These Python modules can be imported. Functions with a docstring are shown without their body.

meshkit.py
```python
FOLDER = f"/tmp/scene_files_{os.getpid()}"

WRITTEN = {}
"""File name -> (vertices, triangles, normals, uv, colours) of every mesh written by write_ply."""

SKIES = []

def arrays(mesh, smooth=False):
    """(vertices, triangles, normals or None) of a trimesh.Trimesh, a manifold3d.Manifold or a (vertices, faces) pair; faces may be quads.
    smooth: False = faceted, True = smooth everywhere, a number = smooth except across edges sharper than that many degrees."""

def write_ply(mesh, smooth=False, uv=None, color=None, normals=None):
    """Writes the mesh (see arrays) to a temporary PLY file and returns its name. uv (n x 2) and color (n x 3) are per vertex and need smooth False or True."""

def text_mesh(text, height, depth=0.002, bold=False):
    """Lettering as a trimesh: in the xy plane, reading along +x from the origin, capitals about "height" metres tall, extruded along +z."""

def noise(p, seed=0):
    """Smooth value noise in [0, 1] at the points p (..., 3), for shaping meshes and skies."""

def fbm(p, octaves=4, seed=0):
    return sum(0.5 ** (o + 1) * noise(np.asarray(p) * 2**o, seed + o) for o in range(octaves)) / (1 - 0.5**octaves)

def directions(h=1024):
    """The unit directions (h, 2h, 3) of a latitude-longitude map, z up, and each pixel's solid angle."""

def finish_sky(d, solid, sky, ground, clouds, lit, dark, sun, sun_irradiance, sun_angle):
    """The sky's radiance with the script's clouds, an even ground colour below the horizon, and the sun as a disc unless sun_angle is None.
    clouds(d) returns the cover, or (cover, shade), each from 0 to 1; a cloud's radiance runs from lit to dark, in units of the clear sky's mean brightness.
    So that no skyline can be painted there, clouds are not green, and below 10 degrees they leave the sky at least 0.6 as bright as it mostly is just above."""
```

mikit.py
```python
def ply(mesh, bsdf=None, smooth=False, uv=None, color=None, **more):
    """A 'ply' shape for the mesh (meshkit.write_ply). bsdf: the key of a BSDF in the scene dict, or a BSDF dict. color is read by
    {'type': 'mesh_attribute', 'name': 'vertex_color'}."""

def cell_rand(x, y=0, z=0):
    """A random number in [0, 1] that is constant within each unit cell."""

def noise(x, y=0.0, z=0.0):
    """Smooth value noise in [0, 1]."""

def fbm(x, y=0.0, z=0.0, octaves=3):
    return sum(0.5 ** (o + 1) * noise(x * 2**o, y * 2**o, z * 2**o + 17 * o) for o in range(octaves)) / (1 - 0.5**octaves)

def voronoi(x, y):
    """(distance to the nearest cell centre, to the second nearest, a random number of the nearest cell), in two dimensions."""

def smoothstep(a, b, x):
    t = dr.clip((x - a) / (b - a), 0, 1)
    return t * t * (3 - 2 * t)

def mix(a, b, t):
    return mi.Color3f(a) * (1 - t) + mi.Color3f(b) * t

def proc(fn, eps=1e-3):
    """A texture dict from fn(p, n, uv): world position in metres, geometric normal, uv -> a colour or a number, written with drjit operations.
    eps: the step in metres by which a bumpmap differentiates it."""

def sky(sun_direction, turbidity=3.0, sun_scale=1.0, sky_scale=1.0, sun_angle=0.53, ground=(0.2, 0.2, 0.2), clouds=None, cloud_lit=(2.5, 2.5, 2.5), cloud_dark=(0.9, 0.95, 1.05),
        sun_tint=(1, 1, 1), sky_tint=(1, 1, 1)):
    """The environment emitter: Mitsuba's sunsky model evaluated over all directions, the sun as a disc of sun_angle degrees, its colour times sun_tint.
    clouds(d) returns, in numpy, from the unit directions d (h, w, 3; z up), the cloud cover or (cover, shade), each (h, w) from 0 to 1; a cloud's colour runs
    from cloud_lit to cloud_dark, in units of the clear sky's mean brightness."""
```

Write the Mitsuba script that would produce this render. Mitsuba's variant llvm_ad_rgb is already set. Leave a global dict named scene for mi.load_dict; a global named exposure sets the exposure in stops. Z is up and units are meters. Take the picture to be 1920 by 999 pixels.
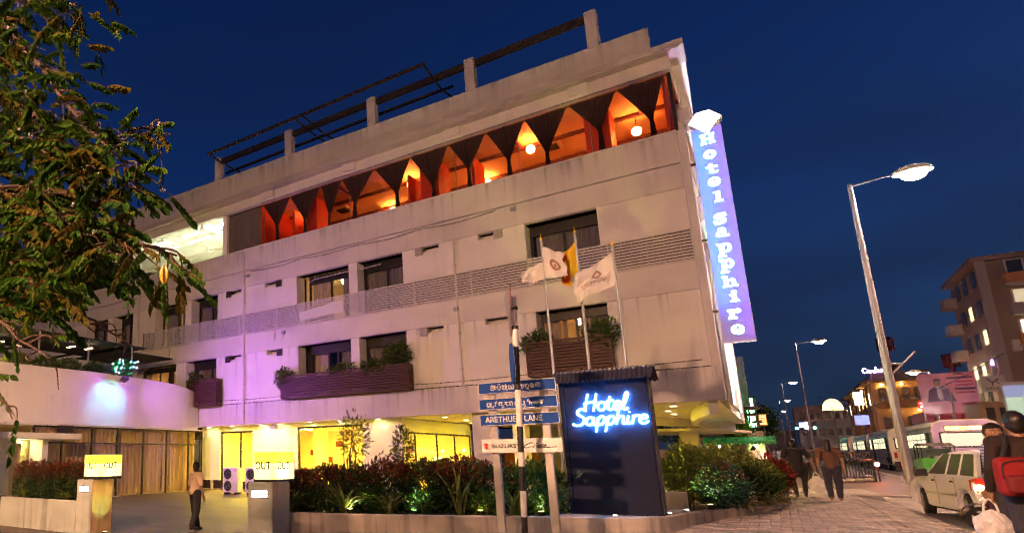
import math, random
import numpy as np
import trimesh
import drjit as dr
import mitsuba as mi
import mikit, meshkit
from manifold3d import Manifold
from shapely.geometry import Polygon, LineString
from shapely import affinity, union_all

T = mi.ScalarTransform4f
scene, labels = {}, {}
PI = math.pi

# ------------------------------------------------------------------ camera, sky, exposure
EYE = np.array([0.0, 0.0, 1.28])
FWD = np.array([-0.60298, 0.77202, 0.20100])
DOWN = np.array([-0.13141, 0.15240, -0.97954])
scene['camera'] = {
    'type': 'perspective', 'fov': 2 * math.degrees(math.atan(960 / 1169.07)), 'fov_axis': 'x', 'near_clip': 0.05, 'far_clip': 3000.0,
    'principal_point_offset_x': -(525.58 - 960) / 1920, 'principal_point_offset_y': -(617.22 - 499.5) / 999,
    'to_world': T().look_at(origin=EYE.tolist(), target=(EYE + FWD).tolist(), up=(-DOWN).tolist())}
exposure = 1.45


def night_clouds(d):
    n = meshkit.fbm(d * [3.2, 3.2, 7.0] + 11.0, 4)
    cover = np.clip((n - 0.42) * 1.6, 0, 0.45) * np.clip(1.0 - d[..., 2] * 0.9, 0.2, 1)
    low = np.clip(1 - d[..., 2] / 0.42, 0, 1) ** 1.6 * 0.72           # city haze low over the road
    return np.clip(cover + low, 0, 0.85), np.clip(0.5 + (n - 0.5) * 1.5, 0, 1)


scene['sky'] = {**mikit.sky((0.75, 0.6, 0.08), turbidity=3.0, sun_scale=0.0, sky_scale=0.66, ground=(0.06, 0.05, 0.05), clouds=night_clouds,
                            cloud_lit=(0.34, 0.40, 0.98), cloud_dark=(0.24, 0.27, 0.72), sky_tint=(0.10, 0.33, 1.32)), 'sampling_weight': 3.0}

# ------------------------------------------------------------------ small tools
_used = set()


def key_for(name, parent=None):
    k = parent + '__' + name if parent else name
    if k not in _used:
        _used.add(k)
        return k
    i = 1
    while f'{k}_{i:03d}' in _used:
        i += 1
    k = f'{k}_{i:03d}'
    _used.add(k)
    return k


def thing(name, label, cat, group=None):
    k = key_for(name)
    labels[k] = {'label': label, 'category': cat}
    if group:
        labels[k]['group'] = group
    return k


def put(name, mesh, mat, parent=None, smooth=False, emit=None, weight=1.0, label=None, cat=None, kind=None, group=None, color=None):
    k = key_for(name, parent)
    more = {}
    if emit is not None:
        e = emit if isinstance(emit, dict) else {'type': 'rgb', 'value': [float(x) for x in emit]}
        more['emitter'] = {'type': 'area', 'radiance': e, 'sampling_weight': float(weight)}
    scene[k] = mikit.ply(mesh, mat, smooth=smooth, color=color, **more)
    p = {n: v for n, v in (('label', label), ('category', cat), ('kind', kind), ('group', group)) if v}
    if p:
        labels[k] = p
    return k


def again(root, M, label=None, group=None, cat=None):
    """Another copy of a thing with all its parts, each entry under its own key, moved by the 4x4 matrix M."""
    stem_ = root if not root[-3:].isdigit() else root[:-4]
    r = key_for(stem_)
    if root in labels:
        labels[r] = {**labels[root], **({'label': label} if label else {}), **({'group': group} if group else {})}
    for k in [k for k in scene if k == root or k.startswith(root + '__')]:
        k2 = r + k[len(root):]
        _used.add(k2)
        old = np.array(scene[k]['to_world'].matrix, float) if 'to_world' in scene[k] else np.eye(4)
        scene[k2] = {**scene[k], 'to_world': T((M @ old).tolist())}
        if k != root and k in labels:
            labels[k2] = dict(labels[k])
    return r


def cat_(*ms):
    V, F, n = [], [], 0
    for m in ms:
        v, f = (np.asarray(m.vertices), np.asarray(m.faces)) if hasattr(m, 'faces') else (np.asarray(m[0], float), np.asarray(m[1], int))
        if f.shape[1] == 4:
            f = np.vstack([f[:, [0, 1, 2]], f[:, [0, 2, 3]]])
        V.append(v)
        F.append(f + n)
        n += len(v)
    return np.vstack(V), np.vstack(F)


_BF = np.array([[0, 1, 3, 2], [4, 6, 7, 5], [0, 4, 5, 1], [2, 3, 7, 6], [0, 2, 6, 4], [1, 5, 7, 3]])


def box(x0, x1, y0, y1, z0, z1):
    v = np.array([[x, y, z] for x in (x0, x1) for y in (y0, y1) for z in (z0, z1)], float)
    return v, np.vstack([_BF[:, [0, 1, 2]], _BF[:, [0, 2, 3]]])


def hull(p):
    h = trimesh.Trimesh(p, process=False).convex_hull if False else trimesh.convex.convex_hull(np.asarray(p, float))
    return np.array(h.vertices), np.array(h.faces)


def cbox(x0, x1, y0, y1, z0, z1, c=0.01):
    p = []
    for a, b, d in ((c, 0, 0), (0, c, 0), (0, 0, c)):
        pass
    for sx in (0, 1):
        for sy in (0, 1):
            for sz in (0, 1):
                X, Y, Z = (x0, x1)[sx], (y0, y1)[sy], (z0, z1)[sz]
                ix, iy, iz = (c, -c)[sx], (c, -c)[sy], (c, -c)[sz]
                p += [[X, Y + iy, Z + iz], [X + ix, Y, Z + iz], [X + ix, Y + iy, Z]]
    return hull(p)


def tube(pts, r, n=8, caps=True):
    p = np.asarray(pts, float)
    r = np.broadcast_to(np.asarray(r, float), (len(p),))
    t = np.gradient(p, axis=0)
    t /= np.linalg.norm(t, axis=1, keepdims=True) + 1e-12
    up = np.array([0.0, 0, 1]) if abs(t[0][2]) < 0.9 else np.array([1.0, 0, 0])
    a = np.cross(t[0], up)
    A = []
    for i in range(len(p)):
        a = a - t[i] * (a @ t[i])
        a = a / (np.linalg.norm(a) + 1e-12)
        A.append(a)
    A = np.array(A)
    B = np.cross(t, A)
    ang = np.arange(n) * 2 * PI / n
    v = (p[:, None] + r[:, None, None] * (np.cos(ang)[None, :, None] * A[:, None] + np.sin(ang)[None, :, None] * B[:, None])).reshape(-1, 3)
    f = []
    for i in range(len(p) - 1):
        for j in range(n):
            q = (i * n + j, i * n + (j + 1) % n, (i + 1) * n + (j + 1) % n, (i + 1) * n + j)
            f += [(q[0], q[1], q[2]), (q[0], q[2], q[3])]
    if caps:
        v = np.vstack([v, p[:1], p[-1:]])
        c0, c1 = len(v) - 2, len(v) - 1
        b = (len(p) - 1) * n
        for j in range(n):
            f += [(c0, (j + 1) % n, j), (c1, b + j, b + (j + 1) % n)]
    return v, np.array(f)


def grid(fn, nu, nv):
    """Sheet of (nu+1) x (nv+1) points fn(u, v), u and v arrays in [0, 1]."""
    u, v = np.meshgrid(np.linspace(0, 1, nu + 1), np.linspace(0, 1, nv + 1), indexing='ij')
    P = np.stack(np.broadcast_arrays(*fn(u, v)), -1).reshape(-1, 3)
    i, j = np.meshgrid(np.arange(nu), np.arange(nv), indexing='ij')
    a = (i * (nv + 1) + j).ravel()
    return P, np.stack([a, a + nv + 1, a + nv + 2, a + 1], 1)


def prism(poly, d0, d1, axis='y'):
    """Extrude a shapely polygon (its two coordinates are the two axes other than axis, in x, y, z order) from d0 to d1."""
    gs = getattr(poly, 'geoms', [poly])
    m = cat_(*[trimesh.creation.extrude_polygon(g, d1 - d0, engine='earcut') for g in gs])
    v = m[0]
    a, b, h = v[:, 0], v[:, 1], v[:, 2] + d0
    out = {'y': (a, h, b), 'x': (h, a, b), 'z': (a, b, h)}[axis]
    f = m[1][:, ::-1] if axis == 'y' else m[1]
    return np.stack(out, 1), f


def move(m, d=(0, 0, 0), rz=0.0, s=1.0):
    v = np.asarray(m[0], float) * s
    c, n = math.cos(rz), math.sin(rz)
    return v @ np.array([[c, n, 0], [-n, c, 0], [0, 0, 1]]) + np.asarray(d, float), m[1]


def mat4(d=(0, 0, 0), rz=0.0, s=1.0):
    c, n = math.cos(rz), math.sin(rz)
    return np.array([[s * c, -s * n, 0, d[0]], [s * n, s * c, 0, d[1]], [0, 0, s, d[2]], [0, 0, 0, 1.0]])


def disc(c, r, n=20, nrm=(0, 0, -1)):
    nrm = np.asarray(nrm, float) / np.linalg.norm(nrm)
    a = np.cross(nrm, [0, 0, 1.0] if abs(nrm[2]) < 0.9 else [1.0, 0, 0])
    a /= np.linalg.norm(a)
    b = np.cross(nrm, a)
    t = np.arange(n) * 2 * PI / n
    v = np.asarray(c, float) + r * (np.cos(t)[:, None] * a + np.sin(t)[:, None] * b)
    return np.vstack([v, [c]]), np.array([[i, (i + 1) % n, n] for i in range(n)])


def ball(c, r, sub=2, sc=(1, 1, 1)):
    m = trimesh.creation.icosphere(subdivisions=sub)
    return np.array(m.vertices) * r * np.asarray(sc) + np.asarray(c), np.array(m.faces)


def spline(pts, n=8):
    """Catmull-Rom through the points."""
    p = np.asarray(pts, float)
    p = np.vstack([2 * p[0] - p[1], p, 2 * p[-1] - p[-2]])
    out = []
    for i in range(1, len(p) - 2):
        for t in np.arange(n) / n:
            out.append(0.5 * (2 * p[i] + (p[i + 1] - p[i - 1]) * t + (2 * p[i - 1] - 5 * p[i] + 4 * p[i + 1] - p[i + 2]) * t * t + (3 * p[i] - p[i - 1] - 3 * p[i + 1] + p[i + 2]) * t ** 3))
    out.append(p[-2])
    return np.array(out)


# ------------------------------------------------------------------ materials
sm, fbm, noise = mikit.smoothstep, mikit.fbm, mikit.noise


def mat(key, rgb, rough=0.7, two=True, bump=None, **k):
    c = mikit.proc(rgb) if callable(rgb) else {'type': 'rgb', 'value': list(rgb)}
    b = {'type': 'principled', 'base_color': c, 'roughness': rough, 'specular': k.pop('specular', 0.4), **k}
    if bump:
        b = {'type': 'bumpmap', 'texture': mikit.proc(bump[0], bump[2] if len(bump) > 2 else 2e-3), 'scale': bump[1], 'bsdf': b}
    scene[key] = {'type': 'twosided', 'bsdf': b} if two else b
    return key


def wall_paint(tint, dirt=1.0):
    def fn(p, n, uv):
        h = p.x * 0.9 + p.y * 1.1
        streak = fbm(h * 5.0, p.z * 0.35, 3.0, 3)
        blot = fbm(h * 0.7, p.z * 0.9, 7.0, 3)
        fine = fbm(h * 16.0, p.z * 16.0, 1.0, 2)
        top = sum(dr.select(p.z < zt_, dr.exp((p.z - zt_) * 1.9), 0.0) for zt_ in (17.3, 12.6, 6.78, 4.1))
        drip = sm(0.50, 0.78, fbm(h * 6.5, p.z * 0.12, 9.0, 3)) * dr.minimum(top, 1.0)
        v = 1 - dirt * (0.07 * sm(0.55, 0.9, streak) + 0.11 * sm(0.40, 0.85, blot) + 0.05 * fine + 0.30 * drip)
        return mi.Color3f(tint[0], tint[1], tint[2]) * v
    return fn


def speckle(tint, amp=0.35, f=8.0):
    def fn(p, n, uv):
        a = fbm(p.x * f, p.y * f, p.z * f, 3)
        b = fbm(p.x * f * 0.13, p.y * f * 0.13, p.z * f * 0.13, 2)
        return mi.Color3f(tint[0], tint[1], tint[2]) * (1 - amp * 0.5 + amp * (a * 0.5 + b * 0.5))
    return fn


def concrete(tint):
    def fn(p, n, uv):
        h = p.x + p.y * 0.8
        streak = fbm(h * 7.0, p.z * 0.8, 2.0, 3)
        blot = fbm(h * 1.6, p.z * 2.2, 5.0, 3)
        return mi.Color3f(tint[0], tint[1], tint[2]) * (0.72 + 0.34 * blot - 0.30 * sm(0.5, 0.8, streak))
    return fn


mat('paint_wall', wall_paint((0.70, 0.67, 0.63)), 0.75, bump=(lambda p, n, uv: fbm(p.x * 9 + p.y * 9, p.z * 9, 0, 2), 0.004))
mat('paint_spandrel', wall_paint((0.62, 0.585, 0.55), 1.15), 0.75, bump=(lambda p, n, uv: fbm(p.x * 9 + p.y * 9, p.z * 9, 2, 2), 0.004))
mat('paint_white', wall_paint((0.78, 0.77, 0.75), 0.35), 0.7)
mat('paint_ledge', wall_paint((0.50, 0.46, 0.42), 1.5), 0.85)
mat('paint_porch', wall_paint((0.78, 0.75, 0.62), 0.35), 0.7)
mat('dark_frame', (0.018, 0.014, 0.013), 0.4)
mat('dark_void', (0.012, 0.012, 0.014), 0.9)
mat('steel_brown', speckle((0.032, 0.023, 0.020), 0.2, 2), 0.6)
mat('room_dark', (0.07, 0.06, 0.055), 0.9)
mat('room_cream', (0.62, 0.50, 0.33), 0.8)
mat('room_orange', speckle((0.66, 0.40, 0.20), 0.12, 2), 0.75)
mat('room_red', (0.42, 0.03, 0.015), 0.6)
mat('beam_dark', (0.10, 0.03, 0.02), 0.6)
mat('room_white', (0.80, 0.80, 0.74), 0.8)
mat('curtain_plum', speckle((0.040, 0.018, 0.020), 0.5, 5), 0.75, sheen=0.6)
mat('curtain_grey', speckle((0.15, 0.125, 0.115), 0.4, 5), 0.85, sheen=0.4)
mat('curtain_beige', speckle((0.33, 0.26, 0.18), 0.3, 4), 0.85, sheen=0.4)
mat('curtain_red', (0.45, 0.06, 0.04), 0.7, sheen=0.5)
mat('wood_slat', lambda p, n, uv: mi.Color3f(0.065, 0.024, 0.016) * (0.6 + 0.8 * fbm(p.x * 2.5, p.z * 22 + p.y * 3, 4.0, 3)), 0.55)
mat('metal_white', (0.62, 0.60, 0.58), 0.45)
mat('metal_grey', (0.30, 0.30, 0.31), 0.4, metallic=0.6)
mat('steel_bright', (0.55, 0.54, 0.53), 0.28, metallic=0.9)
mat('lamp_face', (0.8, 0.8, 0.8), 0.5)
mat('plastic_white', (0.70, 0.68, 0.64), 0.4)
mat('soil', speckle((0.05, 0.035, 0.025), 0.6, 10), 0.95)
scene['pane_glass'] = {'type': 'thindielectric', 'int_ior': 1.5}
# ------------------------------------------------------------------ the ground: lane, drive, pavement, road
def lane_z(X):
    X = np.asarray(X, float)
    return -np.clip((-1.9 - X) * 0.078, 0, 0.45)


def ground_z(X, Y):
    X, Y = np.broadcast_arrays(np.asarray(X, float), np.asarray(Y, float))
    zl = lane_z(X)
    t = np.clip((Y - 13.5) / 11.5, 0, 1)
    t = np.where(X < -9, t, np.clip((Y - 12.5) / 2.0, 0, 1))
    z = zl + (-0.42 - zl) * t
    w = np.clip((-1.9 - X) / 2.5, 0, 1)
    z = z * w
    side = np.clip((X - 1.6) / 0.7, 0, 1) * np.clip((26.0 - Y) / 0.02, 0, 1)
    return z - 0.14 * side


mat('asphalt', lambda p, n, uv: mi.Color3f(0.085, 0.078, 0.074) * (0.65 + 0.45 * fbm(p.x * 0.5, p.y * 0.5, 0, 3) + 0.35 * noise(p.x * 30, p.y * 30)), 0.55)
mat('drive_concrete', lambda p, n, uv: mi.Color3f(0.085, 0.062, 0.055) * (0.55 + 0.5 * fbm(p.x * 0.6, p.y * 2.2, 0, 4) + 0.15 * noise(p.x * 18, p.y * 18)), 0.45)
mat('paver_joint', speckle((0.05, 0.043, 0.04), 0.5, 9), 0.9)
for i, c in enumerate(((0.225, 0.195, 0.19), (0.17, 0.15, 0.15), (0.28, 0.245, 0.235), (0.13, 0.118, 0.12))):
    mat(f'paver_{i}', speckle(c, 0.55, 14), 0.6)
mat('kerb_stone', concrete((0.42, 0.38, 0.33)), 0.75)
mat('planter_render', concrete((0.40, 0.35, 0.29)), 0.75, bump=(lambda p, n, uv: fbm(p.x * 12, p.y * 12, p.z * 12, 3), 0.01))
mat('pillar_grey', concrete((0.40, 0.42, 0.38)), 0.75, bump=(lambda p, n, uv: fbm(p.x * 14, p.y * 14, p.z * 14, 3), 0.008))
mat('pillar_brown', concrete((0.36, 0.25, 0.14)), 0.75)
mat('paint_line', speckle((0.7, 0.7, 0.66), 0.4, 6), 0.7)

xs = np.concatenate([[-80, -60], np.arange(-40, 6.01, 0.8), [8, 12, 20, 40, 60]])
ys = np.concatenate([[-60, -20], np.arange(-8, 27, 0.7), [26.0, 26.03, 30, 40, 60, 100, 200, 256]])
ys = np.unique(np.round(ys, 3))
gx, gy = np.meshgrid(xs, ys, indexing='ij')
gz = ground_z(gx, gy) - 0.03
gz = np.where(gx > 4.9, -0.14, gz)
gz = np.where((gx > 2.0) & (gy > 26), -0.17, gz)
i, j = np.meshgrid(np.arange(len(xs) - 1), np.arange(len(ys) - 1), indexing='ij')
a = (i * len(ys) + j).ravel()
put('ground', (np.stack([gx, gy, gz], -1).reshape(-1, 3), np.stack([a, a + len(ys), a + len(ys) + 1, a + 1], 1)), 'asphalt', smooth=False, kind='structure')
put('driveway', grid(lambda u, v: (-25.2 + 17.4 * u, 7.5 + 19.0 * v, ground_z(-25.2 + 17.4 * u, 7.5 + 19.0 * v) - 0.005), 40, 36), 'drive_concrete', kind='structure', smooth=True)
put('road', grid(lambda u, v: (5.0 + 11.5 * u, -40 + 290 * v, -0.13 + 0 * u), 2, 30), 'asphalt', kind='structure')
for k in range(18):
    y0 = 20 + 12 * k
    put('lane_line', box(10.6, 10.75, y0, y0 + 4, -0.128, -0.122), 'paint_line', parent='road')
# pavement: base sheet, then paving blocks (nearest 300 as pieces, the rest of the near field as one part)
pav = 'pavement'
put(pav, grid(lambda u, v: (-1.75 + 4.0 * u, 8 + 152 * v, ground_z(-1.75 + 4.0 * u, 8 + 152 * v) - 0.012 - 0.0 * u), 16, 152), 'paver_joint', kind='structure')
rng = random.Random(4)
PW, PL = 0.155, 0.31
blocks = []
for r in range(int((30 - 10.6) / PW)):
    for c in range(int(4.3 / PL) + 1):
        x, y = -2.0 + (c + 0.5 * (r % 2)) * PL, 10.6 + r * PW
        if x > 2.05 and y > 25.8 or x > 2.35 or x < -2.0:
            continue
        blocks.append((x, y))


def block_mesh(x, y):
    g, h = 0.009, 0.002 + rng.random() * 0.005
    x0, x1, y0, y1 = x + g, x + PL - g, y + g, y + PW - g
    b = 0.008
    zt = [float(ground_z(X, Y)) + h + rng.uniform(-.0015, .0015) for X, Y in ((x0, y0), (x1, y0), (x1, y1), (x0, y1))]
    v = [(x0, y0, zt[0] - .03), (x1, y0, zt[1] - .03), (x1, y1, zt[2] - .03), (x0, y1, zt[3] - .03),
         (x0, y0, zt[0] - .006), (x1, y0, zt[1] - .006), (x1, y1, zt[2] - .006), (x0, y1, zt[3] - .006),
         (x0 + b, y0 + b, zt[0]), (x1 - b, y0 + b, zt[1]), (x1 - b, y1 - b, zt[2]), (x0 + b, y1 - b, zt[3])]
    q = []
    for k in range(4):
        n = (k + 1) % 4
        q += [(k, n, n + 4, k + 4), (k + 4, n + 4, n + 8, k + 8)]
    q.append((8, 9, 10, 11))
    q = np.array(q)
    return np.array(v), np.vstack([q[:, [0, 1, 2]], q[:, [0, 2, 3]]])


def in_frame(x, y):
    d = np.array([x, y, 0]) - EYE
    right = np.cross(DOWN, FWD)
    q = np.array([d @ right, d @ DOWN, d @ FWD])
    return q[2] > 0 and 0 < 525.6 + 1169 * q[0] / q[2] < 1920 and 617 + 1169 * q[1] / q[2] < 1005


seen = sorted([b for b in blocks if in_frame(b[0] + .15, b[1] + .08) and not (b[0] < -1.2 and b[1] > 15)], key=lambda b: b[1])
first = set(seen[:300])
for b in seen[:300]:
    put('paver', block_mesh(*b), f'paver_{rng.randrange(4)}', parent=pav)
rest = [[], [], [], []]
for b in blocks:
    if b not in first and b[1] > 10.7:
        rest[rng.randrange(4)].append(block_mesh(*b))
for k in range(4):
    put('paving_blocks', cat_(*rest[k]), f'paver_{k}', parent=pav, kind='stuff')
# drain grating set into the paving
dg = thing('drain_grating', 'long narrow metal drain grating set in the paving beside the right planting bed', 'drain grating')
dx, dy = 0.25, 14.9
put('frame', cat_(box(dx, dx + .9, dy, dy + .03, -.01, .016), box(dx, dx + .9, dy + .3, dy + .33, -.01, .016), box(dx, dx + .03, dy, dy + .33, -.01, .016), box(dx + .87, dx + .9, dy, dy + .33, -.01, .016)), 'metal_grey', dg)
for k in range(22):
    put('bar', box(dx + .05 + k * .038, dx + .066 + k * .038, dy + .03, dy + .3, 0, .016), 'steel_bright', dg)
# wide pavement beyond the parking bay, with a stone kerb
put('pavement_island', cat_(box(2.02, 4.75, 26.16, 160, -.2, 0.0)), 'drive_concrete', kind='structure')
ki = 'kerb'
put(ki, box(2.02, 2.06, 26.0, 26.16, -.2, 0.012), 'kerb_stone', kind='structure')
for k in range(3):
    put('kerb_block', cbox(2.065 + k * .9, 2.955 + k * .9, 26.0, 26.158, -.2, 0.014, .015), 'kerb_stone', parent=ki)
for k in range(40):
    put('kerb_block', cbox(4.755, 4.9, 26.2 + k * .95, 27.14 + k * .95, -.2, .014, .015), 'kerb_stone', parent=ki)
put('kerb_run', cbox(4.755, 4.9, 64.3, 160, -.2, .014, .015), 'kerb_stone', parent=ki, kind='stuff')
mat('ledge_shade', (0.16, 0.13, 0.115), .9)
# ------------------------------------------------------------------ the hotel
hotel = thing('hotel_building', 'long cream four storey hotel with tied plum drapes along its open top floor', 'building')
D = 25.0                      # facade plane
XR, XL = -1.12, -62.0
PX = -1.38                    # end of the panels, start of the corner strip


def part(name, mesh, m, smooth=False, **k):
    return put(name, mesh, m, hotel, smooth, **k)


# bands of the front: fascia and spandrels
def wavy_box(x0, x1, y0, y1, z0, z1):
    return box(x0, x1, y0, y1, z0, z1)


part('fascia', box(XL, PX - .004, D, D + .25, 2.99, 4.10), 'paint_spandrel')
part('spandrel', box(XL, PX - .004, D, D + .25, 6.78, 7.84), 'paint_spandrel')
part('spandrel', box(XL, PX - .004, D, D + .25, 10.47, 11.385), 'paint_spandrel')
part('parapet_band', box(XL, PX - .004, D - .02, D + .25, 11.42, 12.60), 'paint_spandrel')
part('sill_coping', box(XL, PX, D - .05, D + .3, 12.604, 12.66), 'paint_spandrel')
part('corner_strip', cbox(PX, XR, D - .03, D + .6, 2.99, 12.62, .02), 'paint_spandrel')
part('corner_block', cbox(-1.32, XR - .02, D + .25, D + .75, 12.66, 13.05, .02), 'paint_spandrel')
for x in (-28.0, -19.9):          # old cracks and a construction joint
    part('joint', box(x, x + .035, D - .006, D + .02, 7.2, 7.84), 'dark_frame')

# storeys: openings (x0, x1), slots (x0, x1, side of the block)
F1 = dict(z0=4.14, z1=6.78, open=[(-31.2, -27.45), (-26.6, -24.15), (-18.45, -15.33), (-14.87, -12.42), (-6.82, -4.27)],
          slot=[(-23.43, -22.3, 0), (-20.5, -19.45, 1), (-11.75, -10.65, 0), (-8.83, -7.72, 2)])
F2 = dict(z0=7.84, z1=10.47, open=[(-36.6, -34.2), (-33.6, -31.6), (-29.45, -26.76), (-26.25, -24.1), (-18.47, -15.32), (-14.85, -12.43), (-6.94, -4.25)],
          slot=[(-23.4, -22.3, 0), (-20.6, -19.45, 1), (-11.77, -10.65, 0), (-8.88, -7.83, 1)])
for F in (F1, F2):
    z0, z1 = F['z0'], F['z1']
    cuts = sorted(F['open'])
    x = XL
    spans = []
    for a, b in cuts:
        spans.append((x, a))
        x = b
    spans.append((x, PX - .004))
    for a, b in spans:
        sl = [s for s in F['slot'] if a < s[0] and s[1] < b]
        zs = z1 - .24
        pieces = [box(a, b, D + .07, D + .75, z0, zs)]
        xx = a
        for s in sl:
            pieces.append(box(xx, s[0], D + .07, D + .75, zs, z1))
            pieces.append(box(s[0], s[1], D + .5, D + .75, zs, z1))
            xx = s[1]
        pieces.append(box(xx, b, D + .07, D + .75, zs, z1))
        part('wall_panel', cat_(*pieces), 'paint_wall')
        for s in sl:
            if s[2] < 2:
                xb = s[0] if s[2] == 0 else s[1] - .36
                part('vent_block', cbox(xb, xb + .36, D + .0, D + .4, zs - .12, z1 - .02, .012), 'kerb_stone' if s[0] > -12.5 else 'steel_brown')
part('soffit_joint', box(XL, PX, D + .03, D + .07, 4.10, 4.14), 'dark_frame')


# windows: deep reveals, dark frames, curtains, panes
def folds(x0, x1, z0, z1, y, n, amp, seed=0, gather=None):
    r = np.random.default_rng(seed)
    ph = r.uniform(0, 6, 4)

    def fn(u, v):
        w = u + 0.012 * np.sin(9 * u + ph[1])
        return x0 + (x1 - x0) * u, y + amp * (np.sin(2 * PI * n * w + ph[0] + .6 * np.sin(3 * v + ph[2])) + .4 * np.sin(2 * PI * n * 2.3 * w + ph[3])), z0 + (z1 - z0) * v + 0 * u
    return grid(fn, int(n * 10), 6)


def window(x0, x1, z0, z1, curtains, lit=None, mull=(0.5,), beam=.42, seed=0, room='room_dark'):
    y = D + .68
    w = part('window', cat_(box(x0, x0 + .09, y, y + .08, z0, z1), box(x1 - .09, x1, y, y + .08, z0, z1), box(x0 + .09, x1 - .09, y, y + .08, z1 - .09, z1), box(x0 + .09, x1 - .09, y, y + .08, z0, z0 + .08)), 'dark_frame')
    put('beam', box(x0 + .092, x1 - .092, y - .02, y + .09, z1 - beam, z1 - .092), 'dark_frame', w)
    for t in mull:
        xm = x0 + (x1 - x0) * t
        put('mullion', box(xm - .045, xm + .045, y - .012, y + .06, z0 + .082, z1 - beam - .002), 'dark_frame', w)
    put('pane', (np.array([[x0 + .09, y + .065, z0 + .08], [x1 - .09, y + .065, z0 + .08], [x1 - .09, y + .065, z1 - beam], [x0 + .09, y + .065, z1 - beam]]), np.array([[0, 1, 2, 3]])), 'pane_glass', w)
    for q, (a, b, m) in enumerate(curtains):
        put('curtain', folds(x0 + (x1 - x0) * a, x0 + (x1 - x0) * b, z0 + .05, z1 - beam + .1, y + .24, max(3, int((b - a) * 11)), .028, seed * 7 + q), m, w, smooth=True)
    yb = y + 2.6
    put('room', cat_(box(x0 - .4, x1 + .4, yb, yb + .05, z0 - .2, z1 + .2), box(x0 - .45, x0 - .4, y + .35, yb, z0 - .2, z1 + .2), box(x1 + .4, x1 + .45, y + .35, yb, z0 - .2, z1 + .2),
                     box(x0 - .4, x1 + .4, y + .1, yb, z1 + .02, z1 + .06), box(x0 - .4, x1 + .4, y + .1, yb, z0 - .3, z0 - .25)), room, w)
    if lit:
        c, at = lit
        put('room_lamp', ball((x0 + (x1 - x0) * at, y + 1.2, z1 - .2), .13, 2), 'lamp_face', w, True, emit=[q * 3.2 for q in c], weight=.35)
    return w


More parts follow.
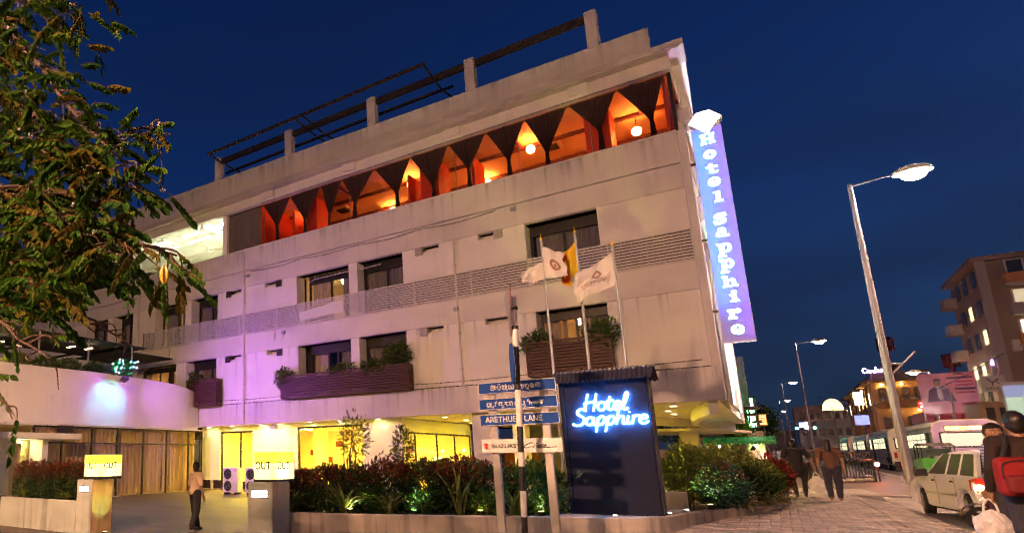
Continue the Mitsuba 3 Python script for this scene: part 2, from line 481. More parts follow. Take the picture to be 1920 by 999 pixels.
cg, cb = 'curtain_grey', 'curtain_beige'
window(-31.0, -27.5, 4.2, 6.76, [(.0, .12, cb), (.62, .70, 'wood_slat')], lit=((26, 16, 4.0), .5), mull=(.42, .66, .70), beam=.3, seed=11, room='room_cream')
window(-26.5, -24.17, 4.2, 6.76, [(.06, .93, cg)], mull=(.62,), seed=1)
window(-18.1, -15.35, 4.2, 6.76, [(.05, .38, cb), (.63, .97, cg)], mull=(.4, .6), seed=2)
window(-14.85, -12.44, 4.2, 6.76, [(.04, .5, cg), (.82, .97, cg)], mull=(.5,), seed=3)
wd = window(-6.8, -4.29, 4.2, 6.74, [(.04, .26, cb), (.3, .36, cb), (.56, .80, cb), (.78, .97, cg)], lit=((9, 5.2, 1.9), .45), mull=(.52,), beam=.3, seed=4, room='room_cream')
put('glazing_bar', box(-6.05, -5.5, D + .66, D + .7, 5.62, 5.68), 'dark_frame', wd)
window(-36.5, -34.3, 7.9, 10.45, [(.1, .9, cg)], seed=12)
window(-33.5, -31.7, 7.9, 10.45, [(.1, .9, cg)], seed=13)
window(-29.4, -26.8, 7.9, 10.45, [(.05, .45, cg), (.5, .54, cb), (.62, .96, cg)], lit=((10, 7.6, 3.2), .5), mull=(.55,), seed=5, room='room_cream')
window(-26.2, -24.13, 7.9, 10.45, [(.05, .55, cg), (.72, .97, cg)], mull=(.55,), seed=6)
window(-18.1, -15.35, 7.9, 10.45, [(.03, .24, cb), (.24, .40, cb), (.70, .97, cg)], lit=((15, 11.5, 4.6), .5), mull=(.5,), seed=7, room='room_cream')
window(-14.83, -12.45, 7.9, 10.45, [(.04, .97, cg)], mull=(.54,), seed=8)
window(-6.9, -4.27, 7.9, 10.45, [(.05, .97, cg)], mull=(.48,), seed=9)
# awning arms folded away over two windows
for x0, x1 in ((-17.4, -15.4), (-14.8, -13.6)):
    part('awning_arm', cat_(tube([(x0 - .5, D + .3, 10.02), (x0, D + .18, 10.12), (x1, D + .18, 10.16)], .016, 6), tube([(x0, D + .18, 10.12), (x0, D + .18, 10.28)], .016, 6)), 'metal_white')

# louvred ledge railing along the second floor
rail = part('louvre_railing', box(-31.5, PX, D - .1, D + .02, 7.79, 7.838), 'paint_spandrel')
part('louvre_backing', cat_(box(-30.5, -29.47, D + .02, D + .065, 7.842, 8.97), box(-24.08, -18.49, D + .02, D + .065, 7.842, 8.97), box(-12.41, -6.96, D + .02, D + .065, 7.842, 8.97), box(-4.23, PX - .01, D + .02, D + .065, 7.842, 8.97)), 'ledge_shade', kind='stuff')  # dark sheets stand in for the shade in the slat gaps
n_bay = 11
xs_ = np.linspace(-30.2, PX - .01, n_bay + 1)
for k in range(10):
    z = 7.875 + k * .112
    for b in range(n_bay):
        put('slat', cbox(xs_[b] + .014, xs_[b + 1] - .014, D - .085, D - .045, z, z + .056, .006), 'metal_white', rail)
for x in xs_:
    put('upright', box(x - .012, x + .012, D - .09, D - .04, 7.84, 8.99), 'metal_white', rail)
ban = part('cloth_banner', grid(lambda u, v: (-18.2 + 2.6 * u, D - .105 + .01 * np.sin(9 * u + 4 * v), 8.05 + .05 * u + (.38 + .25 * u) * v), 14, 5), 'metal_white', True, label='pale cloth left hanging over the louvre railing')

# top floor: drapes, room behind, beam, ledge, parapet
part('beam', box(XL, -1.3, D + .0, D + .3, 15.12, 15.62), 'paint_wall')
part('ledge', cat_(box(XL, -.78, D - .42, D + .9, 15.66, 15.90), box(XL, -.9, D - .38, D + .9, 15.62, 15.66)), 'paint_ledge')
for x in (-4.75, -10.0, -15.4, -20.6):
    part('bracket', cbox(x, x + .75, D - .16, D + .02, 15.22, 15.60, .02), 'paint_wall')
zt = lambda x: 17.05 + (-1.8 - x) * .0185
pv = np.array([[XL, D + .02, 15.9], [-1.8, D + .02, 15.9], [-1.8, D + .02, zt(-1.8)], [XL, D + .02, zt(XL)]])
part('parapet', (np.vstack([pv, pv + [0, .25, 0]]), np.array([[0, 1, 2, 3], [7, 6, 5, 4], [3, 2, 6, 7], [1, 5, 6, 2]])), 'paint_spandrel')
# curved roof overhang over the side front
ov = [(-1.3 + .52 * math.cos(t) if False else 0, 0) for t in ()]
th = np.linspace(0, 1, 14)
edge = np.stack([-.78 - .55 * (1 - np.sqrt(np.clip(1 - th, 0, 1))), D - .42 + 9.5 * th], 1)
poly = Polygon([(-3.0, D - .42)] + edge.tolist() + [(-3.0, D + 9.1)])
part('roof_overhang', prism(poly, 15.664, 15.895, 'z'), 'paint_white')
part('end_wall', box(-1.34, -1.30, D + .3, D + 8, 15.12, 15.62), 'paint_white')
for k, x in enumerate((-3.66, -8.66, -13.7, -18.87, -24.16)):
    h = 18.68 + (-3.66 - x) * .011
    part('roof_post', cbox(x - .22, x + .22, D - .04, D + .38, zt(x) - .05, h, .025), 'paint_spandrel')
part('roof_beam', cat_(*[box(a, b, D + .12, D + .3, za - .34 - (.0), za - .04) for a, b, za in ((-8.44, -3.88, 18.7), (-13.48, -8.88, 18.75), (-18.65, -13.92, 18.8), (-23.94, -19.09, 18.86))]), 'steel_brown')
pg = part('pergola_rail', box(-23.6, -10.15, D - 1.45, D - 1.33, 18.32, 18.44), 'steel_brown')
part('pergola_rail', box(-25.4, -10.2, D + 2.0, D + 2.1, 18.98, 19.08), 'steel_brown')
part('pergola_rail', box(-24.3, -10.6, D + 1.1, D + 1.18, 18.42, 18.52), 'steel_brown')
for x in (-23.55, -17.4, -16.9, -10.2):
    part('pergola_strut', tube([(x, D - 1.4, 18.36), (x - .2, D + 1.0, 18.4), (x + .1, D + 2.3, 18.25)], .05, 6), 'steel_brown')
part('roof_mat', cat_(box(-30.5, -25.2, D + .4, D + 2.0, 17.62, 17.72)), 'steel_brown')

# ---- restaurant behind the drapes
RX0, RX1, RY = -21.0, -1.32, D + 8.2
room = part('restaurant', cat_(box(RX0, RX1, D + .3, RY, 15.24, 15.3)), 'room_orange', label='low orange ceiling of the top floor restaurant')
put('back_wall', box(RX0, RX1, RY, RY + .06, 11.8, 15.24), 'room_orange', room)
put('floor', box(XL, RX1, D + .25, RY, 11.7, 11.76), 'room_dark', room)
put('side_wall', box(RX0 - .06, RX0, D + .34, RY, 11.8, 15.24), 'room_red', room)
put('end_curtain', folds(0, 7.0, 12.62, 15.2, 0, 22, .05, 3), 'curtain_red', room, True)
ek = room + '__end_curtain'
scene[ek]['to_world'] = T([[0, -1, 0, RX1 - .28], [1, 0, 0, D + .55], [0, 0, 1, 0], [0, 0, 0, 1]])
for x in (-19.3, -18.2, -12.35, -11.3, -9.2, -4.05):
    w_ = .9 if x in (-18.2, -11.3, -4.05) else .12
    put('red_partition', cbox(x - w_ / 2, x + w_ / 2, D + 1.0, D + 2.4, 11.8, 15.0 if w_ > .5 else 14.6, .02), 'room_red', room)
for y in (D + 2.9, D + 5.2):
    put('ceiling_beam', box(RX0, RX1, y, y + .14, 15.10, 15.238), 'beam_dark', room)
for x in (-16.4, -11.8, -7.6, -2.7):
    put('ceiling_beam', box(x, x + .14, D + .4, D + 2.9, 15.10, 15.238), 'beam_dark', room)
for x, y in ((-6.4, D + 3.6), (-12.2, D + 4.0), (-17.9, D + 3.9), (-9.6, D + 1.7)):
    g = put('ceiling_cassette', cbox(x - .45, x + .45, y - .45, y + .45, 15.14, 15.236, .02), 'room_cream', room)
    put('grille', cat_(*[box(x - .3, x + .3, y - .3 + k * .1, y - .25 + k * .1, 15.115, 15.138) for k in range(7)]), 'dark_frame', g)
GLOBES = ((-7.0, D + 2.4, 14.75), (-12.9, D + 2.4, 14.75), (-18.6, D + 2.0, 14.75), (-2.9, D + 3.0, 14.45), (-9.9, D + 5.0, 14.9), (-15.4, D + 5.2, 14.9), (-5.0, D + 6.2, 14.9))
for x, y, z in GLOBES:
    g = put('globe_lamp', ball((x, y, z), .19, 2), 'lamp_face', room, True, emit=(60, 14, 2.8), weight=.5)
    put('rod', tube([(x, y, z + .2), (x, y, 15.23)], .012, 6), 'dark_frame', g)
# tables and chairs just show over the sill
for x in (-16.9, -14.6, -8.0, -3.3):
    put('chair_back', cbox(x - .45, x + .45, D + 1.6, D + 1.7, 12.5, 13.0, .04), 'room_red', room)

# ---- drapes
DR = [-20.96, -19.05, -17.05, -15.75, -13.86, -11.9, -10.02, -8.28, -6.62, -4.90, -3.13, -1.50]


def drape(x0, x1, z0, z1, zt_, y, seed):
    r = np.random.default_rng(seed)
    xm = (x0 + x1) / 2 + r.uniform(-.24, .24)
    w = x1 - x0
    ph, ft = r.uniform(0, 6, 5), r.uniform(.2, .28)
    tt = (z1 - zt_) / (z1 - z0)

    def fn(u, v):
        # width runs from the full span at the rail to a tight waist at the tie, then a small flare
        a = np.clip(v / tt, 0, 1)
        half_top = np.clip(1 - a, 0, 1) ** 1.08 * .5
        half = np.where(v <= tt, np.maximum(half_top * w, .07), .07 + (.12 - .07) * np.clip((v - tt) / (1 - tt), 0, 1) ** .7)
        cx = (x0 + x1) / 2 * (1 - a) + xm * a
        s = (u - .5) * 2
        n = 9
        amp = .035 + .03 * (1 - np.abs(s))
        yy = y + amp * np.sin(2 * PI * n * u + ph[0] + .5 * np.sin(5 * v + ph[1])) * (.45 + .55 * a) + .02 * np.sin(2 * PI * 21 * u + ph[2]) - .05 * a * (1 - s * s)
        zz = z1 + (z0 - z1) * v + .10 * a * (s * s) * np.where(v <= tt, 1, 0) * 1.0 + np.where(v > .96, .06 * np.sin(17 * u + ph[3]), 0)
        return cx + s * half, yy, zz
    return grid(fn, 90, 26)


for k in range(11):
    x0, x1 = DR[k], DR[k + 1]
    dr_ = part('drape', drape(x0 + .02, x1 - .02, 12.64, 15.11, 13.30 + .19 * math.sin(k * 2.1 + 1), D + .36, k), 'curtain_plum', True)
    xm = (x0 + x1) / 2
part('curtain_rail', tube([(-21.0, D + .36, 15.07), (-1.4, D + .36, 15.07)], .02, 6), 'dark_frame')
part('straight_curtain', folds(-23.7, -21.0, 12.6, 15.1, D + .4, 15, .05, 5), 'curtain_grey', True)
for x in np.linspace(-21, -1.42, 8):
    part('glass_mullion', box(x - .012, x + .012, D + .55, D + .575, 12.66, 15.1), 'metal_grey')
part('corner_frame', box(-1.44, -1.32, D + .3, D + .42, 12.6, 15.2), 'dark_frame')

# ---- the white lit room at the far end of the top floor
wr = part('white_room', box(-36, -23.75, D + .3, D + 6.5, 15.2, 15.26), 'room_white', label='bright white ceiling of the room beyond the grey curtain')
put('back_wall', box(-36, -23.75, D + 6.5, D + 6.56, 11.8, 15.2), 'room_white', wr)
put('side_wall', box(-23.8, -23.72, D + .42, D + 6.5, 11.8, 15.2), 'room_white', wr)
put('floor', box(-36, -23.8, D + .3, D + 6.5, 11.765, 11.8), 'room_white', wr)
for y in (D + 1.9, D + 4.2):
    put('ceiling_beam', box(-36, -23.8, y, y + .2, 14.94, 15.198), 'room_white', wr)
for x in (-25.9, -29.5):
    put('ceiling_beam', box(x, x + .2, D + .4, D + 1.9, 14.94, 15.198), 'room_white', wr)
put('corner_post', box(-23.9, -23.6, D + .25, D + .45, 12.64, 15.12), 'room_white', wr)
for x in (-25.2, -27.6, -30.2):
    put('ceiling_light', (np.array([[x - .6, D + 1.0, 15.16], [x - .6, D + 1.25, 15.16], [x + .6, D + 1.25, 15.16], [x + .6, D + 1.0, 15.16]]), np.array([[0, 1, 2, 3]])), 'lamp_face', wr, emit=(95, 100, 64), weight=.6)
fan = put('ceiling_fan', ball((-27.2, D + 2.6, 14.55), .14, 1), 'plastic_white', wr, True)
put('rod', tube([(-27.2, D + 2.6, 14.6), (-27.2, D + 2.6, 15.2)], .02, 6), 'plastic_white', fan)
for k in range(3):
    put('blade', move(cbox(.15, .75, -.07, .07, -.01, .01, .004), (-27.2, D + 2.6, 14.52), k * 2.1 + .4), 'plastic_white', fan)
put('partition', cat_(box(-28.2, -24.9, D + 3.0, D + 3.1, 12.0, 13.05), box(-32.0, -29.0, D + 3.6, D + 3.7, 12.0, 13.4)), 'room_white', wr)
put('bar_counter', cbox(-25.3, -24.1, D + .7, D + 1.1, 12.2, 13.0, .02), 'metal_grey', wr)

# ---- east side of the building along the main road
SX = -1.34
part('side_wall', cat_(box(SX - .2, SX, D + .6, D + 22, 3.0, 7.4), box(SX - .2, SX, D + 3.0, D + 22, 7.4, 15.1)), 'paint_white')
part('side_fin', cbox(-1.1, -.98, D + .9, D + 8.0, 2.9, 7.9, .02), 'paint_white')
for z in (9.0, 12.5):
    part('side_balcony', cbox(-1.3, -.93, D + .7, D + 7, z + .3, z + 1.25, .02), 'paint_white')
part('side_box', cbox(-1.15, -.86, D + 16, D + 17.2, 3.6, 6.3, .02), 'dark_void')
# main volume behind the front, so that no light leaks between storeys
part('floor_slab', cat_(box(XL, -1.5, D + .3, D + 22, 3.18, 3.5), box(XL, -1.5, D + 4.0, D + 22, 6.9, 7.1), box(XL, -1.5, D + 4.0, D + 22, 10.6, 10.8), box(XL, -1.5, D + .3, D + 22, 11.5, 11.68), box(XL, -1.5, D + .9, D + 22, 15.40, 15.62)), 'room_dark')
part('rear_wall', box(XL, -1.5, D + 22, D + 22.3, 3.2, 16), 'room_dark')

# pipes, cables and small fittings on the front
for x, za, zb in ((-22.0, 3.0, 12.5), (-9.95, 4.2, 10.4), (-30.9, 3.0, 15.0)):
    dp = part('downpipe', tube([(x, D - .07 if za < 3.5 else D + .0, za), (x, D - .07 if za < 3.5 else D + .0, zb)], .045, 8), 'paint_spandrel', True)
    for z in np.arange(za + .6, zb, 1.5):
        put('bracket', box(x - .07, x + .07, D - .10 if za < 3.5 else D - .03, D - .005 if za < 3.5 else D + .06, z, z + .04), 'metal_grey', dp)
for zc_, x0, x1, sag in ((4.36, -24.0, -1.6, .05), (11.30, -21.5, -8.0, .10), (15.08, -20.8, -1.6, .03)):
    t_ = np.linspace(0, 1, 40)
    part('cable', tube(np.stack([x0 + (x1 - x0) * t_, np.full(40, D + .045 if zc_ < 5 else D - .04), zc_ - sag * np.abs(np.sin(t_ * PI * 4))], 1), .012, 5), 'dark_frame')
for x, z in ((-19.4, 7.5), (-10.1, 7.3), (-21.8, 11.0), (-7.4, 11.1)):
    jb = part('junction_box', cbox(x, x + .22, D - .09, D - .002, z, z + .16, .01), 'metal_grey')
    put('drain_hose', tube([(x + .11, D - .03, z), (x + .12, D - .03, z - .5)], .014, 5), 'metal_white', jb)
# ------------------------------------------------------------------ ground floor of the hotel: lit lobby and porch
mat('lobby_wall', (0.74, 0.66, 0.42), 0.7)
mat('lobby_floor', (0.45, 0.36, 0.22), 0.3)
mat('wood_red', speckle((0.20, 0.05, 0.02), 0.5, 6), 0.4)
LY = D + 1.0
lob = part('lobby', box(-26, -13.3, LY - .05, D + 9.0, -.42, -.36), 'lobby_floor')
put('ceiling', box(-26, -13.3, LY + .16, D + 9.0, 2.9, 2.96), 'lobby_wall', lob)
put('back_wall', box(-26.0, -13.3, D + 9.0, D + 9.1, -.4, 2.9), 'lobby_wall', lob)
put('side_wall', box(-26.1, -26.0, LY + .16, D + 9.0, -.4, 2.9), 'lobby_wall', lob)
LY = D + 1.0
part('lobby_wall', box(-26.0, -24.6, LY - .1, LY + .15, .08, 2.985), 'paint_porch')
part('lobby_wall', box(-22.2, -19.22, LY - .1, LY + .15, -.42, 2.985), 'paint_porch')
part('lobby_wall', box(-15.33, -13.28, LY - .12, LY + .3, -.42, 2.985), 'paint_porch')
part('lintel', box(-24.6, -22.2, LY - .1, LY + .15, 2.71, 2.985), 'paint_porch')
part('lintel', box(-19.22, -15.33, LY - .1, LY + .15, 2.79, 2.985), 'paint_porch')
part('base_recess', box(-26.0, -24.6, LY + .0, LY + .1, -.42, .08), 'steel_brown')
part('base_recess', box(-24.6, -22.2, LY - .05, LY + .1, -.42, -.06), 'steel_brown')
part('base_recess', box(-19.22, -15.33, LY - .05, LY + .1, -.42, -.1), 'steel_brown')
part('drain_pipe', tube([(-25.2, LY - .1, .08), (-25.2, LY - .1, -.42)], .09, 10), 'kerb_stone', True)


def shop_window(x0, x1, z0, z1, y, bars):
    w = part('shop_window', cat_(box(x0, x0 + .07, y, y + .08, z0, z1), box(x1 - .07, x1, y, y + .08, z0, z1), box(x0 + .07, x1 - .07, y, y + .08, z1 - .07, z1), box(x0 + .07, x1 - .07, y, y + .08, z0, z0 + .07)), 'dark_frame')
    for b in bars:
        put('mullion', box(b - .035, b + .035, y, y + .07, z0 + .072, z1 - .072), 'dark_frame', w)
    put('pane', (np.array([[x0 + .07, y + .04, z0 + .07], [x1 - .07, y + .04, z0 + .07], [x1 - .07, y + .04, z1 - .07], [x0 + .07, y + .04, z1 - .07]]), np.array([[0, 1, 2, 3]])), 'pane_glass', w)


shop_window(-24.59, -22.21, -.05, 2.705, LY, (-23.15,))
shop_window(-19.21, -15.34, -.09, 2.785, LY, ())
# glazed side of the lobby that runs back into the porch
gs = part('side_glazing', cat_(box(-13.36, -13.3, LY + .3, D + 9, 2.3, 2.38), box(-13.36, -13.3, LY + .3, D + 9, -.4, -.3)), 'dark_frame')
for y in (D + 2.2, D + 4.6, D + 6.8, D + 8.9):
    put('mullion', box(-13.36, -13.3, y, y + .07, -.3, 2.3), 'dark_frame', gs)
put('upper_wall', box(-13.37, -13.29, LY + .31, D + 9, 2.385, 2.98), 'paint_porch', gs)
put('pane', (np.array([[-13.33, LY + .3, -.3], [-13.33, D + 9, -.3], [-13.33, D + 9, 2.3], [-13.33, LY + .3, 2.3]]), np.array([[0, 1, 2, 3]])), 'pane_glass', gs)
# what stands in the lobby
put('column', box(-20.4, -19.8, D + 4, D + 4.6, -.36, 2.9), 'lobby_wall', lob)
tv = put('screen', cbox(-19.95, -18.9, D + 8.85, D + 8.96, 1.62, 2.2, .01), 'dark_frame', lob)
put('screen_face', (np.array([[-19.9, D + 8.845, 1.70], [-18.95, D + 8.845, 1.70], [-18.95, D + 8.845, 2.14], [-19.9, D + 8.845, 2.14]]), np.array([[0, 1, 2, 3]])), 'lamp_face', tv, emit=(3.2, 3.2, 2.6), weight=.2)
for k in range(4):
    put('screen_letter', move(meshkit.text_mesh('2508'[k], .16, .004, True).__class__ and (lambda m: (np.stack([m.vertices[:, 0], m.vertices[:, 2] * 0, m.vertices[:, 1]], 1), np.array(m.faces)))(meshkit.text_mesh('BSRC'[k], .22, .004, True)), (-19.82 + k * .21, D + 8.838, 1.82)), 'dark_frame', tv)
for x, z in ((-26 + 1.9, 1.4), (-23.4, 1.75), (-22.9, .95), (-22.1, 1.9), (-17.2, 1.5)):
    put('picture', cbox(x, x + .5, D + 8.92, D + 8.98, z, z + .34, .01), 'wood_red', lob)
put('counter', cbox(-29 + 4.3, -23.0, D + 5.0, D + 5.6, -.36, .95, .02), 'wood_red', lob)
put('shelf_frame', cat_(box(-24.4, -24.3, D + 5.6, D + 5.7, .95, 1.55), box(-22.9, -22.8, D + 5.6, D + 5.7, .95, 1.55), box(-24.4, -22.8, D + 5.6, D + 5.7, 1.4, 1.55)), 'wood_red', lob)
for x in (-18.9, -17.4, -16.0):
    put('armchair', cat_(cbox(x - .45, x + .45, D + 2.0, D + 2.25, -.1, .62, .1), cbox(x - .45, x + .45, D + 2.0, D + 2.8, -.36, .1, .06)), 'lobby_wall', lob)
for x, y in ((-24.2, D + 2.0), (-21.6, D + 5.5), (-18.0, D + 2.0), (-15.6, D + 5.5)):
    put('ceiling_light', (np.array([[x - .5, y - .5, 2.885], [x - .5, y + .5, 2.885], [x + .5, y + .5, 2.885], [x + .5, y - .5, 2.885]]), np.array([[0, 1, 2, 3]])), 'lamp_face', lob, emit=(54, 40, 5), weight=.8)

# porch soffit, ribs, columns
part('porch_soffit', box(-13.29, -1.36, D + .26, D + 21, 2.992, 3.16), 'paint_porch')
part('front_soffit', box(-26.0, -13.3, D + .255, LY + 1.0, 2.992, 3.1), 'paint_porch')
crv = spline([(-1.5, D + .3), (-2.2, D + 4), (-2.75, D + 8.5), (-2.8, D + 13), (-1.9, D + 20)], 8)
strip = LineString(crv).buffer(.14, cap_style='flat')
part('curved_beam', prism(strip, 2.55, 2.988, 'z'), 'paint_porch')
crv2 = spline([(-7.6, D + .4), (-6.4, D + 4), (-4.6, D + 9), (-3.4, D + 14)], 8)
part('curved_beam', prism(LineString(crv2).buffer(.14, cap_style='flat'), 2.6, 2.988, 'z'), 'paint_porch')
part('lower_canopy', prism(Polygon([(-9.5, D + 13.4), (-3.4, D + 13.4), (-2.2, D + 14.5), (-1.1, D + 22), (-9.5, D + 22)]), 2.42, 2.56, 'z'), 'paint_porch')
for x, y, w_ in ((-9.45, D + .75, .40), (-8.42, D + 2.2, .26), (-3.7, D + 15.6, .42)):
    part('porch_column', cbox(x - w_, x + w_, y - .3, y + .3, -.42, 2.99 if y < D + 10 else 2.43, .02), 'paint_porch')
part('porch_wall', box(-13.3, -9.2, D + 20, D + 20.2, -.4, 2.99), 'paint_white')
pp = part('porch_panel', cbox(-13.2, -11.2, D + 14.0, D + 14.1, .3, 2.3, .02), 'wood_red')
for x, y in ((-25.2, D + .6), (-23.4, D + .6), (-21.3, D + .6), (-20.1, D + .6), (-18.2, D + .6), (-16.4, D + .6), (-14.3, D + .55), (-11.5, D + 1.6), (-11.8, D + 4.8), (-12.6, D + 7.6), (-9.9, D + 6.0), (-2.78, D + 1.6), (-2.6 - .7, D + 4.8), (-3.4, D + 7.5), (-5.2, D + 3.4), (-8.9, D + 1.4), (-8.8, D + 9.5), (-6.2, D + 11.5)):
    dl = part('downlight', tube([(x, y, 2.99), (x, y, 2.965)], .13, 16), 'plastic_white')
    put('lamp', disc((x, y, 2.962), .10, 16), 'lamp_face', dl, emit=(640, 430, 16), weight=.25)
part('camera_box', cbox(-20.3, -19.9, D - .06, D + .18, 2.72, 2.86, .02), 'plastic_white')

# two outdoor condenser units beside the lobby
for i, (x, l) in enumerate(((-21.55, 'twin fan air conditioner condenser, the left one beside the lobby glass'), (-20.1, 'twin fan air conditioner condenser, half hidden behind the lit OUT box'))):
    ac = thing('condenser_unit', l, 'air conditioner', 'condensers beside the lobby')
    y, z = 22.9, float(ground_z(x, 22.9))
    put('cabinet', cbox(x, x + .95, y, y + .42, z + .08, z + 1.25, .02), 'plastic_white', ac)
    for zz in (z + .38, z + .94):
        put('fan_grille', cat_(*[tube([(x + .33 + r_ * math.cos(t), y - .012, zz + r_ * math.sin(t)) for t in np.linspace(0, 2 * PI, 25)], .006, 4, False) for r_ in (.05, .1, .15, .2, .245)]), 'metal_grey', ac)
        put('fan_opening', disc((x + .33, y - .004, zz), .25, 24, (0, -1, 0)), 'dark_void', ac)
    put('badge', cbox(x + .72, x + .86, y - .006, y, z + 1.08, z + 1.13, .002), 'metal_grey', ac)
    for xx in (x + .1, x + .75):
        put('foot', box(xx, xx + .1, y, y + .4, z, z + .08), 'dark_frame', ac)

# ------------------------------------------------------------------ the low wing
wing = thing('hotel_wing', 'low hotel wing with a tall plain parapet washed by a coloured floodlight above curtained glass', 'building')
WX = -25.0
wy = np.array([6, 13.0, 15.2, 17.5, 19.2, 20.7, 22.7, 23.6, 24.3, 24.95])
wz = np.array([5.3, 5.30, 5.29, 5.32, 5.29, 5.27, 5.17, 5.05, 4.93, 4.80])
yy = np.linspace(6, 24.95, 40)
zz = np.interp(yy, wy, wz)
bend = np.interp(yy, [6, 23, 24, 24.95], [0, 0, -.12, -.42])
v = np.concatenate([np.stack([WX + bend, yy, 0 * yy + 2.82], 1), np.stack([WX + bend, yy, zz], 1), np.stack([WX + bend - .3, yy, zz], 1), np.stack([WX + bend - .3, yy, 0 * yy + 2.82], 1)])
n = len(yy)
f = []
for k in range(n - 1):
    for s in range(3):
        f.append((s * n + k, s * n + k + 1, (s + 1) * n + k + 1, (s + 1) * n + k))
put('parapet_wall', (v, np.array(f)), 'paint_white', wing, 25)
put('soffit', box(-34, WX - .05, 6, 25.0, 2.76, 2.815), 'paint_white', wing)
put('terrace_floor', box(-34, WX - .45, 6, 24.9, 4.1, 4.2), 'kerb_stone', wing)
# curtain wall: frame bays with transom
GX = WX - .2
ys_ = [14.9, 16.3, 17.87, 19.36, 20.94, 22.5, 24.07, 24.96]
gl = put('glazing', cat_(box(GX - .06, GX, 14.9, 24.96, 2.68, 2.76), box(GX - .06, GX, 14.9, 24.96, 1.98, 2.05)), 'dark_frame', wing)
for y in ys_:
    z = float(ground_z(-24.9, y))
    put('mullion', box(GX - .07, GX + .02, y - .035, y + .035, -.45, 2.68), 'dark_frame', gl)
for k in range(len(ys_) - 1):
    put('pane', (np.array([[GX - .03, ys_[k] + .035, -.42], [GX - .03, ys_[k + 1] - .035, -.42], [GX - .03, ys_[k + 1] - .035, 2.68], [GX - .03, ys_[k] + .035, 2.68]]), np.array([[0, 1, 2, 3]])), 'pane_glass', gl)
mat('curtain_gold', speckle((0.42, 0.30, 0.15), 0.3, 4), 0.85, sheen=0.3)
for k, (a, b) in enumerate(((15.0, 19.5), (19.6, 22.4), (22.5, 24.9))):
    kk = put('curtain', folds(a, b, -.4, 2.7, 0, int((b - a) * 4.2), .06, 20 + k), 'curtain_gold', wing, True)
    scene[kk]['to_world'] = T([[0, -1, 0, GX - .35], [1, 0, 0, 0], [0, 0, 1, 0], [0, 0, 0, 1]])
for y in (19.36, 20.15):
    put('door_handle', tube([(GX + .05, y + .1, .7), (GX + .05, y + .1, 1.15)], .018, 6), 'steel_bright', gl)
put('plinth', cat_(cbox(WX - .35, WX + .45, 14.4, 24.9, -1.6, -.44, .02)), 'kerb_stone', wing)
put('inner_wall', box(-34, -33.9, 6, 25, -.5, 2.8), 'room_cream', wing)
put('inner_floor', box(-34, GX - .1, 6, 25, -.5, -.43), 'lobby_floor', wing)
for y in (17.6, 22.0):
    put('ceiling_light', (np.array([[-26.6, y - .5, 2.74], [-26.6, y + .5, 2.74], [-26.0, y + .5, 2.74], [-26.0, y - .5, 2.74]]), np.array([[0, 1, 2, 3]])), 'lamp_face', wing, emit=(6.5, 4.4, 1.5), weight=.3)
# side entrance at the near end
put('entrance_wall', cat_(box(-25.2, -24.2, 14.75, 15.0, -1.5, 2.1), box(-24.4, -24.2, 12.0, 13.35, -1.5, 2.1)), 'paint_white', wing)
put('entrance_roof', cbox(-26, -23.6, 12.6, 16.2, 2.12, 2.36, .02), 'paint_white', wing)
put('upper_window', box(-25.12, -25.04, 15.95, 16.75, 2.42, 2.78), 'dark_frame', wing)
dr_ = put('doorway', box(-25.4, -25.3, 13.2, 14.8, -1.2, 2.1), 'room_cream', wing, label='bright doorway of the wing')
put('door_leaf', cbox(-24.62, -24.56, 13.42, 14.0, -1.2, 1.98, .01), 'room_cream', dr_)
put('lamp', ball((-24.9, 14.1, 1.95), .09, 2), 'lamp_face', dr_, True, emit=(60, 44, 13), weight=.2)
put('near_wall', cbox(-27, -22.6, 9.6, 11.8, -2, 2.74, .02), 'paint_wall', wing)

# floodlight clamped to the parapet
fl = thing('floodlight', 'small floodlight clamped to the top of the wing parapet', 'floodlight')
put('housing', hull(np.array([[-24.12 + a * .15, 18.74 + b * .17, 4.98 + c * .06 + a * .06] for a in (-1, 1) for b in (-1, 1) for c in (-1, 1)])), 'dark_frame', fl)
put('bracket', tube([(-25.1, 18.74, 5.2), (-24.9, 18.74, 5.38), (-24.4, 18.74, 5.25), (-24.12, 18.74, 5.06)], .02, 6), 'dark_frame', fl)
lamp_at = np.array([-24.55, 18.78, 5.0])
scene['flood_core'] = {'type': 'spot', 'to_world': T().look_at(origin=[-24.1, 18.74, 4.72], target=[-25.0, 18.6, 4.22], up=[0, 0, 1]), 'intensity': {'type': 'rgb', 'value': [.0, 3.0, 3.1]}, 'cutoff_angle': 50.0, 'beam_width': 40.0, 'sampling_weight': .8}
scene['flood_wide'] = {'type': 'spot', 'to_world': T().look_at(origin=[-23.3, 18.74, 4.95], target=[-25.0, 18.6, 3.9], up=[0, 0, 1]), 'intensity': {'type': 'rgb', 'value': [1.7, .12, 4.2]}, 'cutoff_angle': 74.0, 'beam_width': 30.0, 'sampling_weight': .8}
scene['flood_yard'] = {'type': 'spot', 'to_world': T().look_at(origin=[-23.9, 18.85, 4.95], target=[-19.0, 25.0, 4.6], up=[0, 0, 1]), 'intensity': {'type': 'rgb', 'value': [36.0, 9.0, 80.0]}, 'cutoff_angle': 72.0, 'beam_width': 12.0, 'sampling_weight': 1.2}
# ------------------------------------------------------------------ street lamps
mat('lamp_reflector', (0.80, 0.62, 0.34), 0.6)  # wide warm dish added to stand in for the halo around the lens
mat('lamp_post_paint', (0.42, 0.40, 0.42), 0.4, metallic=0.4)


